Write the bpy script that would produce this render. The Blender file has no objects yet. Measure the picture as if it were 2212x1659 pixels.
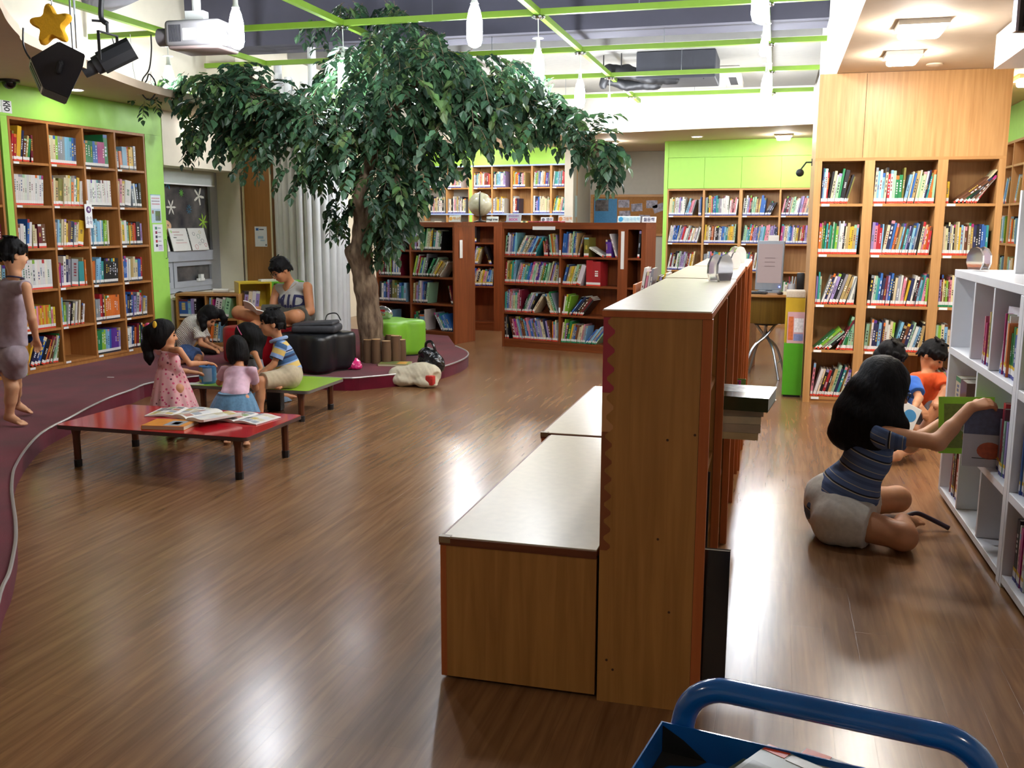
import bpy, bmesh, math, random
import numpy as np
from math import sin, cos, pi, radians, sqrt, atan2, tan
from mathutils import Vector, Matrix, Euler
from mathutils.bvhtree import BVHTree
random.seed(11)
RND = random.Random(5)
scene = bpy.context.scene
COL = scene.collection

# ------------------------------------------------------------------ camera
FPX, CX, CY, EYE = 2082.0, 1106.0, 829.5, 1.5
YAW, PITCH, ROLL = radians(15.2), radians(9.54), radians(0.16)
_f = Vector((-sin(YAW)*cos(PITCH), cos(YAW)*cos(PITCH), -sin(PITCH)))
_r = Vector((cos(YAW), sin(YAW), 0))
_u = _r.cross(_f)
CR = _r*cos(ROLL) + _u*sin(ROLL)
CU = -_r*sin(ROLL) + _u*cos(ROLL)
CF = _f
EYEV = Vector((0, 0, EYE))
cam_d = bpy.data.cameras.new('camera')
cam = bpy.data.objects.new('camera', cam_d)
COL.objects.link(cam)
cam.matrix_world = Matrix(((CR.x, CU.x, -CF.x, 0), (CR.y, CU.y, -CF.y, 0), (CR.z, CU.z, -CF.z, EYE), (0, 0, 0, 1)))
cam_d.sensor_width = 36.0
cam_d.lens = FPX/2212*36.0
cam_d.clip_end = 60
cam_d.clip_start = 0.05
scene.camera = cam

def ray(px, py):
    return CR*((px-CX)/FPX) + CU*(-(py-CY)/FPX) + CF
def WY(px, py, y):
    d = ray(px, py); return EYEV + d*(y/d.y)
def WX(px, py, x):
    d = ray(px, py); return EYEV + d*(x/d.x)
def WZ(px, py, z):
    d = ray(px, py); return EYEV + d*((z-EYE)/d.z)
def pxm(p):
    return FPX/((Vector(p)-EYEV).dot(CF))
def PX(p):
    v = Vector(p)-EYEV; q = v.dot(CF)
    return (CX+FPX*v.dot(CR)/q, CY-FPX*v.dot(CU)/q)

# ------------------------------------------------------------------ materials
def lin(c):
    if isinstance(c, str):
        c = [int(c[i:i+2], 16)/255 for i in (0, 2, 4)]
    return tuple(x/12.92 if x <= .04045 else ((x+.055)/1.055)**2.4 for x in c)
MATS = {}
class NT:
    def __init__(s, name):
        s.m = bpy.data.materials.new(name); s.m.use_nodes = True
        s.t = s.m.node_tree; s.n = s.t.nodes; s.b = s.n['Principled BSDF']
        MATS[name] = s.m
    def add(s, typ, **k):
        n = s.n.new(typ)
        for a, v in k.items():
            if a.startswith('i_'): n.inputs[a[2:].replace('_', ' ')].default_value = v
            else: setattr(n, a, v)
        return n
    def link(s, a, b): s.t.links.new(a, b)
    def coords(s, scale=(1, 1, 1), rot=(0, 0, 0), kind='Object'):
        tc = s.add('ShaderNodeTexCoord'); mp = s.add('ShaderNodeMapping')
        mp.inputs['Scale'].default_value = scale; mp.inputs['Rotation'].default_value = rot
        s.link(tc.outputs[kind], mp.inputs['Vector']); return mp.outputs['Vector']
    def ramp(s, fac, stops, mode='LINEAR'):
        r = s.add('ShaderNodeValToRGB'); cr = r.color_ramp; cr.interpolation = mode
        while len(cr.elements) > 1: cr.elements.remove(cr.elements[-1])
        for i, (p, c) in enumerate(stops):
            e = cr.elements[0] if i == 0 else cr.elements.new(p)
            e.position = p; e.color = (*c, 1)
        s.link(fac, r.inputs['Fac']); return r.outputs['Color']
    def bump(s, h, strength=.3, dist=.01):
        b = s.add('ShaderNodeBump'); b.inputs['Strength'].default_value = strength; b.inputs['Distance'].default_value = dist
        s.link(h, b.inputs['Height']); s.link(b.outputs['Normal'], s.b.inputs['Normal']); return b

def setp(b, col=None, rough=None, metal=None, spec=None, coat=None, trans=None, ior=None, emis=None, estr=None, sss=None, sheen=None, alpha=None):
    I = b.inputs
    if col is not None: I['Base Color'].default_value = (*col, 1)
    if rough is not None: I['Roughness'].default_value = rough
    if metal is not None: I['Metallic'].default_value = metal
    if spec is not None: I['Specular IOR Level'].default_value = spec
    if coat is not None: I['Coat Weight'].default_value = coat; I['Coat Roughness'].default_value = .08
    if trans is not None: I['Transmission Weight'].default_value = trans
    if ior is not None: I['IOR'].default_value = ior
    if emis is not None: I['Emission Color'].default_value = (*emis, 1)
    if estr is not None: I['Emission Strength'].default_value = estr
    if sss is not None:
        I['Subsurface Weight'].default_value = sss; I['Subsurface Radius'].default_value = (.012, .004, .002)
    if sheen is not None: I['Sheen Weight'].default_value = sheen
    if alpha is not None: I['Alpha'].default_value = alpha

def plain(name, c, rough=.5, var=.08, nscale=12, bump=0., **k):
    if name in MATS: return MATS[name]
    t = NT(name); c = lin(c); setp(t.b, col=c, rough=rough, **k)
    v = t.coords(); nz = t.add('ShaderNodeTexNoise'); nz.inputs['Scale'].default_value = nscale; nz.inputs['Detail'].default_value = 4
    t.link(v, nz.inputs['Vector'])
    lo = tuple(max(0, x*(1-var)) for x in c); hi = tuple(min(1, x*(1+var)) for x in c)
    t.link(t.ramp(nz.outputs['Fac'], [(.3, lo), (.7, hi)]), t.b.inputs['Base Color'])
    if bump: t.bump(nz.outputs['Fac'], bump, .004)
    return t.m

def wood(name, dark, light, axis='z', rough=.42, scale=1.0, spec=.4):
    t = NT(name); setp(t.b, rough=rough, spec=spec)
    s = {'x': (1.2, 22, 22), 'y': (22, 1.2, 22), 'z': (22, 22, 1.2)}[axis]
    v = t.coords(tuple(q*scale for q in s))
    nz = t.add('ShaderNodeTexNoise'); nz.inputs['Scale'].default_value = 1.6; nz.inputs['Detail'].default_value = 7; nz.inputs['Distortion'].default_value = .6
    t.link(v, nz.inputs['Vector'])
    c = t.ramp(nz.outputs['Fac'], [(.25, lin(dark)), (.75, lin(light))])
    t.link(c, t.b.inputs['Base Color']); t.bump(nz.outputs['Fac'], .05, .002)
    return t.m

def attr_mat(name, rough=.4, coat=0., var=.0, scale=60, spec=.5):
    t = NT(name); setp(t.b, rough=rough, coat=coat, spec=spec)
    a = t.add('ShaderNodeAttribute'); a.attribute_name = 'Col'
    if var:
        nz = t.add('ShaderNodeTexNoise'); nz.inputs['Scale'].default_value = scale; t.link(t.coords(), nz.inputs['Vector'])
        mx = t.add('ShaderNodeMix', data_type='RGBA', blend_type='MULTIPLY'); mx.inputs['Factor'].default_value = 1
        g = t.ramp(nz.outputs['Fac'], [(.25, (1-var,)*3), (.75, (1, 1, 1))])
        t.link(a.outputs['Color'], mx.inputs['A']); t.link(g, mx.inputs['B']); t.link(mx.outputs['Result'], t.b.inputs['Base Color'])
    else: t.link(a.outputs['Color'], t.b.inputs['Base Color'])
    return t.m

def emit(name, c, strength):
    t = NT(name); setp(t.b, col=(.8, .8, .8), rough=.4, emis=lin(c), estr=strength); return t.m

# ------------------------------------------------------------------ mesh building
class MB:
    def __init__(s): s.v = []; s.f = []; s.mi = []; s.c = []
    def face(s, idx, mi=0, c=(1, 1, 1)): s.f.append(tuple(idx)); s.mi.append(mi); s.c.append(c)
    def add(s, verts, faces, mi=0, c=(1, 1, 1), M=None):
        b = len(s.v)
        for p in verts: s.v.append(tuple(M @ Vector(p)) if M is not None else tuple(p))
        for f in faces: s.face([b+i for i in f], mi, c)
    def box(s, x0, x1, y0, y1, z0, z1, mi=0, c=(1, 1, 1), M=None, skip=''):
        V = [(x0, y0, z0), (x1, y0, z0), (x1, y1, z0), (x0, y1, z0), (x0, y0, z1), (x1, y0, z1), (x1, y1, z1), (x0, y1, z1)]
        F = {'b': (0, 3, 2, 1), 't': (4, 5, 6, 7), 'f': (0, 1, 5, 4), 'r': (1, 2, 6, 5), 'k': (2, 3, 7, 6), 'l': (3, 0, 4, 7)}
        s.add(V, [f for k, f in F.items() if k not in skip], mi, c, M)
    def rbox(s, x0, x1, y0, y1, z0, z1, r=.01, seg=3, mi=0, c=(1, 1, 1), M=None):
        bm = bmesh.new(); bmesh.ops.create_cube(bm, size=1)
        for v in bm.verts: v.co = Vector(((x0+x1)/2+v.co.x*(x1-x0), (y0+y1)/2+v.co.y*(y1-y0), (z0+z1)/2+v.co.z*(z1-z0)))
        bmesh.ops.bevel(bm, geom=bm.edges[:], offset=r, segments=seg, profile=.5, affect='EDGES')
        s.bm(bm, mi, c, M)
    def bm(s, bm, mi=0, c=(1, 1, 1), M=None):
        bm.verts.index_update()
        s.add([v.co.copy() for v in bm.verts], [[v.index for v in f.verts] for f in bm.faces], mi, c, M); bm.free()
    def prism(s, pts, z0, z1, mi=0, c=(1, 1, 1), M=None, cap=True):
        n = len(pts); V = [(p[0], p[1], z0) for p in pts]+[(p[0], p[1], z1) for p in pts]
        F = [(i, (i+1) % n, n+(i+1) % n, n+i) for i in range(n)]
        if cap: F += [tuple(range(n))[::-1], tuple(range(n, 2*n))]
        s.add(V, F, mi, c, M)
    def tube(s, pts, r, n=8, mi=0, c=(1, 1, 1), cap=True, M=None, closed=False):
        pts = [Vector(p) for p in pts]; m = len(pts); rs = r if isinstance(r, (list, tuple)) else [r]*m
        b = len(s.v); t0 = (pts[1]-pts[0]).normalized()
        a = Vector((0, 0, 1)) if abs(t0.z) < .9 else Vector((1, 0, 0)); nx = t0.cross(a).normalized()
        for i, p in enumerate(pts):
            if closed: t = (pts[(i+1) % m]-pts[i-1]).normalized()
            else: t = (pts[min(i+1, m-1)]-pts[max(i-1, 0)]).normalized()
            nx = (nx-t*nx.dot(t)).normalized(); by = t.cross(nx)
            for k in range(n):
                q = p+(nx*cos(2*pi*k/n)+by*sin(2*pi*k/n))*rs[i]
                s.v.append(tuple(M @ q) if M is not None else tuple(q))
        for i in range(m if closed else m-1):
            j = (i+1) % m
            for k in range(n): s.face((b+i*n+k, b+i*n+(k+1) % n, b+j*n+(k+1) % n, b+j*n+k), mi, c)
        if cap and not closed:
            s.face([b+k for k in range(n)][::-1], mi, c); s.face([b+(m-1)*n+k for k in range(n)], mi, c)
    def lathe(s, prof, n=20, mi=0, c=(1, 1, 1), M=None, sx=1, sy=1):
        b = len(s.v)
        for (r, z) in prof:
            for k in range(n):
                q = Vector((r*cos(2*pi*k/n)*sx, r*sin(2*pi*k/n)*sy, z)); s.v.append(tuple(M @ q) if M is not None else tuple(q))
        for i in range(len(prof)-1):
            for k in range(n): s.face((b+i*n+k, b+i*n+(k+1) % n, b+(i+1)*n+(k+1) % n, b+(i+1)*n+k), mi, c)
        if prof[0][0] > 1e-5: s.face([b+k for k in range(n)][::-1], mi, c)
        if prof[-1][0] > 1e-5: s.face([b+(len(prof)-1)*n+k for k in range(n)], mi, c)
    def sphere(s, c0, r, n=16, m=10, mi=0, c=(1, 1, 1), M=None):
        r = r if isinstance(r, (tuple, list)) else (r, r, r); T = Matrix.Translation(c0) @ Matrix.Diagonal((*r, 1))
        if M is not None: T = M @ T
        s.lathe([(sin(pi*i/m), -cos(pi*i/m)) for i in range(m+1)], n, mi, c, T)
    def build(s, name, mats, parent=None, smooth=False, loc=None, label=None):
        me = bpy.data.meshes.new(name); me.from_pydata(s.v, [], s.f)
        mats = mats if isinstance(mats, (list, tuple)) else [mats]
        for m in mats: me.materials.append(m)
        me.polygons.foreach_set('material_index', s.mi)
        if any(c != (1, 1, 1) for c in s.c):
            at = me.color_attributes.new('Col', 'FLOAT_COLOR', 'CORNER')
            arr = np.empty((len(me.loops), 4), np.float32); k = 0
            for f, c in zip(s.f, s.c):
                arr[k:k+len(f)] = (*c, 1); k += len(f)
            at.data.foreach_set('color', arr.ravel())
        if smooth: me.polygons.foreach_set('use_smooth', [True]*len(me.polygons))
        me.validate(); me.update()
        o = bpy.data.objects.new(name, me); COL.objects.link(o)
        if parent is not None: o.parent = parent
        if loc is not None: o.location = loc
        if label: o['label'] = label
        if smooth == 'auto':
            try: me.set_sharp_from_angle(angle=radians(40))
            except Exception: pass
        return o

def tag(o, label, cat, group=None, kind=None):
    if label: o['label'] = label
    if cat: o['category'] = cat
    if group: o['group'] = group
    if kind: o['kind'] = kind
    return o
def thing(name, label, cat, loc=(0, 0, 0), rz=0, group=None):
    o = bpy.data.objects.new(name, None); COL.objects.link(o); o.location = loc; o.rotation_euler = (0, 0, rz); o.empty_display_size = .1
    return tag(o, label, cat, group)
def struct(o): o['kind'] = 'structure'; return o
def copy_tree(o, parent=None):
    c = o.copy(); COL.objects.link(c)
    if parent is not None: c.parent = parent
    for ch in list(o.children): copy_tree(ch, c)
    return c
def smoothpts(pts, n=8, closed=False):
    P = [Vector(p) for p in pts]; out = []; m = len(P)
    for i in range(m if closed else m-1):
        a, b, c, d = (P[(i-1) % m], P[i], P[(i+1) % m], P[(i+2) % m]) if closed else (P[max(i-1, 0)], P[i], P[i+1], P[min(i+2, m-1)])
        for k in range(n):
            t = k/n; out.append(.5*((2*b)+(c-a)*t+(2*a-5*b+4*c-d)*t*t+(-a+3*b-3*c+d)*t**3))
    if not closed: out.append(P[-1])
    return out
def text_mesh(txt, size, depth=.001, mat=None, name='lettering', parent=None, M=None, align='CENTER', bold=0., spacing=1., shear=0.):
    cu = bpy.data.curves.new('txt', 'FONT'); cu.body = txt; cu.size = size; cu.extrude = depth; cu.align_x = align; cu.align_y = 'CENTER'; cu.offset = bold; cu.resolution_u = 3; cu.space_character = spacing; cu.shear = shear
    o = bpy.data.objects.new('txt', cu); COL.objects.link(o)
    dg = bpy.context.evaluated_depsgraph_get()
    me = bpy.data.meshes.new_from_object(o.evaluated_get(dg)); bpy.data.objects.remove(o); bpy.data.curves.remove(cu)
    me.name = name; me.materials.clear(); me.materials.append(mat)
    if M is not None: me.transform(M)
    r = bpy.data.objects.new(name, me); COL.objects.link(r)
    if parent is not None: r.parent = parent
    return r
# a frame standing upright on a wall: local x along u, local y out of the viewer's reach (inward), z up
def frame_m(o, rz): return Matrix.Translation(o) @ Matrix.Rotation(rz, 4, 'Z')
# turns text lying in XY to stand upright facing local -y
UP = Matrix.Rotation(pi/2, 4, 'X')
# ================================================================== setting
M_oak = wood('oak veneer', 'ab7c48', 'c99b64')
M_oakx = wood('oak veneer long', 'a3723e', 'be8f58', 'x')
M_dark = wood('dark stained wood', '6f3516', '8f4a22')
M_darkx = wood('dark stained shelf', '6a3214', '87451f', 'x')
M_beech = wood('beech laminate', '9a6a34', 'b98547', rough=.38)
M_beechL = wood('beech edging', 'a8582a', 'bd6a36', rough=.45)
M_brownedge = wood('brown edging', '5f2f18', '774024', 'x')
M_wallcase = wood('wall case wood', '9c6531', 'b57c41', rough=.45)
M_cream = plain('cream laminate', 'd9cdb6', .28, .04, 30)
M_green = plain('lime paint', '9fd858', .5, .03)
M_white = plain('white paint', 'ece9e0', .6, .03)
M_whitelam = plain('white laminate', 'e4e6ea', .3, .02)
M_soffit = plain('soffit paint', 'cbb8a0', .75, .02)
M_greywall = plain('grey wall paint', 'b4b0a4', .7, .03)
M_slate = plain('slab grey', '3a3c48', .85, .1, 4)
M_lime = plain('lime steel', '6f9420', .45, .03)
M_chrome = plain('chrome', 'c8ccd2', .16, .02, metal=1.)
M_steel = plain('brushed steel', 'a8adb2', .3, .05, metal=1.)
M_black = plain('black plastic', '17181b', .42, .1)
M_blackm = plain('black paint', '1b1c1f', .55, .15)
M_paper = plain('paper', 'e8e6e0', .7, .02)
M_tag = plain('white label card', 'eff0ee', .5, .02)
M_col = attr_mat('coloured card', .5)
M_book = attr_mat('book cover', .36, .25, .12, 90)

# floor : wood laminate planks running away from the camera
t = NT('floor planks'); setp(t.b, rough=.3, spec=.5)
v = t.coords(rot=(0, 0, pi/2))
br = t.add('ShaderNodeTexBrick'); br.offset = .37; br.squash = 1
for k, q in (('Scale', 1.0), ('Mortar Size', .0012), ('Mortar Smooth', .3), ('Bias', 0.), ('Brick Width', 1.2), ('Row Height', .115)): br.inputs[k].default_value = q
br.inputs['Color1'].default_value = (.5, .5, .5, 1); br.inputs['Color2'].default_value = (1, 1, 1, 1); br.inputs['Mortar'].default_value = (.25, .25, .25, 1)
t.link(v, br.inputs['Vector'])
v2 = t.coords((26, 1.6, 1)); nz = t.add('ShaderNodeTexNoise'); nz.inputs['Scale'].default_value = 1.3; nz.inputs['Detail'].default_value = 8; nz.inputs['Distortion'].default_value = .5; t.link(v2, nz.inputs['Vector'])
c = t.ramp(nz.outputs['Fac'], [(.2, lin('6a482e')), (.5, lin('86603f')), (.8, lin('9b754e'))])
mx = t.add('ShaderNodeMix', data_type='RGBA', blend_type='MULTIPLY'); mx.inputs['Factor'].default_value = .28
t.link(c, mx.inputs['A']); t.link(br.outputs['Color'], mx.inputs['B']); t.link(mx.outputs['Result'], t.b.inputs['Base Color'])
n2 = t.add('ShaderNodeTexNoise'); n2.inputs['Scale'].default_value = 2.2; n2.inputs['Detail'].default_value = 5; t.link(t.coords(), n2.inputs['Vector'])
t.link(t.ramp(n2.outputs['Fac'], [(.0, (.19,)*3), (1., (.29,)*3)]), t.b.inputs['Roughness'])
mh = t.add('ShaderNodeMix', data_type='RGBA', blend_type='ADD'); mh.inputs['Factor'].default_value = .12
n3 = t.add('ShaderNodeTexNoise'); n3.inputs['Scale'].default_value = 1.5; n3.inputs['Detail'].default_value = 2; t.link(t.coords((6, 1.5, 1)), n3.inputs['Vector'])
t.link(br.outputs['Color'], mh.inputs['A']); t.link(n3.outputs['Fac'], mh.inputs['B'])
t.bump(mh.outputs['Result'], .25, .0012)
M_floor = t.m
mb = MB(); mb.box(-7.2, 2.6, -2.2, 17.3, -.12, 0); struct(mb.build('floor', M_floor))

# maroon carpet stage with a curved front edge
t = NT('maroon carpet'); setp(t.b, rough=.95, spec=.1, sheen=.15)
nz = t.add('ShaderNodeTexNoise'); nz.inputs['Scale'].default_value = 260; nz.inputs['Detail'].default_value = 3; t.link(t.coords(), nz.inputs['Vector'])
n2 = t.add('ShaderNodeTexNoise'); n2.inputs['Scale'].default_value = 3; t.link(t.coords(), n2.inputs['Vector'])
mm = t.add('ShaderNodeMath', operation='MULTIPLY'); t.link(nz.outputs['Fac'], mm.inputs[0]); t.link(n2.outputs['Fac'], mm.inputs[1])
t.link(t.ramp(mm.outputs[0], [(.1, lin('4a0a1a')), (.45, lin('74122a'))]), t.b.inputs['Base Color']); t.bump(nz.outputs['Fac'], .5, .004)
M_carpet = t.m
SH = .115
edge_px = [(0, 1283), (19, 1239), (30, 1191), (34, 1160), (33, 1122), (28.5, 1090), (25, 1055), (28.5, 1020), (38, 998), (54, 973), (79, 944.5), (107.6, 924), (152, 902), (190, 881), (237, 859), (285, 842), (326, 827)]
edge_b = [(743.5, 817), (801, 813.5), (858, 808), (906, 801.5), (951, 793.5), (982, 784), (1001, 776), (1010, 769), (1011.5, 763), (1006, 757.5), (996, 752.5), (984, 747.5)]
EA = [WZ(x, y, SH).to_2d() for x, y in edge_px]; EB = [WZ(x, y, SH).to_2d() for x, y in edge_b]
near = [Vector((-2.35, 2.3)), Vector((-2.3, 2.1)), Vector((-2.45, 1.85))]
mid = [Vector((-4.98, 7.62)), Vector((-4.62, 7.9)), Vector((-4.15, 7.86))]
EDGE = near[::-1]+EA+mid+EB
ES = [p.to_2d() for p in smoothpts([(*p, 0) for p in EDGE], 4)]
poly = [(-6.9, 1.9)]+[tuple(p) for p in ES]+[(-3.86, 11.2), (-4.45, 11.38), (-6.9, 11.95)]
mb = MB(); mb.prism(poly, 0.0, SH); struct(mb.build('floor_stage', M_carpet))
mb = MB(); mb.tube([(p.x, p.y, SH+.001) for p in ES], .0085, 6); struct(mb.build('trim_1', plain('trim metal', 'b8b4b2', .35, .03, metal=.6)))

CEIL = 2.68
# walls
mb = MB(); mb.box(-7.05, -6.9, -2.2, 9.33, 0, 4.15); mb.box(-7.05, -6.5, 10.96, 17.3, 0, 4.15); mb.box(-7.05, -6.9, 9.33, 10.96, 0, .66); mb.box(-7.05, -6.9, 9.33, 10.96, 2.1, 4.15)
mb.box(-6.9, -6.46, 9.34, 10.96, 2.1, CEIL); mb.box(-6.9, -6.46, 9.345, 10.96, SH, .65)   # thick wall lining round the window recess
mb.box(-6.9, -6.5, 10.94, 10.98, .65, 2.1)
struct(mb.build('wall_left', plain('warm white wall', 'e6dfca', .65, .02)))
mb = MB(); mb.box(-6.5, -3.28, 15.9, 16.05, 0, 4.15); mb.box(-3.28, 2.6, 16.75, 16.9, 0, 4.15); mb.box(-3.3, -3.16, 15.3, 16.75, 0, CEIL)
struct(mb.build('wall_back', M_greywall))
mb = MB(); mb.box(-6.9, 2.6, 16.6, 16.7, CEIL+.06, 4.15); struct(mb.build('wall_back.001', M_white))
mb = MB(); mb.box(2.45, 2.6, -2.2, 17.3, 0, 4.15); struct(mb.build('wall_right', M_white))
mb = MB(); mb.box(-7.2, 2.6, -2.35, -2.2, 0, 4.15); struct(mb.build('wall_front', M_greywall))
# perimeter soffits (thin hung slabs) round the open ceiling well
lip = [WZ(x, y, CEIL).to_2d() for x, y in ((0, 15), (15, 45), (40, 75), (70, 100), (230, 165), (330, 200), (440, 225), (480, 233))]
lip = [Vector((-2.2, 3.05)), Vector((-3.1, 3.45)), Vector((-3.75, 4.05))]+lip+[Vector((-5.76, 10.4)), Vector((-5.6, 12.4)), Vector((-4.95, 13.75))]
lip = [p.to_2d() for p in smoothpts([(*p, 0) for p in lip], 5)]
pl_ = [(-6.9, 2.9), (-2.2, 2.9)]+[tuple(p) for p in lip]+[(-4.95, 16.6), (-6.9, 16.6)]
mb = MB(); mb.prism(pl_, CEIL, CEIL+.07); struct(mb.build('ceiling_left', M_soffit))
mb = MB(); mb.prism([(-4.95, 13.75), (-2.7, 13.3), (-1.14, 12.9), (.4, 12.57), (.4, 16.6), (-4.95, 16.6)], CEIL, CEIL+.07); struct(mb.build('ceiling_back', M_soffit))
mb = MB(); mb.box(.4, 2.45, -2.2, 16.6, CEIL, CEIL+.07); struct(mb.build('ceiling_right', M_soffit))
mb = MB(); mb.box(-6.9, .4, -2.2, 2.9, CEIL, CEIL+.07); struct(mb.build('ceiling_front', M_soffit))
mb = MB(); mb.box(.4, .46, 2.9, 12.6, CEIL+.07, 4.12); struct(mb.build('trim_2', M_white))
mb = MB(); mb.box(-7.05, 2.6, -2.35, 12.35, 4.1, 4.25); struct(mb.build('ceiling', M_slate))
mb = MB(); mb.box(-6.9, .46, 12.35, 16.7, 3.66, 3.78); mb.box(-6.9, .46, 12.3, 12.35, 3.66, 4.1); struct(mb.build('ceiling_upper', plain('upper ceiling paint', '9a9a96', .8, .03)))
# concrete beam crossing the well, and one further forward
mb = MB(); mb.box(-6.9, .4, 10.55, 11.1, 3.52, 4.1); struct(mb.build('ceiling_beam', plain('beam paint', '50505e', .8, .08, 3)))
mb = MB(); mb.box(-6.9, .4, 6.2, 6.75, 3.7, 4.1); struct(mb.build('ceiling_beam.001', MATS['beam paint']))

# window in the left wall, dim daylight outside
t = NT('evening glass'); setp(t.b, col=lin('23262c'), rough=.08, spec=.5)
nz = t.add('ShaderNodeTexNoise'); nz.inputs['Scale'].default_value = 5; nz.inputs['Detail'].default_value = 6; t.link(t.coords(), nz.inputs['Vector'])
t.link(t.ramp(nz.outputs['Fac'], [(.3, lin('3a3c42')), (.7, lin('6a6664'))]), t.b.inputs['Base Color']); M_night = t.m
M_alu = plain('window aluminium', 'a9acb4', .45, .03)
wx = -6.88; wy0, wy1, wz0, wz1 = 9.36, 10.94, .66, 2.1
win = thing('window_1', None, None, (wx, wy0, 0)); win['kind'] = 'structure'
W_ = wy1-wy0
def fbox(mb, y0, y1, z0, z1, x0=0, x1=.06): mb.box(x0, x1, y0, y1, z0, z1)
mb = MB(); fbox(mb, 0, .06, wz0, wz1); fbox(mb, W_-.16, W_, wz0, wz1); fbox(mb, .06, W_-.16, wz0, wz0+.06); fbox(mb, .06, W_-.16, wz1-.08, wz1); fbox(mb, .06, W_-.16, 1.03, 1.15, 0, .1)
mb.build('window_frame', M_alu, win)
mb = MB(); mb.box(.015, .025, .06, W_-.16, 1.15, wz1-.08); mb.build('pane', M_night, win)
for i, (a, b) in enumerate(((.06, .55), (.57, W_-.16))):
    mb = MB(); 
    for q in ((a, a+.06, wz0+.06, 1.03), (b-.06, b, wz0+.06, 1.03), (a+.06, b-.06, wz0+.06, wz0+.13), (a+.06, b-.06, .97, 1.03)): mb.box(.02, .07, *q)
    sash = mb.build('sash', M_alu, win)
    mb = MB(); mb.box(.03, .036, a+.06, b-.06, wz0+.13, .97); mb.build('pane', M_night, sash)
mb = MB(); mb.box(.07, .095, 1.02, 1.16, wz0+.12, wz0+.15); mb.box(.07, .11, 1.06, 1.12, wz0+.13, wz0+.2); mb.build('latch', M_tag, win)
# roller blind rolled up at the top of the window
bl = thing('roller_blind', 'pale grey roller blind rolled up at the top of the window', 'blind', (-6.78, 9.37, 1.93))
mb = MB(); mb.box(0, .03, 0, 1.4, 0, .17); mb.build('cassette', plain('blind grey', 'b9bfb8', .6, .03), bl)
mb = MB(); mb.box(-.002, .034, 0, 1.4, -.012, .004); mb.build('bottom_bar', M_tag, bl)
# ================================================================== bookcases
def case(name, label, cat, o, rz, cols, zs, H, depth, mat, matx, plinth=.06, top_over=0., tags=None, back=True, top_t=.025, ends=(.025, .025), group=None, sh_t=.022, topmat=None, facing=None):
    th = thing(name, label, cat, o, rz, group)
    x0, x1 = cols[0][0]-ends[0], cols[-1][1]+ends[1]
    mb = MB(); mb.box(x0, cols[0][0], 0, depth, 0, H-top_t); mb.build('side_panel', mat, th)
    mb = MB(); mb.box(cols[-1][1], x1, 0, depth, 0, H-top_t); mb.build('side_panel', mat, th)
    for a, b in zip(cols[:-1], cols[1:]):
        mb = MB(); mb.box(a[1], b[0], 0, depth-.012, zs[0]-sh_t, H-top_t); mb.build('divider', mat, th)
    mb = MB(); mb.box(x0-top_over, x1+top_over, -top_over, depth, H-top_t, H); mb.build('top_panel', topmat or matx, th)
    if back:
        mb = MB(); mb.box(cols[0][0], cols[-1][1], depth-.012, depth-.002, zs[0]-sh_t, H-top_t); mb.build('back_panel', mat, th)
    if plinth > 0:
        mb = MB(); mb.box(cols[0][0], cols[-1][1], .012, .03, 0, zs[0]-sh_t); mb.build('plinth', matx, th)
    bays = []
    for j, z in enumerate(zs):
        for i, (a, b) in enumerate(cols):
            zz = z[i] if isinstance(z, (list, tuple)) else z
            mb = MB(); mb.box(a, b, .004, depth-.012, zz-sh_t, zz); mb.build('shelf', matx, th)
            nz_ = zs[j+1]-sh_t if j+1 < len(zs) else H-top_t
            bays.append((i, j, a, b, zz, nz_))
            if tags: 
                mb = MB(); mb.box(a+.012, a+.075, .0015, .004, zz-.021, zz-.002); mb.build('shelf_label', M_tag, th)
    return th, bays

LET = dict(w=('white', 'dedcd6'), c=('cream', 'd8cba4'), g=('grey', '8f9297'), k=('black', '1a1a1e'), r=('red', 'b3252c'), o=('orange', 'd8702a'), y=('yellow', 'd9b32c'), l=('lime', '86b838'),
           G=('green', '1f7a45'), t=('teal', '2f8f8c'), b=('blue', '2f63ad'), n=('navy', '23294f'), p=('purple', '5a3190'), m=('magenta', 'b02574'), P=('pink', 'd98a9a'), B=('brown', '6b4026'),
           s=('sky blue', '7fb2cf'), T=('tan', 'b29a62'), O=('olive', '77722f'), R=('maroon', '6e1c2c'), V=('lilac', '9a88bd'), M=('mint', '9cc7a2'))
BANDS = dict(red=('e4e2de', 'd8402a'), black=('e4e2de', '26262c'), blue=('dfe2ea', '2e3f97'), green=('e0e4e0', '1f8a5a'), yellow=('e4e2de', '2a2f80'), navy=('e4e2de', '2d2f86'))
BOOKS = []; ORD = ['first', 'second', 'third', 'fourth', 'fifth', 'sixth', 'seventh', 'eighth', 'ninth', 'tenth', 'eleventh', 'twelfth'] + [str(k)+('st' if k % 10 == 1 and k != 11 else 'nd' if k % 10 == 2 else 'rd' if k % 10 == 3 else 'th') for k in range(13, 60)]
def jit(c, a=.07):
    q = RND.uniform(1-a*2, 1+a); return tuple(min(1, max(0, x*q*RND.uniform(1-a, 1+a))) for x in c)
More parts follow.
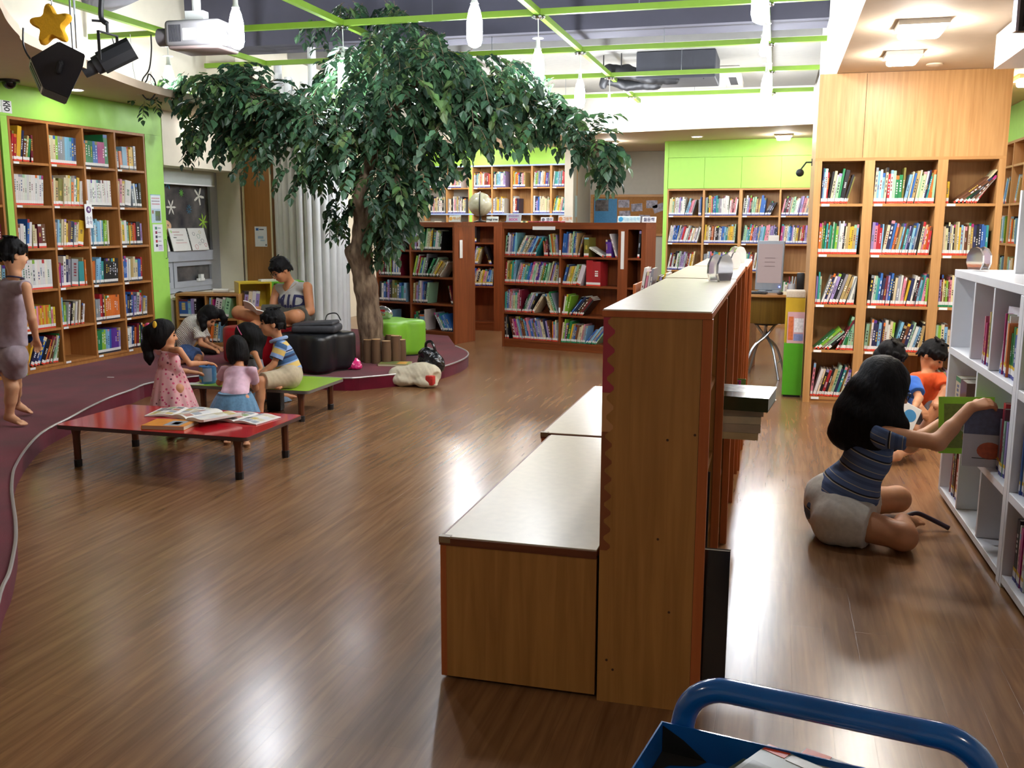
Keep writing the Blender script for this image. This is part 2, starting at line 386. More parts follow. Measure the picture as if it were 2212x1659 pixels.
def fill(F, bay, runs, where, band='red', d=.2, inset=.02, t0=.014, h0=.26, grp=None, plainset=False):
    """runs: list of (letters, lean degrees, height, thickness) or a gap width"""
    i, j, a, b, z, zt = bay
    cur = a+.004; idx = 0; prev = None; clear = zt-z-.01
    for rn in runs:
        if isinstance(rn, (int, float)): cur += rn; continue
        letters, lean, h, tk = (list(rn)+[None]*4)[:4]
        lean = lean or 0; h = h or h0; tk = tk or t0; th = radians(lean)
        uni = letters[0] == '='
        if uni: letters = letters[1:]
        first = True
        for ch in letters:
            nm, hexc = LET[ch]
            tt = tk*(1 if uni else RND.uniform(.65, 1.4)); hh = min(clear-.004, h*(1 if uni else RND.uniform(.88, 1.08)))
            dd = min(d, hh*.85)
            le = th+(0 if uni else radians(RND.uniform(-1.2, 1.2)) if abs(lean) > 3 else 0)
            while hh*cos(le)+tt*abs(sin(le)) > clear: hh *= .97
            if le < 0: cur = max(cur, a+.003+hh*sin(-le))
            if prev is not None: cur += max(0., min(prev[0], hh*cos(le))*(tan(prev[1])-tan(le)))
            piv = cur+tt/cos(le) if le >= 0 else cur
            ext = piv+(hh*sin(le) if le > 0 else tt/cos(le))
            if max(ext, cur+tt/cos(le)) > b-.002: 
                if le > 0 and cur+tt < b-.003:   # leans on the side panel instead
                    le = math.asin(max(0, min(.9, (b-.003-piv)/hh))); piv = cur+tt/max(cos(le), .3)
                    le = math.asin(max(0, min(.9, (b-.003-piv)/hh)))
                    if piv > b-.002: break
                else: break
            ins = inset+(0 if uni else RND.uniform(-.006, .012))
            Ml = Matrix.Translation((piv, ins, z+.0006)) @ Matrix.Rotation(le, 4, 'Y') @ Matrix.Translation((-tt if le > 0 else 0, 0, 0))
            if le == 0: Ml = Matrix.Translation((cur, ins, z+.0006)); 
            BOOKS.append(dict(M=F @ Ml, t=tt, h=hh, d=dd, c=jit(lin(hexc)), nm=nm, band=band, n=idx, where=where, grp=grp, title=RND.random() < .75, seed=RND.random()))
            idx += 1; first = False; prev = (hh*cos(le), le)
            cur = (piv if le > 0 else cur+tt/cos(le))+.0006
def book_geo(mb, B, M, lab=None):
    t, h, d, c = B['t'], B['h'], B['d'], B['c']; r = random.Random(B['seed'])
    cv = min(.002, t*.18); pg = lin('dcd6c4')
    mb.box(cv, t-cv, .003, d-.003, .003, h-.003, 0, pg, M)
    mb.box(0, cv, 0, d, 0, h, 0, c, M); mb.box(t-cv, t, 0, d, 0, h, 0, c, M); mb.box(cv, t-cv, 0, .003, 0, h, 0, c, M)
    if B['title'] and t > .006:
        lum = sum(c); tc = lin(r.choice(['2a2a3a', '7a2430', '2d4a7a', '3a3a3a', '2f6a4a'])) if lum > .9 else lin(r.choice(['e8e4d8', 'e6c84a', 'f0f0f0', 'd0d8e8']))
        z1 = h*r.uniform(.55, .9); z0 = h*r.uniform(.3, .5)
        w0 = t*.3
        n = r.randint(3, 6)
        for k in range(n):
            a = z0+(z1-z0)*k/n; b_ = a+(z1-z0)/n*r.uniform(.45, .75)
            mb.add([(w0, -.0004, a), (t-w0, -.0004, a), (t-w0, -.0004, b_), (w0, -.0004, b_)], [(0, 1, 2, 3)], 0, tc, M)
        if r.random() < .45:
            q = jit(lin(r.choice(list(LET.values()))[1])); a = h*r.uniform(.86, .92)
            mb.add([(0, -.0003, a), (t, -.0003, a), (t, -.0003, h), (0, -.0003, h)], [(0, 1, 2, 3)], 0, q, M)
    if lab is not None:
        w, r_ = BANDS[B['band']]
        e = .0006; zb = h*.0+.001
        lab.box(.0001, t-.0001, -e, .004, zb, zb+.016, 0, lin(r_), M)
        lab.box(.0001, t-.0001, -e, .004, zb+.016, zb+.042, 0, lin(w), M)
        if B['band'] == 'yellow': lab.box(.0001, t-.0001, -e, .004, zb+.042, zb+.056, 0, lin('d9b32c'), M)
def finish_books(limit=300):
    for B in BOOKS:
        p = B['M'] @ Vector((B['t']/2, 0, B['h']/2)); px, py = PX(p); s = pxm(p)
        out = not (-8 < px < 2220 and 0 < py < 1665)
        nrm = (B['M'].to_3x3() @ Vector((0, -1, 0))); vw = (EYEV-p).normalized()
        B['area'] = 0 if out else s*s*B['t']*B['h']*max(.05, nrm.dot(vw))+(.25*s*s*B['d']*B['h']*abs((B['M'].to_3x3() @ Vector((1, 0, 0))).dot(vw)) if B.get('face') else 0)
        B['area'] *= B.get('vis', 1)
    order = sorted(BOOKS, key=lambda b: -b['area']); top = [b for b in order[:limit] if b['area'] > 0]; ids = {id(b) for b in top}
    for B in top:
        mb = MB(); lb = MB(); book_geo(mb, B, None, lb)
        o = mb.build('book', M_book); o.matrix_world = B['M']
        lb.build('spine_label', M_col, o)
        tag(o, B.get('label') or f"{B['nm']} book, {ORD[B['n']]} from left, {B['where']}", 'book', B['grp'])
    mb = MB(); I = Matrix.Identity(4)
    for B in BOOKS:
        if id(B) in ids: continue
        book_geo(mb, B, B['M'], mb)
    o = mb.build('books', M_book); tag(o, 'more small picture books filling the farther shelves round the library', 'books', None, 'stuff')

# ------------------------------------------------------------------ left wall case
LZ = [.175, .505, .875, 1.252, 1.637, 2.018]; LU = [(.02+.452*k, .02+.452*k+.43) for k in range(4)]
LRZ = pi/2+radians(-1.7)
LO = Vector((-6.515, 7.20, SH))
LF = frame_m((LO.x, LO.y, 0), LRZ)
wc, wb = case('bookcase', 'tall wooden wall bookcase of four columns behind the maroon stage', 'bookcase', (LO.x, LO.y, SH), LRZ, LU, [z-SH for z in LZ], 2.40-SH, .325, M_wallcase, M_wallcase, tags=True)
wb = [(i, j, a, b, z+SH, zt+SH) for (i, j, a, b, z, zt) in wb]
LEFT = {
 (5, 0): [('rr', 7, .25, .022), ('y', 9, .30, .045), ('n', 10, .27, .03), ('B', 11, .23, .028), ('TG', 11, .24, .02), ('R', 4, .26, .022)],
 (5, 1): [('=ccclgggsssbn', 3, .26, .029)],
 (5, 2): [('=oGGGbbmmm', 1.5, .25, .033), ('G', 0, .31, .05)],
 (5, 3): [('gwo', -4, .2, .03), ('=s', 0, .23, .07), ('oyyg', 0, .23, .03)],
 (4, 0): [('=wwwwwwwwwwwwww', 5, .27, .024)],
 (4, 1): [('rcT', 4, .26, .026), ('O', 5, .24, .05), ('cccMowGyww', 6, .27, .022), ('cPG', 7, .23, .024)],
 (4, 2): [('=wwwwwwwwwwwwwwwwww', 0, .26, .0195)],
 (4, 3): [('cPc', 5, .27, .028), ('=w', 7, .27, .09), ('gwk', -6, .24, .03), ('ky', 0, .25, .03)],
 (3, 0): [('www', 3, .22, .03), ('bw', 6, .26, .026), ('cc', 2, .2, .03), ('=g', 0, .3, .1), ('RB', 0, .21, .045)],
 (3, 1): [('gsMccy', 6, .25, .022), ('Bn', 8, .24, .03), ('gcc', 9, .24, .022), ('y', 10, .24, .065)],
 (3, 2): [(.012), ('wsswssswsllc', 1.5, .25, .023)],
 (3, 3): [('cyw', 0, .25, .028), ('MtyOoor', 0, .22, .022), ('=k', 0, .24, .06), ('V', 0, .24, .03)],
 (2, 0): [('=wwwwwwwwwwwww', 1, .27, .029)],
 (2, 1): [('mmV', 4, .24, .022), ('wn', 5, .3, .032), ('g', 6, .27, .03), ('=g', 5, .26, .085), ('t', 2, .26, .06), ('To', 0, .26, .02)],
 (2, 2): [('oossst', 4, .25, .026), ('=kkkkkkkk', 5, .25, .025)],
 (2, 3): [('bbbwwTccbbr', 3, .25, .03)],
 (1, 0): [('=yoyyloyPoyoyoyl', 1, .22, .0215), ('Py', 2, .22, .022)],
 (1, 1): [('s', 0, .27, .055), ('lG', 3, .22, .022), ('wBkcwBcyBw', 9, .22, .02)],
 (1, 2): [('gggg', 2, .24, .024), ('rR', 2, .26, .03), ('y', 1, .25, .02), ('=oooooooo', 1, .25, .025)],
 (1, 3): [('bnkbV', 4, .24, .028), ('gr', 7, .27, .03), ('VTg', 6, .22, .028)],
 (0, 0): [('y', 22, .22, .02), ('nnbk', 27, .26, .028), ('oRTBMwOG', 25, .26, .018)],
 (0, 2): [('=GGGllssbppppV', 3, .24, .027)],
 (0, 3): [('ww', 5, .24, .05), ('bnoRlnG', 5, .24, .024)],
}
for bay in wb:
    i, j = bay[0], bay[1]
    if (j, i) in LEFT: fill(LF, bay, LEFT[(j, i)], f"column {i+1} shelf {j+1}, tall stage wall bookcase", 'red' if i < 2 else 'black', .22, .025, grp='books on the left wall bookcase')
# green surround of the wall case
gs = thing('green_surround', 'lime green painted panel framing the tall wall bookcase', 'panel', (LO.x, LO.y, SH), LRZ)
ut = 1.79
mb = MB(); mb.box(-2.2, 2.11, -.004, .325, 2.40-SH+.001, CEIL-SH-.002); mb.build('header', M_green, gs)
mb = MB(); mb.box(ut+.04, 2.11, -.004, .33, 0, 2.40-SH); mb.build('end_panel', M_green, gs)
mb = MB(); mb.box(-.085, -.012, -.004, .33, 0, 2.40-SH); mb.build('stile', M_green, gs)
mb = MB(); mb.tube([(2.07, -.006, .98), (2.07, -.03, .99), (2.07, -.03, 1.18), (2.07, -.006, 1.19)], .004, 6); mb.build('handle', M_steel, gs)
# the next case to the left, cut by the frame
wc2, wb2 = case('bookcase', 'wooden wall bookcase past the green strip, mostly beyond the photo edge', 'bookcase', (*(LF @ Vector((-.56, 0, SH))).to_2d(), SH), LRZ, [(.022, .43)], [z-SH for z in LZ], 2.40-SH, .33, M_wallcase, M_wallcase, tags=True)
F2 = LF @ Matrix.Translation((-.56, 0, 0))
for bay, s in zip(wb2, ['wwcPPww', 'wrPPcwwr', 'wwcsmmPR', 'gRTwwcMcb', 'VwmwPPVPm', 'Pmrrcwrwr']):
    bay = (bay[0], bay[1], bay[2], bay[3], bay[4]+SH, bay[5]+SH); fill(F2, bay, [(.06), (s+s, 4, .24, .025)], f"shelf {bay[1]+1}, bookcase beyond green strip", 'red', .22, .025, grp='books left of the green strip')

# ------------------------------------------------------------------ oak pillar case
OX0, OY = .27, 8.42
OC = [(.055, .385), (.462, .932), (1.006, 1.372)]; OZ = [.05, .45, .83, 1.245, 1.655]
oc, ob = case('bookcase', 'oak pillar bookcase with three bays under a tall plain oak panel', 'bookcase', (OX0, OY, 0), 0, OC, OZ, 2.02, .34, M_oak, M_oakx, ends=(.055, .05), tags=True)
mb = MB(); mb.box(0, 1.422, 0, 1.1, 2.02, CEIL-.002); mb.build('upper_panel', M_oak, oc)
mb = MB(); mb.box(.36, .364, -.0012, 0, 2.02, CEIL-.01); mb.build('panel_joint', plain('joint shadow', '5a3f22', .8, .05), oc)
mb = MB(); mb.box(0, .02, .34, 1.1, 0, 2.02); mb.box(1.40, 1.422, .34, 1.1, 0, 2.02); mb.box(.02, 1.40, 1.08, 1.1, 0, 2.02); mb.build('rear_casing', M_oak, oc)
OF = frame_m((OX0, OY, 0), 0)
OAK = {
 (4, 0): [('nswr', 2, .27, .014), ('kcwMG', 7, .26, .017), ('=k', 9, .27, .03), ('kO', 14, .22, .013)],
 (4, 1): [('csws', 2, .27, .017), ('c', 3, .32, .018), ('rwMGG', 1, .25, .019), ('O', 2, .31, .02), ('scbTcMcwntooMRoMg', 9, .25, .0165), .028, ('=c', 0, .30, .03)],
 (4, 2): [('y', 0, .17, .02), .02, ('BBGkcB', 50, .3, .014), ('wr', 50, .28, .014)],
 (3, 0): [('oTG', 1, .27, .015), ('tBtGMGlgwwkcTyyTs', 3, .25, .0155)],
 (3, 1): [('VPrrs', 2, .26, .016), ('cn', 9, .26, .02), ('boBTsBtVnsbgkcPoorW'.replace('W', 'w'), 9, .25, .0155)],
 (3, 2): [('cckgckTcyswBBcTnknbbtccTww', 0, .25, .0142)],
 (2, 0): [('VtM', 1, .25, .014), ('wnwVkgTTgwg', 17, .25, .018)],
 (2, 1): [('kwMtbnRVbkcgwPP', 5, .25, .0165), ('ynwkRst', 10, .24, .017), ('Pr', 12, .25, .018), ('lgbb', 11, .25, .016)],
 (2, 2): [('VRcOlBPccVgwTcbwlcRR', 0, .24, .015)],
 (1, 0): [('GlwMk', 46, .24, .016), ('RBMGl', 36, .27, .017), ('McMk', 22, .26, .015)],
 (1, 1): [('MOwnnsnBwwcl', 3, .25, .018), ('skBnMwskcTk', 15, .24, .018)],
 (1, 2): [('Mlcs', 0, .24, .018), ('=b', 0, .26, .17), ('co', 0, .2, .016)],
 (0, 0): [('P', 4, .27, .016), ('wckrkTMntBcVg', 15, .26, .0175)],
 (0, 1): [('kcwsMkGRwkTy', 6, .24, .018)],
 (0, 2): [('PcwTVMgcwk', 4, .24, .018)],
}
bn = ['left', 'middle', 'right']
for bay in ob:
    i, j = bay[0], bay[1]
    n0 = len(BOOKS)
    fill(OF, bay, OAK[(j, i)], f"{bn[i]} bay shelf {j+1}, oak pillar bookcase", 'green' if (i == 2 and j == 2) else 'red', .22, .02, grp='picture books in the oak pillar')
    if (j == 0 and i > 0) or (j == 1 and i == 2) or (j == 2 and i == 2 and 0):
        for B in BOOKS[n0:]: B['vis'] = .15

# ------------------------------------------------------------------ dark island cases at the back
P1, P2_ = Vector((-3.19, 11.27)), Vector((-1.87, 10.915)); dR = (P2_-P1).normalized(); rzR = atan2(dR.y, dR.x)
RC = [(.025, .775), (.80, 1.52), (1.64, 1.80)]; DZ = [.10, .425, .775, 1.105]; DH = 1.495
dc, db = case('bookcase', 'long dark brown low bookcase at the back with two wide bays and a narrow one', 'bookcase', (*P1, 0), rzR, RC, DZ, DH, .30, M_dark, M_darkx, top_t=.075, ends=(.025, .05))
DF = frame_m((*P1, 0), rzR)
mb = MB(); mb.box(1.52, 1.64, -.001, .3, .0, DH-.08); mb.build('stile', M_dark, dc)
mb = MB()
DR = {
 (3, 0): [('MkgwVgbs', 6, .26, .017), ('TwsgcTwgbbsBBt', 28, .25, .0165), .0, ('oP', -6, .17, .015), ('RR', -2, .23, .016), ('kMoTgVMcw', -8, .25, .0165)],
 (3, 1): [('bbbVcTMbbT', 4, .27, .018), ('gB', 15, .27, .016), ('=O', 0, .22, .06), ('w', -60, .2, .015), ('pp', -3, .19, .03), ('wwgOTBGGMGT', -19, .27, .018), ('oc', 0, .25, .016)],
 (2, 0): [('rcOytss', 4, .26, .017), ('gPosMtbbPMwpp', 15, .25, .021), ('wMOGGMgcRVcOMgT', 14, .26, .0165)],
 (2, 1): [('bnTycMO', 16, .24, .02), ('=w', 18, .24, .055), ('r', 0, .29, .07), ('=r', 0, .28, .1), .18, ('PkwbrgV', -7, .27, .016)],
 (1, 0): [('tMbgPwgcMPPR', 2, .26, .018), ('kGgwVgk', 24, .24, .018), ('c', 34, .25, .03), .0, ('kcTMGgr', -22, .26, .016), ('w', -6, .2, .035), ('ggcwMM', -9, .25, .016)],
 (1, 1): [('Rwl', 8, .24, .017), ('l', 14, .26, .02), ('kbnkBRk', 38, .25, .018)],
 (0, 0): [('kwk', -3, .29, .017), ('BRPmcsVBBsbPgbVOVbgVccnVB', -14, .26, .0185), ('oVcgMVTg', -1, .25, .0165)],
 (0, 1): [('cl', 5, .26, .02), ('VB', 9, .22, .018), ('=G', 11, .26, .03), ('ygbBccPgs', 12, .22, .018), ('bgsgbM', 38, .24, .018)],
 (3, 2): [.1, ('k', 4, .3, .02)], (2, 2): [],
}
for bay in db:
    i, j = bay[0], bay[1]
    if DR.get((j, i)): fill(DF, bay, DR[(j, i)], f"{['left bay','right bay','narrow bay'][i]} shelf {j+1}, long dark bookcase", 'green' if (i, j) == (1, 0) else 'red', .2, .012, grp='books on the long dark bookcase')
# left dark case standing beside the stage
Q1 = Vector((-4.98, 11.62)); Q2 = Vector((-3.80, 11.27)); dL = (Q2-Q1).normalized(); rzL = atan2(dL.y, dL.x)
LC = [(.025, .545), (.57, 1.21)]
lc, lb_ = case('bookcase', 'dark brown low bookcase behind the tree and the green stool', 'bookcase', (*Q1, 0), rzL, LC, [.15, .49, .82, 1.15], DH, .45, M_dark, M_darkx, top_t=.06)
DL = frame_m((*Q1, 0), rzL)
DLB = {
 (3, 0): [('TcgwwM', 3, .25, .018), ('Orrb', -20, .22, .02), ('nkMGg', -3, .22, .018)], (3, 1): [('bRVRwscMG', 3, .25, .018), ('MccyktwwMk', 8, .26, .02), .16, ('mGlkMwM', -3, .25, .017)],
 (2, 0): [('PwBRkOMRlRbwbw', 1, .26, .0185), ('bwR', 1, .26, .02)], (2, 1): [('lwrPlbMgk', 15, .27, .019), ('GkMc', 30, .26, .02), ('yTTw', 36, .24, .02)],
 (1, 0): [('kwbnVBkOO', 2, .26, .028), ('gbts', 3, .23, .03)], (1, 1): [('cToVswVbbn', 3, .26, .019), ('=M', 8, .26, .03), .28, ('kRkwgg', -14, .25, .018)],
 (0, 0): [('gtMGkkts', 2, .22, .024)], (0, 1): [('tGk', 4, .24, .03), ('s', 2, .2, .07), ('=w', 0, .26, .03), .12, ('gwtbsbwbGBc', -30, .24, .02), ('w', -2, .21, .03)],
}
for bay in lb_:
    i, j = bay[0], bay[1]; fill(DL, bay, DLB[(j, i)], f"{bn[i] if i==0 else 'right'} bay shelf {j+1}, dark bookcase behind tree", 'black', .2, .02, grp='books behind the tree')
# narrow recessed case between the two
nc, nb = case('bookcase', 'narrow dark brown bookcase set back between the two long ones', 'bookcase', (-4.22, 12.86, 0), 0, [(.025, .46)], [.12, .62, .92, 1.22], 1.50, .28, M_dark, M_darkx, ends=(.025, .18), top_t=.06)
NF = frame_m((-4.22, 12.86, 0), 0)
fill(NF, nb[3], [(.09), ('kVk', 1, .24, .03)], 'top shelf of narrow recessed bookcase', 'yellow', .18)
fill(NF, nb[2], [(.09), ('Vwcyc', 18, .24, .02), .03, ('kk', -20, .24, .02)], 'second shelf of narrow recessed bookcase', 'yellow', .18)
fill(NF, nb[1], [(.09), ('bgckTcyPcbsk', 14, .24, .022), ('gg', 10, .27, .03)], 'lower shelf of narrow recessed bookcase', 'yellow', .18)

# ------------------------------------------------------------------ green cabinet case on the back wall
G1, G2 = Vector((-1.655, 14.68)), Vector((.42, 14.50)); dG = (G2-G1).normalized(); rzG = atan2(dG.y, dG.x)
GC = [(.07, .575), (.605, 1.10), (1.145, 1.665), (1.69, 2.12)]; GZ = [.06, .41, .80, 1.20, 1.60]
gc, gb = case('bookcase', 'wide back wall bookcase with blue spine labels under lime green cupboards', 'bookcase', (*G1, 0), rzG, GC, GZ, 1.99, .32, M_oak, M_oakx, ends=(.02, .02), tags=True)
GF = frame_m((*G1, 0), rzG)
gcb = thing('wall_cupboard', 'row of four lime green cupboard doors above the back wall bookcase', 'cupboard', (*G1, 0), rzG)
mb = MB(); mb.box(0, 2.15, .02, .32, 1.99, CEIL-.002); mb.box(-.005, .05, -.004, .32, 0, CEIL-.002); mb.build('carcass', M_green, gcb)
mb = MB(); mb.box(.05, 2.15, 0, .02, 2.44, CEIL-.002); mb.build('header', M_green, gcb)
for a, b in ((.055, .585), (.589, 1.118), (1.122, 1.672), (1.676, 2.145)):
    mb = MB(); mb.box(a, b, 0, .019, 1.995, 2.435); mb.build('door', M_green, gcb)
GB = {
 (4, 0): [('ccMTwwwVwww', 3, .26, .02), ('ssPPg', 16, .25, .018), .03, ('gbg', 0, .25, .02)], (4, 1): [('gMkycrtbttggwwwww', 0, .27, .018), ('wPRPw', 6, .25, .017)],
 (4, 2): [('wkwVrkMMTBTbbb', 5, .27, .021), ('kknk', 24, .22, .018)], (4, 3): [('PkkRgcMMwwVVPPcgccMG', 11, .27, .02)],
 (3, 0): [('wwwbbb', 8, .26, .02), ('wgVrwwgrwcwgw', 14, .25, .02)], (3, 1): [('yTcwBoBwkkgwbbstTyyTM', 3, .26, .0185)],
 (3, 2): [('kMMstoRVVbgsstPPgVVnn', 7, .26, .0195)], (3, 3): [('mVcwsbbVwcyBTrRVw', 4, .26, .0195)],
 (2, 0): [('wRwkwMgVVgRRwyc', 10, .26, .0215)], (2, 1): [('ggwsPosttycbwwkglcR', 2, .27, .02)], (2, 2): [('bsMtrwRwBw', 9, .26, .021)], (2, 3): [],
 (1, 0): [('wgcRb', 2, .26, .02)], (1, 1): [('wRg', 0, .24, .02)], (1, 2): [('cswlcMw', 0, .25, .02)], (1, 3): [('wMGwwcVs', 3, .25, .022)],
 (0, 0): [], (0, 1): [], (0, 2): [('sVwtsOlwccPG', 0, .24, .022)], (0, 3): [('cRwOgVck', 0, .24, .03)],
}
for bay in gb:
    i, j = bay[0], bay[1]
    if GB[(j, i)]: fill(GF, bay, GB[(j, i)], f"column {i+1} shelf {j+1}, bookcase under lime cupboards", 'blue', .2, .02, grp='books under the lime cupboards')

# ------------------------------------------------------------------ blue trimmed case on the back wall
B1, B2 = Vector((-5.83, 15.72)), Vector((-3.20, 15.32)); dB = (B2-B1).normalized(); rzB = atan2(dB.y, dB.x)
LB = (B2-B1).length; BCc = [(.02, .42), (.44, .84), (.93, 1.26), (1.285, 1.61), (1.64, 1.97), (2.0, 2.30), (2.335, LB-.05)]; BZ = [.1, .5, .87, 1.28, 1.62, 2.02]
bc, bb = case('bookcase', 'wide back wall bookcase with a pale blue edge under a lime header', 'bookcase', (*B1, 0), rzB, BCc, [.4, .84, 1.235, 1.64, 2.06][1:], 2.42-.0, .3, M_oak, M_oakx, ends=(.02, .05), tags=True)
mb = MB(); mb.box(0, LB, -.0, .3, 2.42, CEIL-.002); mb.build('header', M_green, bc)
mb = MB(); mb.box(.86, .91, -.004, .01, 0, 2.42); mb.build('stile', M_green, bc)
M_pblue = plain('pale blue edging', '9fb6e4', .5, .03)
mb = MB(); mb.box(0, LB, -.006, .0, 2.395, 2.42); mb.box(LB-.03, LB, -.006, 0, 1.6, 2.395); mb.box(0, LB-.03, -.006, 0, 1.615, 1.64); mb.build('blue_edging', M_pblue, bc)
BF = frame_m((*B1, 0), rzB)
rowsB = ['wksgcPTwwrBRro', 'nwTtsswwVV', 'yMoobkwPT', 'wMlgbwwcobpg', 'wttsgtrrVwcbRgwkRB']
lowB = ['wVnkyoGwwPorMw', 'wgTyggyww', 'wwrRn', 'wnVbwcccccccccc', 'ytMcycPttsbgggVgggR']
for bay in bb:
    i, j = bay[0], bay[1]
    w = f"column {i+1} shelf {j+1}, blue edged bookcase"
    if j == 2: fill(BF, bay, [('gwcknwPgTcgwwkcg' if i < 2 else lowB[i-2], 10 if i == 6 else 1, .26, .021)], w, 'blue', .2, .02, grp='books in the blue edged bookcase')
    elif j == 3: fill(BF, bay, [('gwckoPgTcgw' if i < 2 else rowsB[i-2], 5 if i > 4 else 1, .24, .021)], w, 'blue', .2, .02, grp='books in the blue edged bookcase')
    else: fill(BF, bay, [('gckwcMTbgw', 3, .26, .024)], w, 'blue', .2, .02)
# ------------------------------------------------------------------ case on the right wall behind the oak pillar
rc_, rb = case('bookcase', 'wooden bookcase on the right wall behind the oak pillar', 'bookcase', (2.24, 12.3, 0), -pi/2, [(.02+.48*k, .02+.48*k+.455) for k in range(8)], [.1, .5, .9, 1.3, 1.7, 2.08], 2.32, .2, M_oak, M_oakx)
mb = MB(); mb.box(0, 3.86, 0, .2, 2.32, CEIL-.002); mb.build('header', M_green, rc_)
RF = frame_m((2.24, 12.3, 0), -pi/2)
for bay in rb:
    i, j = bay[0], bay[1]
    if j < 4: fill(RF, bay, [('sTokMysGwTslTyt'[(i*3+j*5) % 8:][:7], 3, .26, .03)], f"column {i+1} shelf {j+1}, right wall bookcase", 'red', .15, .02)
    elif j == 4: fill(RF, bay, [.05, ('ss', 25, .28, .03), ('T', 25, .26, .03)], f"column {i+1} shelf {j+1}, right wall bookcase", 'red', .15, .02)
# ================================================================== centre units and benches
def centre_unit(label, y0, L, x0, x1, zs, w_ext=True):
    # open face looks to +x (the right aisle): local x runs away from the eye... viewer's left->right is near->far
    th = thing('bookcase', label, 'bookcase', (x1, y0, 0), pi/2, 'low beech bookcases down the middle')
    D = x1-x0; H = 1.244; mid = L/2
    mb = MB(); mb.box(0, .022, .03, D, 0, H-.02); mb.build('side_panel', M_beech, th)
    mb = MB(); mb.box(L-.022, L, .03, D, 0, H-.02); mb.build('side_panel', M_beech, th)
    mb = MB(); mb.box(mid-.011, mid+.011, .03, D-.02, .06, H-.02); mb.build('divider', M_beech, th)
    for a in (0, mid-.016, L-.032):
        mb = MB(); mb.box(a, a+.032, 0, .029, 0, H-.021); mb.build('front_stile', M_beechL, th)
    mb = MB(); mb.box(.022, L-.022, D-.02, D-.001, 0, H-.02); mb.build('back_panel', M_beech, th)
    mb = MB(); mb.box(-.004, L+.0, .002, D+.004, H-.02, H-.002); mb.build('top_panel', M_beechL, th)
    mb = MB(); mb.box(-.002, L-.002, .004, D+.002, H-.002, H+.002); mb.build('top_laminate', M_cream, th)
    for z in zs:
        for a, b in ((.022, mid-.011), (mid+.011, L-.022)):
            mb = MB(); mb.box(a, b, .034, D-.02, z-.02, z); mb.build('shelf', M_beech, th)
    return th
ZC = [.075, .36, .64, .93]
u1 = centre_unit('nearest low beech bookcase with cream top and a pink paper corner', 2.83, 1.69, -.487, -.168, ZC)
u2 = centre_unit('second low beech bookcase along the middle row', 4.565, 1.28, -.50, -.17, ZC)
u3 = centre_unit('farthest low beech bookcase along the middle row', 5.90, 1.18, -.475, -.16, ZC)
# scalloped paper border pasted on the end panel
def wavy(z0, z1, w, x0, n, off=0):
    pts = [(x0, z0)]; 
    for k in range(n*6+1):
        z = z0+(z1-z0)*k/(n*6); pts.append((x0+w+.012*sin(2*pi*k/6), z))
    pts.append((x0, z1)); return pts
for nm, z0, z1, hexc, lb, n in (('paper_trim', .995, 1.222, 'a83848', 'pink scalloped paper strip', 4), ('paper_trim', .875, .994, 'c08a58', 'tan scalloped paper strip', 2), ('paper_trim', .50, .874, '8a4c26', 'brown scalloped paper strip', 7)):
    mb = MB(); q = wavy(z0, z1, .024 if z0 > .6 else .022, 0, n); T = Matrix(((0, 0, -1, -.0), (-1, 0, 0, .318), (0, 1, 0, 0), (0, 0, 0, 1)))
    mb.prism([(p[0], p[1]) for p in q], .0, .0012, 0, (1, 1, 1), Matrix.Translation((0, .319, 0)) @ Matrix(((0, 0, -1, 0), (-1, 0, 0, 0), (0, 1, 0, 0), (0, 0, 0, 1))))
    mb.build(nm, plain('paper '+hexc, hexc, .6, .05), u1, label=lb)
for z, y in ((.86, .12), (.55, .14), (.32, .1), (.88, .04), (.14, .29), (.11, .27)):
    mb = MB(); mb.lathe([(.004, 0), (.004, .0008)], 10, M=Matrix.Translation((-.0008, y, z)) @ Matrix.Rotation(pi/2, 4, 'Y')); mb.build('screw_hole', plain('screw dark', '4a2c14', .6, .05), u1)
def bench(label, x0, x1, y0, y1, H=.493):
    th = thing('bench', label, 'bench', (x0, y0, 0), 0, 'low beech benches against the middle bookcases')
    W_, L = x1-x0, y1-y0
    mb = MB(); mb.box(.02, W_, .001, .021, .012, H-.028); mb.build('end_panel', M_beech, th)
    mb = MB(); mb.box(.02, W_, L-.021, L-.001, .012, H-.028); mb.build('end_panel', M_beech, th)
    mb = MB(); mb.box(.022, .042, .021, L-.021, .012, H-.028); mb.build('front_panel', M_beech, th)
    mb = MB(); mb.box(.0, .02, 0, .03, .012, H-.028); mb.box(0, .02, .03, L-.0, .012, H-.028); mb.build('corner_trim', M_beechL, th)
    mb = MB(); mb.box(-.003, W_, -.003, L, H-.028, H-.004); mb.build('seat_board', M_brownedge, th)
    mb = MB(); mb.box(.008, W_-.001, .004, L-.004, H-.004, H); mb.build('seat_laminate', M_cream, th)
    mb = MB(); mb.box(-.004, .035, -.004, .02, H-.02, H+.001); mb.build('corner_tape', plain('brown tape', '8a7455', .4, .1), th)
    mb = MB(); mb.box(.03, W_-.02, .03, L-.03, 0, .012); mb.build('foot_rail', M_black, th)
    return th
bench('nearer low beech bench with worn cream seat', -1.012, -.497, 2.84, 4.42)
bench('farther low beech bench behind the near one', -1.062, -.512, 4.455, 5.86)
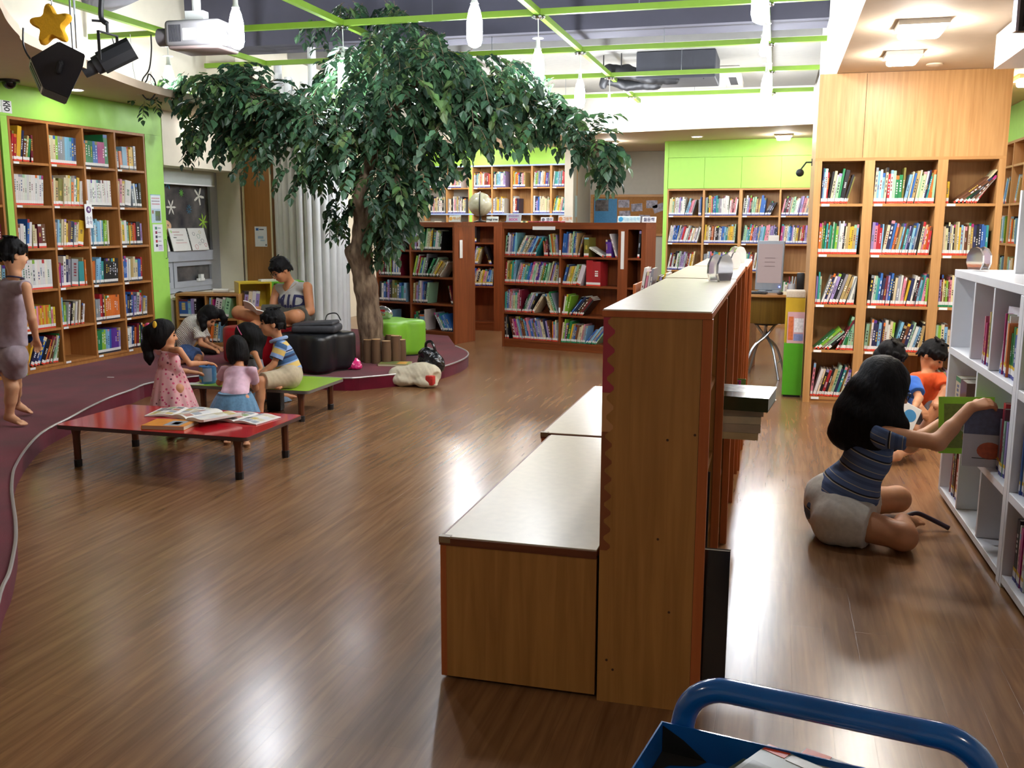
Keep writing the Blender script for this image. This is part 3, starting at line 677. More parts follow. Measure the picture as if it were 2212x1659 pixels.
# loose books in and sticking out of the right side of the middle row
def loose_book(label, c, t, h, d, M, band=None, rough=None, name='book', grp=None, cat='book'):
    mb = MB(); B = dict(t=t, h=h, d=d, c=lin(c), title=False, seed=1, band=band or 'red'); lb = MB()
    book_geo(mb, B, None, lb if band else None)
    o = mb.build(name, M_book if rough is None else attr_mat('gloss cover', rough, .8)); o.matrix_world = M; tag(o, label, cat, grp)
    if band: lb.build('spine_label', M_col, o)
    return o
TR = Matrix.Translation; RX = lambda a: Matrix.Rotation(radians(a), 4, 'X'); RY = lambda a: Matrix.Rotation(radians(a), 4, 'Y'); RZ = lambda a: Matrix.Rotation(radians(a), 4, 'Z')
# flat book lying: local t up. lay() puts a book on its back: width along x, depth along y
def lay(x, y, z, rz, w, l, t, label, cover, pages='d9d2c0', name='book', decos=(), grp=None, cat='book', gloss=.35, spine=None):
    th = thing(name, label, cat, (x, y, z), radians(rz), grp)
    mb = MB(); mb.box(-w/2+.003, w/2-.002, -l/2+.003, l/2-.003, .0015, t-.0015); mb.build('pages', plain('page '+pages, pages, .8, .04, 300), th)
    mb = MB(); mb.box(-w/2, w/2, -l/2, l/2, 0, .0015); mb.box(-w/2, -w/2+.002, -l/2, l/2, .0015, t-.0015); mb.box(-w/2, w/2, -l/2, l/2, t-.0015, t)
    mb.build('cover', plain('cover '+cover, cover, gloss, .1, 20), th)
    for (a, b, c_, d_, hx) in decos:
        mb = MB(); mb.box(a*w/2, b*w/2, c_*l/2, d_*l/2, t, t+.0006); mb.build('cover_picture', plain('print '+hx, hx, gloss, .25, 40), th)
    return th
z0 = ZC[1]
zz = .64
for k, (hx, t_) in enumerate((('c9b68a', .028), ('b8aa92', .034), ('d0c4a2', .03), ('9a8a70', .03))):
    lay(-.155+.004*(k % 2), 4.02, zz+.0005, 90+2*k, .26, .235, t_, f"{['cream','grey beige','pale tan','brown grey'][k]} book in the pile under the glossy one, {ORD[k]} from below", hx, grp='pile of books sticking out of the middle bookcase'); zz += t_+.001
lay(-.13, 4.0, zz+.0005, 84, .30, .285, .055, 'thick glossy green and white book on top of the pile by the aisle', '31402e', 'b8beb8', decos=[(-.2, .96, -.96, .9, 'c9cfd0')], gloss=.12)
loose_book('large black hardback standing out of the bottom shelf near the blue trolley', '101114', .028, .42, .30, TR((-.235, 2.90, .076)) @ RZ(90) @ RY(5) @ TR((0, -.14, 0)), None, .15)
loose_book('thin black folder on the lower shelf of the nearest middle bookcase', '15151a', .012, .27, .2, TR((-.19, 3.35, .361)) @ RZ(90) @ RY(6), None)
loose_book('grey magazine box on the lower shelf of the nearest middle bookcase', '8a9096', .06, .26, .2, TR((-.23, 3.52, .076)) @ RZ(90), None)
for k, (hx, nm) in enumerate((('2f4a34', 'dark green'), ('b02a80', 'magenta and blue'), ('e8e8e6', 'white'), ('5c8a3a', 'leaf green'))):
    loose_book(f"{nm} picture book standing in the second middle bookcase by the aisle", hx, .02, .30 if k != 2 else .24, .26, TR((-.165+.012*k, 5.22+.03*k, .361)) @ RZ(90) @ RY(3), None)
# leaning picture books rack seen over the middle row
rk = thing('book_trough', 'small wooden book trough beside the middle row, full of leaning books', 'bookcase', (-.98, 6.9, 0), 0)
mb = MB(); mb.box(0, .018, 0, .6, 0, 1.06); mb.build('side_panel', M_beechL, rk)
mb = MB(); mb.box(.46, .478, 0, .6, 0, 1.06); mb.build('side_panel', M_beechL, rk)
mb = MB(); mb.box(.018, .46, .58, .6, .1, .9); mb.build('back_panel', M_beech, rk)
mb = MB(); mb.box(.018, .46, 0, .58, .78, .8); mb.build('shelf', M_beech, rk)
TRF = frame_m((-.98, 6.9, 0), 0)
fill(TRF, (0, 0, .018, .46, .80, 1.5), [('wPwg', 8, .36, .014), ('kOyw', 14, .36, .014), ('rwTPPgw', 22, .28, .015)], 'book trough beside the middle row', 'red', .25, .02, grp='books in the trough')

# acrylic sign holders standing on the tops
t = NT('clear acrylic'); setp(t.b, col=(.95, .95, .97), rough=.05, trans=.92, ior=1.49); M_acr = t.m
def arch_holder(x, y, z, rz, label, s=1.):
    th = thing('sign_holder', label, 'sign holder', (x, y, z), radians(rz), 'clear acrylic sign holders on the bookcase tops')
    prof = [(-.045, .0), (-.062, .035), (-.06, .075), (-.035, .108), (0, .118), (.035, .108), (.06, .075), (.062, .035), (.045, 0)]
    for nm, y0 in (('front_plate', -.028), ('rear_plate', .018)):
        mb = MB(); n = len(prof); V = [(p[0]*s, y0*s, p[1]*s) for p in prof]+[(p[0]*s, (y0+.01)*s, p[1]*s) for p in prof]
        mb.add(V, [tuple(range(n)), tuple(range(n, 2*n))[::-1]]+[(i, n+i, n+(i+1) % n, (i+1) % n) for i in range(n)]); mb.build(nm, M_acr, th)
    mb = MB(); mb.box(-.05*s, .05*s, -.018*s, .018*s, 0, .012*s); mb.build('base', M_acr, th)
    mb = MB(); mb.box(-.025*s, .025*s, -.012*s, -.010*s, .03*s, .085*s); mb.build('card', plain('faint card', 'c9b4c4', .6, .2, 60), th)
arch_holder(-.235, 4.34, 1.2465, 62, 'clear acrylic arch sign holder on the nearest middle bookcase')
arch_holder(-.235, 5.55, 1.2465, 62, 'clear acrylic sign holder on the second middle bookcase', .8)
arch_holder(-.24, 6.35, 1.2465, 50, 'clear acrylic sign holder with yellow card on the farthest middle bookcase', .9)
arch_holder(1.02, 5.52, 1.262, -62, 'clear acrylic arch sign holder on the white bookcase')

# ------------------------------------------------------------------ white laminate bookcase on the right
WRZ = atan2(-.9998, .022)
WO = Vector((.935, 5.683)); WD = .36
wt = thing('bookcase', 'white laminate cube bookcase beside the kneeling woman', 'bookcase', (*WO, 0), WRZ)
WF = frame_m((*WO, 0), WRZ)
def wpart(nm, *b):
    mb = MB(); mb.rbox(*b, r=.0025, seg=2); return mb.build(nm, M_whitelam, wt)
H_ = 1.255
wpart('end_panel', 0, .04, 0, WD, .03, H_-.041); wpart('top_panel', 0, 1.415, 0, WD, H_-.04, H_)
wpart('side_panel', 1.36, 1.415, 0, WD, .0, H_-.041)
wpart('shelf', .041, 1.359, .0, WD-.014, .80, .838); wpart('shelf', .041, 1.359, 0, WD-.014, .372, .41); wpart('bottom_panel', .041, 1.359, 0, WD-.014, .02, .055)
wpart('back_panel', .041, 1.359, WD-.012, WD, .03, H_-.041)
for a, z0, z1 in ((.50, .839, H_-.041), (.90, .839, H_-.041), (.69, .411, .799), (.46, .056, .371), (.93, .056, .371)):
    wpart('divider', a, a+.024, .002, WD-.014, z0, z1)
mb = MB(); mb.box(.03, 1.39, .03, WD-.02, 0, .019); mb.build('kick_plate', M_black, wt)
wt2 = thing('bookcase', 'second white laminate bookcase at the very right, cut by the photo edge', 'bookcase', (*(WF @ Vector((1.418, 0, 0))).to_2d(), 0), WRZ)
WF2 = WF @ TR((1.418, 0, 0))
def wpart2(nm, *b):
    mb = MB(); mb.rbox(*b, r=.0025, seg=2); return mb.build(nm, M_whitelam, wt2)
wpart2('side_panel', 0, .03, 0, WD, 0, H_-.041); wpart2('top_panel', 0, .95, 0, WD, H_-.04, H_); wpart2('side_panel', .92, .95, 0, WD, 0, H_-.041)
for z in (.80, .372): wpart2('shelf', .031, .919, 0, WD-.014, z, z+.038)
wpart2('bottom_panel', .031, .919, 0, WD-.014, .02, .055); wpart2('back_panel', .031, .919, WD-.012, WD, .03, H_-.041); wpart2('divider', .45, .474, .002, WD-.014, .056, .371)
def wfill(b, runs, where): fill(WF, b, runs, where, 'yellow', .24, .03, grp='books in the white bookcase')
wfill((1, 2, .526, .90, .838, 1.2), [.13, ('Pm', 0, .23, .02), ('mm', 0, .22, .022), ('TT', 0, .25, .022), ('tt', 0, .23, .024)], 'middle compartment of white bookcase top row')
wfill((2, 2, .925, 1.36, .838, 1.2), [.09, ('=m', 0, .27, .012), ('ww', 2, .27, .015), .02, ('o', 0, .23, .02), ('GG', 0, .22, .028), ('yb', 0, .22, .02)], 'nearest compartment of white bookcase top row')
wfill((0, 1, .04, .69, .41, .799), [.04, ('P', 0, .27, .012), ('=c', 0, .28, .12), ('=B', 0, .28, .15), .03, ('=V', 0, .2, .05)], 'far compartment of white bookcase middle row')
wfill((1, 1, .714, 1.36, .41, .799), [.33, ('gw', 2, .24, .02), ('rR', 0, .3, .03), ('MVt', 0, .24, .022), ('wn', 0, .26, .024), ('ttBO', 0, .26, .03), ('bn', 0, .24, .02)], 'near compartment of white bookcase middle row')
wfill((0, 0, .04, .46, .055, .37), [.1, ('P', 8, .26, .01), ('s', 8, .25, .02), ('kB', 0, .27, .03), ('R', 0, .25, .04), ('=r', 0, .22, .05), ('bG', 0, .26, .025)], 'far compartment of white bookcase bottom row')
fill(WF2, (0, 2, .03, .45, .838, 1.2), [.02, ('lGyyb', 0, .25, .03)], 'top row of the second white bookcase', 'yellow', .24, .03)
fill(WF2, (0, 1, .03, .45, .41, .799), [.02, ('=b', 0, .28, .012), ('=w', 0, .27, .2), ('wPs', 0, .25, .02)], 'middle row of the second white bookcase', 'yellow', .24, .03)
fill(WF2, (0, 0, .03, .45, .055, .37), [.03, ('P', 0, .22, .02), ('=k', 0, .26, .04), ('wP', 0, .24, .02), ('mmww', 0, .25, .02)], 'bottom row of the second white bookcase', 'yellow', .24, .03)
# front-facing picture book leaning in the top row, and the one being pulled out
def face_book(label, F, M, w, h, t, cover, decos):
    th = thing('book', label, 'book'); th.matrix_world = F @ M
    mb = MB(); mb.box(0, w, .002, t-.002, .003, h-.003); mb.build('pages', plain('page d9d2c0', 'd9d2c0', .8, .04, 300), th)
    mb = MB(); mb.box(0, w, 0, .002, 0, h); mb.box(0, w, t-.002, t, 0, h); mb.box(0, .002, .002, t-.002, 0, h); mb.build('cover', plain('cover '+cover, cover, .3, .06, 10), th)
    for d in decos:
        mb = MB()
        if d[0] == 'r': mb.box(d[1]*w, d[2]*w, -.0008, -.0001, d[3]*h, d[4]*h)
        else: mb.lathe([(d[3]*w, 0), (d[3]*w, .0007)], 18, M=TR((d[1]*w, -.0001, d[2]*h)) @ RX(90), sx=1, sy=d[4])
        mb.build('cover_picture', plain('print '+d[-1], d[-1], .35, .2, 50), th)
    return th
wb1 = face_book('pale picture book standing face out with a girl drawn on its cover', WF, TR((.985, .03, .839)) @ RZ(14) @ RX(-4), .26, .30, .012, 'd8d2da', [('c', .72, .38, .17, 1.2, 'c98a5a'), ('c', .62, .56, .12, .9, '3a2420'), ('r', .5, .95, .03, .2, 'b02a68'), ('r', .45, .8, .82, .85, 'c05a5a'), ('c', .9, .22, .1, 1, 'd8b030'), ('r', .02, .12, .0, .06, '2f63ad'), ('r', .02, .12, .09, .15, 'd9b32c')])
wb2 = face_book('lime green picture book leaning out of the white bookcase middle row', WF, TR((.80, -.16, .414)) @ RZ(78) @ RY(-4) @ RX(-6), .24, .27, .014, '8ec82e', [('r', .1, .93, .1, .88, '6a7a2c'), ('c', .6, .58, .26, 1.1, 'c9c9b4'), ('c', .55, .3, .13, 1, 'd89030'), ('r', .6, .9, .45, .7, 'c8a828')])
wb3 = face_book('blue grey picture book with an orange face pulled halfway out', WF, TR((1.02, -.10, .411)) @ RZ(84) @ RX(-4), .2, .27, .02, 'c4c4cc', [('r', .0, 1, .55, 1, '555a78'), ('c', .55, .28, .26, .75, 'c0552a'), ('r', .2, .8, .14, .155, '444444')])

# ------------------------------------------------------------------ low folding tables
def low_table(name_label, x0, x1, y0, y1, H, topmat, edge):
    th = thing('low_table', name_label, 'table', ((x0+x1)/2, (y0+y1)/2, 0), 0)
    w, l = (x1-x0)/2, (y1-y0)/2
    def rr(w, l, r):
        return [(sx*(w-r)+r*cos(a), sy*(l-r)+r*sin(a)) for (sx, sy, a0) in ((1, 1, 0), (-1, 1, pi/2), (-1, -1, pi), (1, -1, 3*pi/2)) for a in [a0+k*pi/12 for k in range(7)]]
    mb = MB(); mb.prism(rr(w, l, .035), H-.024, H-.0015); mb.build('table_board', edge, th)
    mb = MB(); mb.prism(rr(w-.002, l-.002, .034), H-.0015, H+.0005); mb.build('tabletop', topmat, th)
    for sx in (-1, 1):
        for sy in (-1, 1):
            lg = MB(); T = TR((sx*(w-.095), sy*(l-.07), 0)); lz = H-.024
            lg.lathe([(.022, .045), (.0235, lz-.05), (.028, lz-.03), (.03, lz)], 8, M=T @ RZ(22.5)); lo = lg.build('leg', M_legw, th)
            br = MB(); br.box(-.05, .05, -.033, .033, lz-.012, lz, M=T); br.build('bracket', M_legw, lo)
            ft = MB(); ft.lathe([(.0245, 0), (.0255, .043), (.024, .046)], 8, M=T @ RZ(22.5)); ft.build('foot_cap', M_black, lo)
    return th
M_legw = wood('table leg wood', '4a2410', '63351b'); M_tedge = plain('table edge', '4a3430', .45, .1)
t = NT('red laminate'); setp(t.b, col=lin('b3101f'), rough=.14, spec=.5, coat=.3); M_redl = t.m
t = NT('lime laminate'); setp(t.b, col=lin('8fb82a'), rough=.3); M_limel = t.m
RT = (-4.21, -2.90, 4.83, 5.53, .270)
low_table('low folding table with a glossy red top in front of the children', *RT, M_redl, M_tedge)
GT = (-4.36, -3.33, 6.44, 7.08, .25)
low_table('low folding table with a lime green top with a boy sitting on it', *GT, M_limel, plain('grey edge', '6a625c', .5, .1))
# open comic books on the red table
def open_book(label, x, y, z, rz, w, l, thick, curl, seedn):
    th = thing('open_book', label, 'book', (x, y, z), radians(rz)); r = random.Random(seedn)
    for sgn in (-1, 1):
        mb = MB(); n = 12; prof = []
        for k in range(n+1):
            q = k/n; prof.append((sgn*q*w, .004+thick*(.55+.45*sin(pi*min(1, q*1.25)))*(1-.75*q**3)*(1 if q > .06 else .55)+curl*q*q*(1 if sgn > 0 else .3)))
        V = []; F = []
        for (a, h) in prof: V += [(a, -l/2, h), (a, l/2, h), (a, -l/2, max(.001, h-thick*(1-.55*abs(a)/w)-.002)), (a, l/2, max(.001, h-thick*(1-.55*abs(a)/w)-.002))]
        for k in range(n):
            a, b = 4*k, 4*k+4; F += [(a, b, b+1, a+1), (a+2, a+3, b+3, b+2), (a, a+2, b+2, b), (a+1, b+1, b+3, a+3)]
        F += [(4*n, 4*n+2, 4*n+3, 4*n+1)]
        mb.add(V, F); pg = mb.build('pages', plain('page white', 'e4e1da', .6, .03, 200), th, smooth='auto')
        # comic panels : thin patches following the page
        pb = MB()
        for i in range(3):
            for j in range(4):
                a0, a1 = (.1+.28*i)*w, (.1+.28*i+.24)*w; c0, c1 = -l/2+l*(.06+.23*j), -l/2+l*(.06+.23*j+.19)
                col = lin(r.choice(['e8e4da', 'cfc4a8', '9aa0a8', 'c9b46a', '8aa06a', 'b07a6a', 'dadada', '77787c']))
                qs = [a0+(a1-a0)*u/4 for u in range(5)]
                hz = lambda a: np.interp(a, [abs(p[0]) for p in prof], [p[1] for p in prof])+.0009
                for u in range(4):
                    A, B_ = sgn*qs[u], sgn*qs[u+1]; pb.add([(A, c0, hz(qs[u])), (B_, c0, hz(qs[u+1])), (B_, c1, hz(qs[u+1])), (A, c1, hz(qs[u]))], [(0, 1, 2, 3) if sgn > 0 else (0, 3, 2, 1)], 0, col)
        pb.build('comic_panels', M_col, pg)
    return th
tz = RT[4]+.0012
open_book('open comic book lying flat at the back of the red table', -3.68, 5.36, tz, 12, .19, .26, .014, .0, 3)
open_book('thick open comic book with raised right pages on the red table', -3.40, 5.20, tz+.016, -24, .19, .27, .026, .025, 7)
open_book('open comic book partly under the thick one, right part of the red table', -3.17, 5.30, tz, -8, .17, .25, .016, .0, 9)
lay(-3.50, 4.98, tz, 8, .27, .2, .024, 'orange paperback with a grey cartoon lying on the red table', 'd98a22', 'cfc2a8', decos=[(-.05, .72, -.85, .55, '8f9aa0'), (.2, .55, -.5, .2, '33363c')])
# books and litter
lay(-3.56, 8.73, SH+.0008, 10, .30, .21, .02, 'picture book with an autumn cover lying on the stage edge', '8a8a4c', 'c9bea0', decos=[(.2, .8, -.7, .7, 'd89a38'), (-.7, .1, -.5, .6, '6f7a4a')])
mb = MB(); mb.box(-.03, .03, -.006, .006, 0, .003); o = mb.build('paper_scrap', M_tag, None); o.matrix_world = TR(WZ(239, 815, SH+.0005)) @ RZ(10); tag(o, 'small white scrap of paper on the maroon carpet', 'paper')

# ------------------------------------------------------------------ blue book trolley
t = NT('blue enamel'); setp(t.b, col=lin('0f5aa8'), rough=.18, coat=.5)
nz = t.add('ShaderNodeTexNoise'); nz.inputs['Scale'].default_value = 9; t.link(t.coords(), nz.inputs['Vector']); t.link(t.ramp(nz.outputs['Fac'], [(.3, lin('0d5299')), (.7, lin('1463b4'))]), t.b.inputs['Base Color']); M_blue = t.m
hA, hB = WZ(1500, 1478, .93), WZ(2120, 1608, .93); hd = (hB-hA).to_2d().normalized(); trz = atan2(hd.y, hd.x); hl = (hB-hA).length
tr = thing('book_trolley', 'blue enamelled book trolley with a tube handle in the near corner', 'trolley', (hA.x, hA.y, 0), trz)
mb = MB(); rr_ = .055; zt = .93; zb = .85
pts = [(-.012, -.006, zb), (-.012, -.004, zt-rr_)]+[(-.012+rr_*(1-cos(a)), 0, zt-rr_+rr_*sin(a)) for a in [k*pi/16 for k in range(1, 9)]]
pr = [(hl+.012-(p[0]+.012), p[1], p[2]) for p in pts][::-1]
mb.tube(pts+pr, .0152, 16); mb.build('handle', M_blue, tr, smooth='auto')
x0, x1, yb, yf = -.035, hl+.035, -.02, -.52; zr, zf = .882, .842
mb = MB(); mb.box(x0, x1, yf, yb, zf-.002, zf); mb.box(x0, x1, yb-.002, yb, zf, zr); mb.box(x0, x1, yf, yf+.002, zf, zr); mb.box(x0, x0+.002, yf+.002, yb-.002, zf, zr); mb.box(x1-.002, x1, yf+.002, yb-.002, zf, zr)
mb.build('tray', M_blue, tr)
mb = MB(); mb.add([(x0+.0025, yb-.0026, zf+.0008), (x0+.06, yb-.0026, zf+.0008), (x0+.05, yb-.018, zf+.0008), (x0+.02, yb-.03, zf+.0008), (x0+.0025, yb-.06, zf+.0008)], [(0, 4, 3, 2, 1)])
mb.add([(x0+.0025, yb-.0026, zf), (x0+.06, yb-.0026, zf), (x0+.03, yb-.0026, zf+.022), (x0+.0025, yb-.0026, zr-.004)], [(0, 1, 2, 3)]); mb.build('corner_patch', plain('dark patch', '14120c', .7, .3, 60), tr)  # irregular near-black patch over the far left corner of the tray
for sx in (x0+.02, x1-.02):
    for sy in (yf+.02, yb-.02):
        lg = MB(); lg.tube([(sx, sy, .1), (sx, sy, zf-.002)], .012, 10); l_ = lg.build('leg', M_blue, tr)
        wh = MB(); wh.lathe([(.0, -.012), (.045, -.012), (.05, -.006), (.05, .006), (.045, .012), (0, .012)], 16, M=TR((sx, sy, .05)) @ RX(90)); wh.build('caster', M_black, l_)
mb = MB(); mb.box(x0, x1, yf, yb, .3, .302); mb.box(x0, x1, yb-.002, yb, .302, .38); mb.box(x0, x1, yf, yf+.002, .302, .38); mb.build('lower_tray', M_blue, tr)
TF = frame_m((hA.x, hA.y, 0), trz)
def tray_book(label, px, py, z, rz, w, l, t, cover, decos):
    p = WZ(px, py, z); o = lay(p.x, p.y, z, rz, w, l, t, label, cover, 'cfcbbf', decos=decos, grp=None); return o
tz_ = zf+.001
def tray_book(label, px, py, z, rz, w, l, t, cover, decos):
    p = WZ(px, py, z); R_ = Matrix.Rotation(trz+radians(rz), 3, 'Z'); c = p+R_ @ Vector((w/2, -l/2, 0)); return lay(c.x, c.y, z-t, math.degrees(trz)+rz, w, l, t, label, cover, 'cfcbbf', decos=decos)
tray_book('grey green book under the others on the trolley tray', 1615, 1632, tz_+.016, -22, .15, .22, .016, '5a6a5c', [(-.9, .2, .86, 1.0, '2e3f97')])
tray_book('grey book with a photographic cover and orange label on the trolley tray', 1660, 1607, tz_+.036, -20, .12, .22, .018, '8f958c', [(-.98, -.5, .86, 1.0, 'e0502a'), (-.45, .95, .84, .98, 'd4d4d0'), (-.9, .9, -.95, .6, '6f766e')])
tray_book('white and grey book with an orange label at the right of the trolley tray', 1740, 1616, tz_+.03, -14, .13, .22, .029, 'a9aaa6', [(-.98, -.5, .86, 1.0, 'e0502a'), (-.45, .95, .84, .98, 'd8d8d6')])
# ================================================================== props
# white column clad with half round tubes
M_tubew = plain('white pvc', 'dcdedd', .38, .03)
cxy = Vector((-5.63, 11.15)); cr = .40
colm = thing('column', 'round white column clad in tall white tubes behind the tree', 'column', (*cxy, 0))
mb = MB(); mb.lathe([(cr-.04, 0), (cr-.04, 3.05)], 40); mb.build('core', M_tubew, colm)
nt = 26
hts = [3.02+.22*((k*7) % 5)/4+(.35 if k % 9 == 4 else 0) for k in range(nt)]
for k in range(nt):
    a = 2*pi*k/nt; mb = MB(); mb.lathe([(.05, 0), (.05, hts[k]), (.044, hts[k]), (.044, hts[k]-.05), (0, hts[k]-.05)], 14, M=TR((cr*cos(a), cr*sin(a), 0))); mb.build('tube', M_tubew, colm, smooth='auto')
# oak clad wall end beside the window, with a notice
mb = MB(); mb.box(-6.50, -6.11, 11.02, 11.14, 0, 2.40); oc2 = mb.build('wall_panel', wood('ochre panel', '9a6a34', 'b07c40')); tag(oc2, 'ochre wooden wall panel between the window and the white column', 'panel')
mb = MB(); mb.box(-6.50, -6.11, 11.021, 11.14, 2.40, CEIL-.002); mb.build('green_header', M_green, oc2)
mb = MB(); mb.box(-6.505, -6.485, 11.005, 11.019, 0, CEIL-.003); mb.box(-6.125, -6.105, 11.005, 11.019, 0, CEIL-.003); mb.build('edge_strip', plain('cream strip', 'e8e0b8', .5, .03), oc2)
def sheet(label, M, w, h, cat='notice', base='e9ecec', decos=(), name='notice', texts=(), thick=.0025, rough=.45):
    th = thing(name, label, cat); th.matrix_world = M
    mb = MB(); mb.box(-w/2, w/2, -thick, 0, -h/2, h/2); mb.build('sheet', plain('sheet '+base, base, rough, .03), th)
    for k, (a, b, c, d, hx) in enumerate(decos):
        mb = MB(); mb.box(a*w/2, b*w/2, -thick-.0008, -thick, c*h/2, d*h/2); mb.build('print', plain('ink '+hx, hx, .5, .12, 80), th)
    for (txt, sz, x, z, hx) in texts:
        text_mesh(txt, sz, .0004, plain('ink '+hx, hx, .5, .12, 80), 'lettering', th, TR((x*w/2, -thick-.0008, z*h/2)) @ UP)
    return th
sheet('white notice with a blue square on the ochre panel', TR((-6.275, 11.019, 1.31)), .17, .25, decos=[(-.8, -.35, .6, .85, '3a6fb4'), (-.25, .5, .66, .76, '50545c'), (-.5, .4, -.2, .05, 'aac4d8'), (-.1, .6, -.45, -.3, 'b4ccdc'), (.7, .9, -.9, -.75, '4a4a4a')])
WL = LF  # left wall frame
sheet('white poster with a vegetable basket picture taped to the green end panel', WL @ TR((1.945, -.0045, 1.63)), .165, .30, base='dfe6ea', decos=[(-1, 1, .94, 1, '8ab4cc'), (-.8, .8, .68, .78, 'c8a8a8'), (-.8, .8, .48, .58, 'a8a0a8'), (-.8, .8, .28, .38, 'c8a0a4'), (-.9, .9, -.98, .0, 'b4ccd8'), (-.25, .8, -.85, -.15, '7f8a5a'), (-.2, .75, -.5, -.2, '8fb05a'), (-.85, -.5, -.35, -.12, 'd08a6a')])
sheet('white index poster with coloured number squares taped below the basket poster', WL @ TR((1.955, -.0045, 1.32)), .165, .29, base='e6eaea', decos=[(-.55, -.15, .62-.32*k, .82-.32*k, hx) for k, hx in enumerate(('2f7a58', '8a2a4a', '2a3440', 'b8323a', '33303a'))]+[(0, .6, .68-.32*k, .76-.32*k, 'a0a4ac') for k in range(5)]+[(0, .8, -.9, -.5, 'cfc4dc')])
pl4 = thing('hanging_sign', 'white number four plaque hanging between columns of the wall bookcase', 'sign'); pl4.matrix_world = WL @ TR((.905, -.012, 1.545))
mb = MB(); mb.rbox(-.05, .05, -.004, .004, -.115, .115, r=.0035, seg=2); mb.box(-.012, .012, -.001, .006, .115, .15); mb.build('board', M_tag, pl4)
mb = MB(); mb.lathe([(.033, 0), (.033, .0012)], 24, M=TR((0, -.0041, .062)) @ RX(90)); mb.build('number_disc', plain('ink 5a2a6a', '5a2a6a', .5, .05), pl4)
text_mesh('4', .05, .0006, M_tag, 'numeral', pl4, TR((0, -.0062, .062)) @ UP, bold=.002)
text_mesh('순수\n과학', .042, .0005, plain('ink 5a4a78', '5a4a78', .5, .05), 'lettering', pl4, TR((0, -.005, -.045)) @ UP, spacing=1.25)
sg = thing('letter_sign', 'white strip of black Korean letters on the green header', 'sign'); sg.matrix_world = WL @ TR((-.16, -.0045, 2.475))
for k, ch in enumerate('래라색동중'):
    mb = MB(); mb.box(-.36+.115*k, -.36+.115*k+.11, -.003, 0, -.052, .052); p_ = mb.build('letter_card', M_tag, sg)
    text_mesh(ch, .098, .0006, plain('ink black', '1c1c22', .5, .05), 'letter', p_, TR((-.36+.115*k+.055, -.0038, 0)) @ UP, bold=.0015)
# books on the window ledge : white sketchbooks leaning on the glass rail
LEDY = 1.153
for k, (y, txt) in enumerate(((9.44, 0), (9.86, 1), (10.24, 2))):
    th = thing('sketchbook', ['white sketchbook at the left end of the window rail', 'white sketchbook with red and black handwriting on the window rail', 'white sketchbook with coloured drawings on the window rail'][k], 'book', group='sketchbooks on the window rail')
    th.matrix_world = TR((-6.755, y, LEDY)) @ RZ(90) @ RX(-14)
    mb = MB(); mb.box(0, .35, -.008, 0, 0, .27); mb.build('page', M_paper, th)
    mb = MB()
    for q in range(14): mb.tube([(-.004+.01*cos(a), -.004+.008*sin(a), .015+q*.0185) for a in [i*pi/4 for i in range(8)]], .0012, 5, closed=True)
    mb.build('spiral_binding', M_black, th)
    if txt == 1:
        for (a, b, z, hx) in ((.06, .2, .225, 'c8444c'), (.08, .26, .19, 'b04a52'), (.06, .12, .16, '6a6a6e'), (.1, .24, .128, '5a5a60'), (.08, .3, .095, 'd04a58')):
            mb = MB(); n = 24
            mb.tube([(a+(b-a)*i/n, -.0088, z+.006*sin(i*2.1)) for i in range(n+1)], .0015, 4); mb.build('handwriting', plain('ink '+hx, hx, .5, .05), th)
        mb = MB(); mb.box(.035, .05, -.0095, -.008, .215, .245); mb.build('tab', M_green, th)
    else:
        for (x, z, r_, hx) in ((.1, .2, .022, '8a8c90'), (.19, .17, .03, '9ab8a8'), (.25, .11, .028, '6a6c70'), (.1, .04, .03, 'd88a8a'), (.3, .06, .024, 'd07a84'), (.24, .22, .02, 'd8cc9a'), (.18, .08, .02, 'a0a2a8')):
            mb = MB(); mb.tube([(x+r_*(1+.25*sin(5*a))*cos(a), -.0088, z+r_*.9*sin(a)) for a in [i*2*pi/22 for i in range(22)]], .0025, 4, closed=True); mb.build('drawing', plain('ink '+hx, hx, .5, .05), th)
# stickers on the window glass
def sticker(name, label, cat, y, z, shapes):
    th = thing(name, label, cat); th.matrix_world = TR((-6.853, y, z)) @ RZ(90)
    for (kind, a, hx, nm) in shapes:
        mb = MB()
        if kind == 'p': mb.prism([(q[0], q[1]) for q in a], 0, .0012, M=UP)
        else: mb.tube([(q[0], 0, q[1]) for q in a[0]], a[1], 5, closed=a[2] if len(a) > 2 else False)
        mb.build(nm, plain('vinyl '+hx, hx, .5, .04), th)
    return th
def splash(n, r0, r1, ph=0.):
    out = []
    for k in range(n*6):
        a = 2*pi*k/(n*6); q = .5+.5*cos(n*a+ph); out.append(((r0+(r1-r0)*q**1.5)*cos(a), (r0+(r1-r0)*q**1.5)*sin(a)))
    return out
def burst(n, r):
    return [('t', ([(.02*cos(2*pi*k/n), .02*sin(2*pi*k/n)), (r*cos(2*pi*k/n), r*sin(2*pi*k/n))], .004), None, 'ray') for k in range(n)]
sticker('window_sticker', 'white bursting dandelion sticker at the top left of the window glass', 'sticker', 9.66, 1.84, [(k, a, 'd8d8d4', nm) for (k, a, _, nm) in burst(12, .1)])
sticker('window_sticker', 'white long petalled flower sticker at the top right of the glass', 'sticker', 10.58, 1.80, [('p', splash(5, .015, .12, .6), 'dcd8cc', 'petals')])
sticker('window_sticker', 'white splash flower sticker in the middle of the glass', 'sticker', 10.0, 1.66, [('p', splash(6, .015, .1), 'e0ddd4', 'petals')])
sticker('window_sticker', 'small lime splash sticker at the left of the glass', 'sticker', 9.58, 1.59, [('p', splash(6, .012, .075), '9cc83a', 'petals')])
sticker('window_sticker', 'larger lime splash sticker at the right of the glass', 'sticker', 10.65, 1.49, [('p', splash(7, .015, .11), '9cc83a', 'petals')])
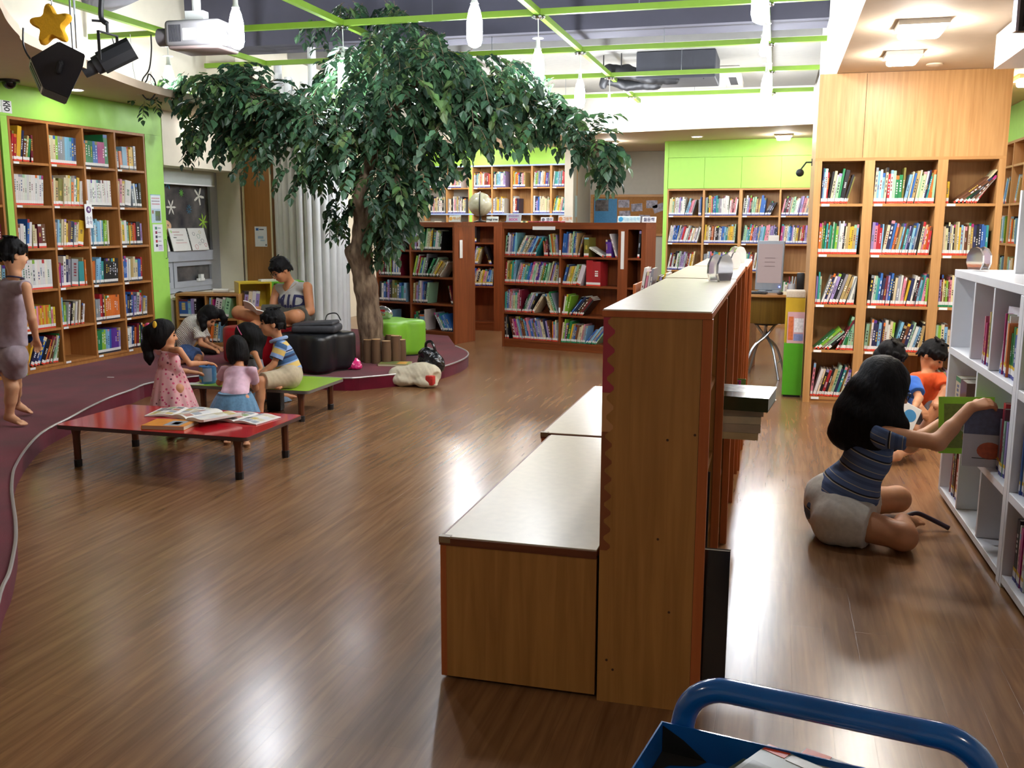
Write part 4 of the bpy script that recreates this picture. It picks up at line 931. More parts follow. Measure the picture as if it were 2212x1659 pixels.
sticker('window_sticker', 'blue flower sticker right of the middle of the glass', 'sticker', 10.36, 1.64, [(k, a, '4a86a8', nm) for (k, a, _, nm) in burst(9, .055)])
sticker('window_sticker', 'blue flower sticker cut by the top of the glass', 'sticker', 9.97, 1.93, [('p', splash(5, .02, .07), '4a9ac8', 'petals')])
sticker('window_sticker', 'small green daisy sticker near the top of the glass', 'sticker', 10.22, 1.83, [('p', splash(8, .02, .05), '5a9a3a', 'petals')])
sticker('window_sticker', 'white concentric arch sticker above the sketchbooks', 'sticker', 10.36, 1.27, [('t', ([(r*cos(a), r*1.2*sin(a)) for a in [pi*i/14 for i in range(15)]], .006), 'e0e0dc', 'arch') for r in (.03, .055, .08, .105)])
pig = [(.11*cos(a)*1.15, .075*sin(a)+.02) for a in [2*pi*i/24 for i in range(24)]]
sticker('window_sticker', 'pale pink round animal sticker with stick legs on the glass', 'sticker', 9.86, 1.42, [('p', pig, 'e0b48e', 'body'), ('p', [(.05, .05), (.075, .03), (.06, .01)], '2a4a9a', 'ear')]+[('t', ([(x, -.04), (x+.012, -.095)], .006), 'e0b48e', 'foot') for x in (-.08, -.05, .04, .075)])
st = sticker('window_sticker', 'orange blob sticker with white Korean letters on the glass', 'sticker', 9.52, 1.32, [('p', [(.095*cos(a), .075*sin(a)) for a in [2*pi*i/20 for i in range(20)]], 'd8682a', 'blob')])
text_mesh('투우', .07, .0004, M_tag, 'lettering', st, TR((0, -.0018, 0)) @ UP)
st = sticker('window_sticker', 'purple blob sticker with a white Korean letter on the glass', 'sticker', 9.76, 1.22, [('p', [(.055*cos(a), .075*sin(a)) for a in [2*pi*i/18 for i in range(18)]], '4a2f86', 'blob')])
text_mesh('싯', .075, .0004, M_tag, 'lettering', st, TR((0, -.0018, 0)) @ UP)
# yellow and green cube shelves in the window corner
M_yel = plain('yellow board', 'd2b41f', .42, .04); M_grn = plain('green board', '62b826', .42, .04)
def cube_shelf(label, x, y, z, rz, mat, s=.36, d=.30, nm='cube_shelf'):
    th = thing(nm, label, 'cube shelf', (x, y, z), radians(rz), 'stacked cube shelves')
    for pn, b in (('side_panel', (0, .018, 0, d, 0, s)), ('side_panel', (s-.018, s, 0, d, 0, s)), ('bottom_panel', (.018, s-.018, 0, d, 0, .018)), ('top_panel', (.018, s-.018, 0, d, s-.018, s)), ('back_panel', (.018, s-.018, d-.01, d, .018, s-.018))):
        mb = MB(); mb.box(*b); mb.build(pn, mat, th)
    return frame_m((x, y, 0), radians(rz))
cz = SH
yx, yy, yrz = -5.68, 9.45, 40
FA = cube_shelf('green cube shelf at the bottom of the stack below the yellow one', yx, yy, cz, yrz, M_grn)
FB_ = cube_shelf('yellow cube shelf holding striped books beside the reading man', yx, yy, cz+.361, yrz, M_yel)
c2 = Vector((yx, yy))+Vector((cos(radians(yrz)), sin(radians(yrz))))*.361
FC = cube_shelf('yellow cube shelf at the bottom of the stack behind the man', *c2, cz, yrz, M_yel)
FD = cube_shelf('green cube shelf holding striped books behind the man', *c2, cz+.361, yrz, M_grn)
for F, w in ((FB_, 'yellow cube shelf'), (FD, 'green cube shelf behind the man')):
    fill(F, (0, 1, .018, .342, cz+.361+.018, cz+.70), [.02, ('=VcwV', 7, .24, .04)], w, 'black', .2, .02, grp='striped books in the cube shelves')
    n0 = len(BOOKS)-4
    for B, cc in zip(BOOKS[n0:], ('3a2a58', '8a2a3a', '2f5a3a', '5a2a6a')): B['stripe'] = cc
lay(yx+.22, yy+.36, cz+.7225, 45, .3, .12, .02, 'white folded paper lying on top of the cube shelves', 'dfe6e2', name='folded_paper', cat='paper')
# low wooden shelf under the window
ws, wsb = case('low_shelf', 'low wooden shelf under the window behind the bending girl', 'bookcase', (-6.36, 9.28, SH), radians(9), [(.02, .33), (.35, .69)], [.06, .33], .60, .28, M_beech, M_oakx)
WSF = frame_m((-6.36, 9.28, 0), radians(9))
for bay in wsb:
    i, j = bay[0], bay[1]; bb_ = (i, j, bay[2], bay[3], bay[4]+SH, bay[5]+SH)
    fill(WSF, bb_, [[('=b', 0, .2, .1), ('sVk', 0, .2, .03)], [('sTm', 4, .22, .02), ('wwM', 10, .22, .03), ('M', 12, .22, .05)], [('wPs', 3, .2, .03)], [('oTcs', 8, .22, .024)]][(1-j)*2+i if j else 2+i], f"{'left' if i==0 else 'right'} bay shelf {j+1}, low shelf under window", 'black', .2, .02, grp='books in the low window shelf')
mb = MB(); mb.tube([(-.09, 0, .022), (.09, 0, .022)], .022, 12); o = mb.build('paper_roll', M_paper); o.matrix_world = TR((-5.93, 9.50, SH+.602)) @ RZ(10); tag(o, 'white roll of paper lying on the low window shelf', 'paper roll')
mb = MB(); mb.box(-6.46, -6.40, 9.36, 10.9, .63, .66); struct(mb.build('trim_3', plain('sill cream', 'd8cdb4', .5, .03)))
# ------------------------------------------------------------------ stools (quatrefoil leather poufs)
def pouf(label, x, y, z, rz, col, R=.2, H=.36, lobes=4, k=.13, mat=None):
    th = thing('pouf', label, 'stool', (x, y, z), radians(rz), 'leather poufs on the stage')
    n = 64; prof = [(0.88, .012), (.97, .03), (1.0, .06), (1.0, H-.05), (.985, H-.022), (.94, H-.006), (.86, H), (0, H+.004)]
    mb = MB(); b = 0
    outl = [(R*(1+k*cos(lobes*a))*cos(a)*1.12, R*(1+k*cos(lobes*a))*sin(a)*1.12) for a in [2*pi*i/n for i in range(n)]]
    for (s, h) in prof:
        for p in outl: mb.v.append((p[0]*s, p[1]*s, h))
    for i in range(len(prof)-1):
        for q in range(n): mb.face((i*n+q, i*n+(q+1) % n, (i+1)*n+(q+1) % n, (i+1)*n+q))
    mb.build('cushion', mat, th, smooth='auto')
    mb = MB(); mb.prism([(p[0]*.86, p[1]*.86) for p in outl], 0, .013); mb.build('foot', M_black, th)
    return th
M_gl = plain('green leather', '79b531', .38, .05, 8); M_bl = plain('black leather', '14161a', .34, .15, 8); M_rl = plain('red leather', 'b01822', .36, .06, 8)
pouf('lime green clover shaped pouf behind the tree', -3.86, 9.42, SH+.0005, 20, None, .255, .37, 4, .2, M_gl)
pouf('black clover shaped pouf with a folded bag on it', -4.14, 8.22, SH+.0005, 30, None, .27, .36, 4, .2, M_bl)
pouf('red clover shaped pouf the reading man sits on', -4.86, 8.45, SH+.0005, 10, None, .28, .37, 4, .2, M_rl)
# ------------------------------------------------------------------ organic soft things from distance fields
import openvdb
def noise3(X, Y, Z, s, seed=0):
    r = random.Random(seed); out = 0
    for k in range(5):
        a, b, c, p = r.uniform(-1, 1), r.uniform(-1, 1), r.uniform(-1, 1), r.uniform(0, 6.3); n = sqrt(a*a+b*b+c*c)
        out = out+np.sin((a*X+b*Y+c*Z)/n*s*(1+.35*k)+p)/(1+.3*k)
    return out/3
class SDF:
    """smooth union of tapered capsules, ellipsoids and boxes, meshed with OpenVDB"""
    def __init__(s, res=.006): s.p = []; s.res = res; s.post = []
    def cap(s, a, b, ra, rb=None, k=.02, c0=None, c1=None): s.p.append(('c', Vector(a), Vector(b), ra, ra if rb is None else rb, k, c0, c1)); return s
    def chain(s, pts, rs, k=.02):
        for i in range(len(pts)-1): s.cap(pts[i], pts[i+1], rs[i], rs[i+1], k)
        return s
    def ell(s, c, r, R=None, k=.02): s.p.append(('e', Vector(c), r if isinstance(r, (tuple, list)) else (r, r, r), (R or Matrix.Identity(3)), k)); return s
    def sub_ell(s, c, r, R=None, k=.01): s.p.append(('se', Vector(c), r, (R or Matrix.Identity(3)), k)); return s
    def sub_plane(s, p, n, k=.004): s.p.append(('sp', Vector(p), Vector(n).normalized(), k)); return s
    def mesh(s, noise=None, post=None):
        lo = np.array([1e9]*3); hi = -lo
        for q in s.p:
            if q[0] == 'c':
                for v, r in ((q[1], q[3]), (q[2], q[4])): lo = np.minimum(lo, np.array(v)-r); hi = np.maximum(hi, np.array(v)+r)
            elif q[0] == 'e': m = max(q[2]); lo = np.minimum(lo, np.array(q[1])-m); hi = np.maximum(hi, np.array(q[1])+m)
        lo -= .03; hi += .03; res = s.res; n = np.ceil((hi-lo)/res).astype(int)+1
        D = np.full(tuple(n), .05, np.float32)
        ax = [lo[i]+res*np.arange(n[i]) for i in range(3)]
        def window(a, b):
            i0 = np.clip(np.floor((a-lo)/res).astype(int), 0, n-1); i1 = np.clip(np.ceil((b-lo)/res).astype(int)+1, 1, n)
            sl = tuple(slice(i0[i], i1[i]) for i in range(3)); X, Y, Z = np.meshgrid(*[ax[i][sl[i]] for i in range(3)], indexing='ij', sparse=True); return sl, X, Y, Z
        for q in s.p:
            if q[0] == 'c':
                _, a, b, ra, rb, k, c0, c1 = q; a = np.array(a); b = np.array(b); m = k+.03
                sl, X, Y, Z = window(np.minimum(a-ra, b-rb)-m, np.maximum(a+ra, b+rb)+m)
                ba = b-a; l2 = max(ba@ba, 1e-9); PXx, PYy, PZz = X-a[0], Y-a[1], Z-a[2]
                t = (PXx*ba[0]+PYy*ba[1]+PZz*ba[2])/l2; tc = np.clip(t, 0, 1)
                d = np.sqrt((PXx-tc*ba[0])**2+(PYy-tc*ba[1])**2+(PZz-tc*ba[2])**2)-(ra+(rb-ra)*tc)
                L = sqrt(l2)
                if c0 is not None: d = np.maximum(d, (c0-t)*L)
                if c1 is not None: d = np.maximum(d, (t-c1)*L)
            elif q[0] in ('e', 'se'):
                _, c, r, R, k = q; mr = max(r)+k+.03; c = np.array(c)
                sl, X, Y, Z = window(c-mr, c+mr); Rm = np.array(R.transposed()); dx, dy, dz = X-c[0], Y-c[1], Z-c[2]
                u = [Rm[i][0]*dx+Rm[i][1]*dy+Rm[i][2]*dz for i in range(3)]
                k0 = np.sqrt((u[0]/r[0])**2+(u[1]/r[1])**2+(u[2]/r[2])**2); k1 = np.sqrt((u[0]/r[0]**2)**2+(u[1]/r[1]**2)**2+(u[2]/r[2]**2)**2)
                d = k0*(k0-1)/np.maximum(k1, 1e-6)
            elif q[0] == 'sp':
                _, p, nn, k = q; sl = tuple(slice(0, n[i]) for i in range(3)); X, Y, Z = np.meshgrid(*ax, indexing='ij', sparse=True)
                d = -((X-p.x)*nn.x+(Y-p.y)*nn.y+(Z-p.z)*nn.z)
            A = D[sl]
            if q[0] in ('se', 'sp'):
                d = -d; h = np.clip(.5-.5*(A-d)/q[-1], 0, 1); D[sl] = A*(1-h)+d*h+q[-1]*h*(1-h)
            else:
                kk = q[5] if q[0] == 'c' else q[4]; kk = max(kk, 1e-4); h = np.clip(.5+.5*(A-d)/kk, 0, 1); D[sl] = A*(1-h)+d*h-kk*h*(1-h)
        if noise:
            X, Y, Z = np.meshgrid(*ax, indexing='ij', sparse=True)
            for (amp, sc, sd) in noise: D += amp*noise3(X, Y, Z, sc, sd).astype(np.float32)
        if post is not None:
            X, Y, Z = np.meshgrid(*ax, indexing='ij', sparse=True); D = post(D, X, Y, Z).astype(np.float32)
        g = openvdb.FloatGrid(); g.background = .05; D = np.clip(D, -.05, .05); g.copyFromArray(np.ascontiguousarray(D, np.float32), tolerance=0.0)
        g.transform = openvdb.createLinearTransform(res)
        pts, quads = g.convertToQuads(0.0)
        return np.asarray(pts)+lo, np.asarray(quads)[:, ::-1]
def np_mesh(name, pts, quads, mat, parent=None, M=None):
    me = bpy.data.meshes.new(name); me.vertices.add(len(pts)); me.vertices.foreach_set('co', np.asarray(pts, np.float32).ravel())
    me.loops.add(len(quads)*4); me.loops.foreach_set('vertex_index', np.asarray(quads, np.int32).ravel())
    me.polygons.add(len(quads)); me.polygons.foreach_set('loop_start', np.arange(0, len(quads)*4, 4, dtype=np.int32)); me.polygons.foreach_set('loop_total', np.full(len(quads), 4, np.int32))
    me.polygons.foreach_set('use_smooth', [True]*len(quads)); me.update(calc_edges=True); me.validate()
    for m in (mat if isinstance(mat, (list, tuple)) else [mat]): me.materials.append(m)
    o = bpy.data.objects.new(name, me); COL.objects.link(o)
    if M is not None: o.matrix_world = M
    if parent is not None: o.parent = parent
    return o
def blob(name, mat, sdf, parent=None, noise=None, post=None, loc=(0, 0, 0)):
    p, q = sdf.mesh(noise, post); return np_mesh(name, p-np.array(loc), q, mat, parent)
# bags
bx = Vector((-4.12, 8.20, SH+.365))
g = thing('folded_bag', 'dark grey flat laptop bag lying on the black pouf', 'bag', bx, radians(12))
mb = MB(); mb.rbox(-.21, .21, -.15, .15, .0, .075, r=.03, seg=4); bgd = mb.build('bag_body', plain('grey nylon', '34353a', .6, .15, 30, .2), g, smooth='auto')
mb = MB(); mb.rbox(-.2, .19, -.14, .13, .06, .098, r=.018, seg=3, M=RY(-3)); mb.build('flap', plain('grey nylon', '34353a'), g, smooth='auto')
mb = MB(); mb.tube(smoothpts([(.05, .1, .09), (.07, .13, .15), (.15, .14, .16), (.2, .1, .1)], 6), .006, 6); mb.build('strap', M_black, g)
def crumpled(name, label, base, mat, prims, noise, res=.006, cat='bag'):
    s = SDF(res)
    for q in prims: getattr(s, q[0])(*q[1:])
    p, qd = s.mesh(noise); o = np_mesh(name, p-np.array(base), qd, mat); o.location = base; tag(o, label, cat); return o
t = NT('pink plastic'); setp(t.b, col=lin('e0307a'), rough=.2, spec=.6, trans=.15); t.bump((lambda nz: (t.link(t.coords(), nz.inputs['Vector']), nz.inputs['Scale'].__setattr__('default_value', 25), nz.outputs['Fac'])[2])(t.add('ShaderNodeTexNoise')), .6, .01); M_pinkp = t.m
b0 = WZ(752, 797, SH)
pk = crumpled('snack_bag', 'crumpled shiny pink snack bag on the stage in front of the black pouf', b0, M_pinkp, [('ell', b0+Vector((0, 0, .05)), (.12, .06, .075), RZ(15).to_3x3()), ('ell', b0+Vector((.06, -.01, .03)), (.09, .055, .04)), ('ell', b0+Vector((-.08, 0, .02)), (.07, .05, .025)), ('sub_plane', b0+Vector((0, 0, .003)), (0, 0, -1))], [(.006, 60, 3), (.003, 140, 4)])
mb = MB(); mb.rbox(-.05, .03, -.0, .004, .06, .095, r=.002, seg=1, M=TR((0, -.052, .0)) @ RX(-24)); mb.build('print', plain('bag print', 'e08a30', .4, .3, 60), pk)
M_canvas = plain('cream canvas', 'c9bfa6', .85, .06, 60, .3)
b1 = WZ(898, 836, .0); ex = Vector((1, .12, 0))
cb = crumpled('canvas_bag', 'cream canvas tote bag lying on the floor at the stage end', b1, M_canvas, [('cap', b1+Vector((-.2, .05, .09)), b1+Vector((.12, .06, .11)), .085, .10, .04), ('ell', b1+Vector((.02, .07, .16)), (.13, .08, .06)), ('ell', b1+Vector((-.13, .02, .06)), (.14, .09, .06)), ('ell', b1+Vector((.1, .0, .05)), (.12, .07, .05)), ('sub_plane', b1+Vector((0, 0, .004)), (0, 0, -1)), ('sub_ell', b1+Vector((.26, .0, .09)), (.09, .09, .075))], [(.007, 34, 8), (.003, 90, 5)])
mb = MB(); mb.rbox(.12, .2, -.03, .03, .03, .12, r=.012, seg=2, M=RZ(-12)); mb.build('contents', plain('red packet', 'b8302c', .3, .35, 30), cb, smooth='auto')
t = NT('black plastic bag'); setp(t.b, col=lin('0e0f12'), rough=.22, spec=.6); M_bpl = t.m
b2 = WZ(925, 806, SH)
kb = crumpled('plastic_bag', 'black plastic carrier bag standing behind the canvas tote', b2, M_bpl, [('ell', b2+Vector((0, .08, .09)), (.125, .09, .11)), ('ell', b2+Vector((-.03, .08, .17)), (.1, .07, .06)), ('ell', b2+Vector((.07, .05, .06)), (.08, .07, .075)), ('cap', b2+Vector((.1, -.02, .0)), b2+Vector((.14, -.05, -.06)), .035, .03), ('sub_plane', b2+Vector((0, 0, .004)), (0, 0, -1))] if 0 else [('ell', b2+Vector((0, .08, .09)), (.125, .09, .11)), ('ell', b2+Vector((-.03, .08, .17)), (.1, .07, .06)), ('ell', b2+Vector((.07, .07, .06)), (.07, .07, .07)), ('sub_plane', b2+Vector((0, 0, .004)), (0, 0, -1))], [(.008, 45, 18), (.004, 100, 15)])
mb = MB(); mb.tube(smoothpts([(-.05, .08, .2), (-.045, .08, .27), (.0, .08, .285), (.03, .07, .25), (.05, .07, .19)], 6), [.018]*4+[.013]*17+[.02]*4 if 0 else .013, 7); mb.build('handle', M_bpl, kb, smooth='auto')
mb = MB(); mb.tube(smoothpts([(-.1, -.10, .003), (.0, -.12, .006), (.1, -.1, .003)], 6), .006, 6); o = mb.build('rope', plain('white rope', 'c8c8c4', .8, .1), None); o.matrix_world = TR(WZ(830, 762, SH)) @ TR((0, 0, .004)); tag(o, 'short twisted white rope lying at the foot of the tree', 'rope')
b3 = Vector((-3.98, 9.46, SH+.372))
sb = crumpled('snack_bag', 'shiny silver and red snack bag on the green pouf', b3, plain('silver foil', 'c8c8cc', .18, .1, 30, metal=.8), [('ell', b3+Vector((0, 0, .06)), (.1, .045, .075), RY(12).to_3x3()), ('sub_plane', b3+Vector((0, 0, .002)), (0, 0, -1))], [(.006, 60, 9), (.003, 120, 4)])
mb = MB(); mb.rbox(-.03, .035, -.0, .004, .04, .1, r=.002, seg=1, M=TR((0, -.045, 0))); mb.build('print', plain('foil red', 'b02a34', .3, .2, 40), sb)
# log ring round the tree foot
M_log = wood('log bark', '4a3524', '6e5238', 'z', .8, .6); M_logend = plain('log end', 'b08a5a', .7, .15, 40)
for k, (dx, dy, h_) in enumerate(((-.0, -.155, .24), (.1, -.14, .225), (.165, -.06, .27), (.185, .04, .22), (-.1, -.13, .23), (-.17, -.05, .26), (-.18, .05, .22), (.1, .15, .24), (-.08, .16, .23), (.01, .18, .25))):
    th = thing('log', f"upright cut log in the ring round the tree foot, {['front middle','front right','right side with pale top','far right','front left','left side','far left','rear right','rear left','rear middle'][k]}", 'log', (-3.775+dx, 8.93+dy, SH), 0, 'ring of logs round the tree')
    mb = MB(); mb.lathe([(.047, 0), (.05, h_*.5), (.046, h_-.0005)], 12); mb.build('trunk_piece', M_log, th, smooth='auto')
    mb = MB(); mb.lathe([(.044, 0), (.044, .002)], 12, M=TR((0, 0, h_-.0005))); mb.build('cut_face', M_logend, th)
# ------------------------------------------------------------------ island top : globe and signs
gl = thing('globe', 'pale world globe on a dark stand on top of the dark bookcase', 'globe', (-3.52, 11.45, DH))
mb = MB(); mb.sphere((0, 0, .215), .145, 28, 18); t = NT('globe paper'); setp(t.b, rough=.22, coat=.4)
nz = t.add('ShaderNodeTexNoise'); nz.inputs['Scale'].default_value = 7; nz.inputs['Detail'].default_value = 6; t.link(t.coords(), nz.inputs['Vector']); t.link(t.ramp(nz.outputs['Fac'], [(.45, lin('c2bda0')), (.56, lin('a8a284')), (.7, lin('b8a878'))]), t.b.inputs['Base Color'])
mb.build('sphere', t.m, gl, smooth=True)
mb = MB(); mb.tube([(.155*sin(a)*sin(radians(20)), .155*cos(a)*0+.155*sin(a)*cos(radians(20))*0, .215+.155*cos(a)) if 0 else (.153*cos(a)*.25, -.153*cos(a)*.97*(1 if a else 1), .215+.153*sin(a)) for a in [-pi/2+pi*k/20 for k in range(21)]], .006, 6); mb.build('meridian', M_black, gl)
mb = MB(); mb.lathe([(.08, 0), (.085, .012), (.02, .03), (.014, .06), (.02, .075)], 20); mb.build('stand', M_black, gl, smooth='auto')
def topsign(label, px, py, w, h, base, texts, discs=(), Y=None, tilt=-12):
    q = WY(px, py, Y or 11.12); th = thing('shelf_sign', label, 'sign', group='section signs on the dark bookcases'); th.matrix_world = TR((q.x, q.y, DH+.001)) @ RZ(-12) @ RX(tilt)
    mb = MB(); mb.rbox(-w/2, w/2, -.006, .006, 0, h, r=.005, seg=2); mb.build('board', plain('sign '+base, base, .35, .03), th)
    for (x, hx, r_) in discs:
        mb = MB(); mb.lathe([(r_, 0), (r_, .001)], 20, M=TR((x, -.0062, h/2)) @ RX(90)); mb.build('disc', plain('ink '+hx, hx, .5, .05), th)
    for (txt, sz, x, z, hx) in texts: text_mesh(txt, sz, .0005, plain('ink '+hx, hx, .5, .05), 'lettering', th, TR((x, -.0073, z)) @ UP, bold=.001)
    return th
topsign('white section sign with an orange disc beside the globe', 982, 474, .17, .085, 'd4d8cc', [('책나라', .042, .03, .042, 'd8a860')], [(-.055, 'd8a040', .024)], 11.42)
topsign('white section sign reading Imagi tree right of the globe', 1063, 476, .165, .07, 'e6e6dc', [('Imagi tree', .038, 0, .034, '3a3a3a')], (), 11.35)
topsign('grey section sign reading ENGLISH BOOK in pastel letters', 1109, 474, .20, .105, 'b9bfc4', [('ENGLISH', .036, 0, .075, '9a78a8'), ('BOOK', .042, 0, .032, 'c85a94')], (), 11.3)
topsign('white section sign with a grey ring and Korean letters on the right bay', 1181, 471, .16, .062, 'e8eaec', [('영어', .045, .035, .03, '5a5e6a')], [(-.045, '6a6e7a', .02)], 11.2)
topsign('white section sign with an orange disc at the right bay end', 1220, 470, .175, .082, 'e2e2d8', [('그림책', .043, .035, .04, 'd8a070')], [(-.055, 'dd9a58', .026)], 11.2)
topsign('pale blue section sign with a blue disc and Korean letters', 1358, 473, .27, .075, 'd2e4e2', [('지능과학책', .045, .03, .036, '9ac4d8')], [(-.095, '3a9ccc', .028)], 11.02)
topsign('white section sign with purple Korean letters at the narrow bay', 1402, 474, .165, .068, 'e8eaea', [('월동책', .048, .0, .032, '4a4668')], (), 10.98)
mb = MB(); mb.rbox(-.22, .22, -.06, .06, 0, .014, r=.005, seg=2); o = mb.build('red_file', plain('red file', 'b02438', .35, .08)); o.matrix_world = TR((*(DF @ Vector((.56, .08, 0))).to_2d(), DH+.001)) @ RZ(-15); tag(o, 'thin red file lying on top of the right wide bay', 'file')
mb = MB(); mb.box(.42, .72, -.004, -.0005, DH-.085, DH-.045); mb.build('label_strip', M_tag, dc)
mb = MB(); mb.box(1.555, 1.595, -.003, -.0012, .98, 1.40); mb.build('notice_strip', M_paper, dc)
for z_ in (.80, 1.12, .45):
    mb = MB(); mb.box(.776, .797, -.003, -.0005, z_, z_+.06); mb.build('shelf_label', M_tag, dc)
mb = MB(); mb.box(1.245, 1.247, .1, .16, 1.06, 1.28); mb.build('notice_strip', M_paper, lc)
lay(-4.3, 11.62, DH+.001, -15, .4, .16, .014, 'pale folder lying on top of the left dark bookcase', 'a8a890', name='folder', cat='folder')
# ------------------------------------------------------------------ notice board and grey wall
nbx = thing('notice_board', 'wood framed cork notice board with photos on the grey back wall', 'notice board', (-3.10, 16.735, 1.93))
w_, h_ = 1.36, .62
mb = MB(); mb.box(0, w_, -.012, 0, -h_+.0, 0); mb.build('cork', plain('cork', '9a6a38', .85, .15, 60), nbx)
mb = MB(); mb.box(-.04, w_+.04, -.025, 0, 0, .04); mb.box(-.04, 0, -.025, 0, -h_, 0); mb.box(w_, w_+.04, -.025, 0, -h_, 0); mb.box(-.04, w_+.04, -.025, 0, -h_-.04, -h_); mb.build('board_frame', M_oakx, nbx)
M_photo = plain('photo print', '8a8490', .3, .55, 22)
mb = MB(); mb.box(.02, .42, -.015, -.0125, -.5, -.03); mb.build('blue_poster', plain('poster blue', '2f78a8', .5, .1, 40), nbx)
mb = MB(); mb.box(.04, .27, -.018, -.0152, -.24, -.05); mb.build('photo', plain('photo dark', '55504f', .25, .6, 25), nbx)
for (a, b, r_) in ((.44, -.05, 0), (.66, -.12, -4), (.46, -.24, -3), (.92, -.06, 0), (1.02, -.16, -20), (.8, -.3, 3)):
    mb = MB(); mb.box(0, .19, -.016, -.0135, -.13, 0, M=TR((a, 0, b)) @ RY(r_)); mb.build('photo', M_photo, nbx)
sheet('pale blue strip notice on the end of the blue edged bookcase', TR((-3.152, 15.5, 1.75)) @ RZ(90), .16, .34, base='a9c4cc')
# ------------------------------------------------------------------ catalogue terminal
td = thing('catalogue_desk', 'round olive wooden catalogue desk on curved steel tube legs', 'desk', (-.07, 9.75, 0))
M_olive = wood('olive wood', '5a4416', '755a22')
dz = .80
mb = MB(); mb.lathe([(.34, dz), (.345, dz+.012), (.34, dz+.025), (0, dz+.025)], 32, sx=1.0, sy=.8); mb.build('desk_top', M_oakx, td, smooth='auto')
mb = MB(); mb.lathe([(0, dz-.26), (.25, dz-.26), (.26, dz-.25), (.26, dz-.001), (0, dz-.001)], 32, sx=1, sy=.8); mb.build('drum', M_olive, td, smooth='auto')
mb = MB(); mb.lathe([(0, dz-.285), (.11, dz-.285), (.13, dz-.261), (0, dz-.261)], 20); mb.build('base_plate', M_black, td)
for k in range(4):
    a = radians(35+90*k); b = radians(35+90*k+150)
    mb = MB(); mb.tube(smoothpts([(.09*cos(b), .09*sin(b), dz-.285), (-.0+.02*cos(a+1.2), .02*sin(a+1.2), dz-.40), (.14*cos(a), .14*sin(a), .28), (.25*cos(a), .25*sin(a), .0)], 8), .0135, 8); mb.build('leg', M_steel, td, smooth='auto')
mb = MB(); mb.tube([(.2*cos(radians(35)), .2*sin(radians(35)), .15), (.2*cos(radians(-55)), .2*sin(radians(-55)), .15)], .004, 6); mb.build('brace', M_steel, td)
mo = thing('monitor', 'grey portrait monitor of the library catalogue terminal', 'monitor', (-.06, 9.82, dz+.026), radians(-8))
mb = MB(); mb.rbox(-.13, .13, -.02, .025, .02, .50, r=.008, seg=2, M=RX(-6)); mb.build('housing', plain('grey abs', '8b939c', .4, .03), mo, smooth='auto')
mb = MB(); mb.box(-.115, .115, -.0222, -.0202, .09, .47, M=RX(-6)); t = NT('lcd'); setp(t.b, col=lin('6a5c5c'), rough=.2, emis=lin('b09c98'), estr=.35); mb.build('screen', t.m, mo)
mb = MB()
for z_ in (.33, .29, .25): mb.box(-.05, .05, -.0228, -.0223, z_, z_+.006, M=RX(-6))
mb.build('screen_text', plain('screen dark', '6a5454', .4, .05), mo)
mb = MB(); mb.sphere((.105, -.0225, .055), .007, 8, 6, M=RX(-6)); mb.build('power_light', emit('blue led', '4a6aff', 6), mo)
mb = MB(); mb.box(-.1, .1, -.08, .09, 0, .014); mb.box(-.03, .03, .0, .03, .014, .06); mb.build('foot', plain('grey abs', '8b939c'), mo)
mb = MB(); mb.rbox(-.03, .07, -.01, -.004, .495, .555, r=.002, seg=1, M=RX(-6)); mb.build('paper_sign', M_paper, mo)
kbd = thing('keyboard', 'black keyboard at the edge of the catalogue desk', 'keyboard', (-.19, 9.58, dz+.026), radians(-10))
mb = MB(); mb.rbox(-.12, .12, -.05, .05, 0, .018, r=.004, seg=2); mb.build('case', M_black, kbd)
mb = MB()
for a in range(9):
    for b in range(4): mb.box(-.11+.025*a, -.09+.025*a, -.045+.024*b, -.026+.024*b, .018, .022)
mb.build('keys', plain('key grey', '3a3c40', .5, .05), kbd)
ms = MB(); ms.sphere((0, 0, .012), (.03, .05, .018), 14, 8); o = ms.build('mouse', plain('mouse dark', '2a2224', .35, .1), None, smooth=True); o.matrix_world = TR((.05, 9.56, dz+.0262)); tag(o, 'dark computer mouse on the catalogue desk', 'mouse')
pen = thing('pencil_cup', 'small cup of pencils and slips beside the monitor', 'cup', (.16, 9.78, dz+.026))
mb = MB(); mb.lathe([(0, 0), (.032, 0), (.034, .09), (.031, .09), (.03, .004), (0, .004)], 16); mb.build('cup', plain('cup white', 'c8ccd0', .3, .05), pen, smooth='auto')
for k, hx in enumerate(('d8d8d4', '8ab0a0', 'b04a50', 'd0d4d8')):
    mb = MB(); mb.tube([(.01*cos(k*1.6), .01*sin(k*1.6), .008), (.03*cos(k*1.6), .03*sin(k*1.6), .16)], .006, 6); mb.build('pencil', plain('pencil '+hx, hx, .5, .05), pen)
mb = MB(); mb.rbox(-.035, .035, -.04, .04, 0, .2, r=.01, seg=2); o = mb.build('desk_speaker', M_black, None, smooth='auto'); o.matrix_world = TR((.235, 9.74, dz+.0262)); tag(o, 'black upright desk speaker at the right of the catalogue desk', 'speaker')
mb = MB(); mb.prism([(-.2, -.13), (.16, -.15), (.17, .12), (-.2, .13)], 0, .012); o = mb.build('red_folder', plain('salmon folder', 'b8564c', .5, .08), None); o.matrix_world = TR((-.44, 10.4, .62)) @ RZ(-15); tag(o, 'salmon red folder beyond the legs of the catalogue desk', 'folder')
mb = MB(); mb.box(-.3, .3, -.2, .2, 0, .02); mb.box(-.3, -.28, -.2, .2, -.6, 0); mb.box(.28, .3, -.2, .2, -.6, 0)
o = mb.build('side_table', M_oakx, None); o.matrix_world = TR((-.5, 10.4, .6)) @ RZ(-10); tag(o, 'small wooden side table behind the farthest middle bookcase', 'table')
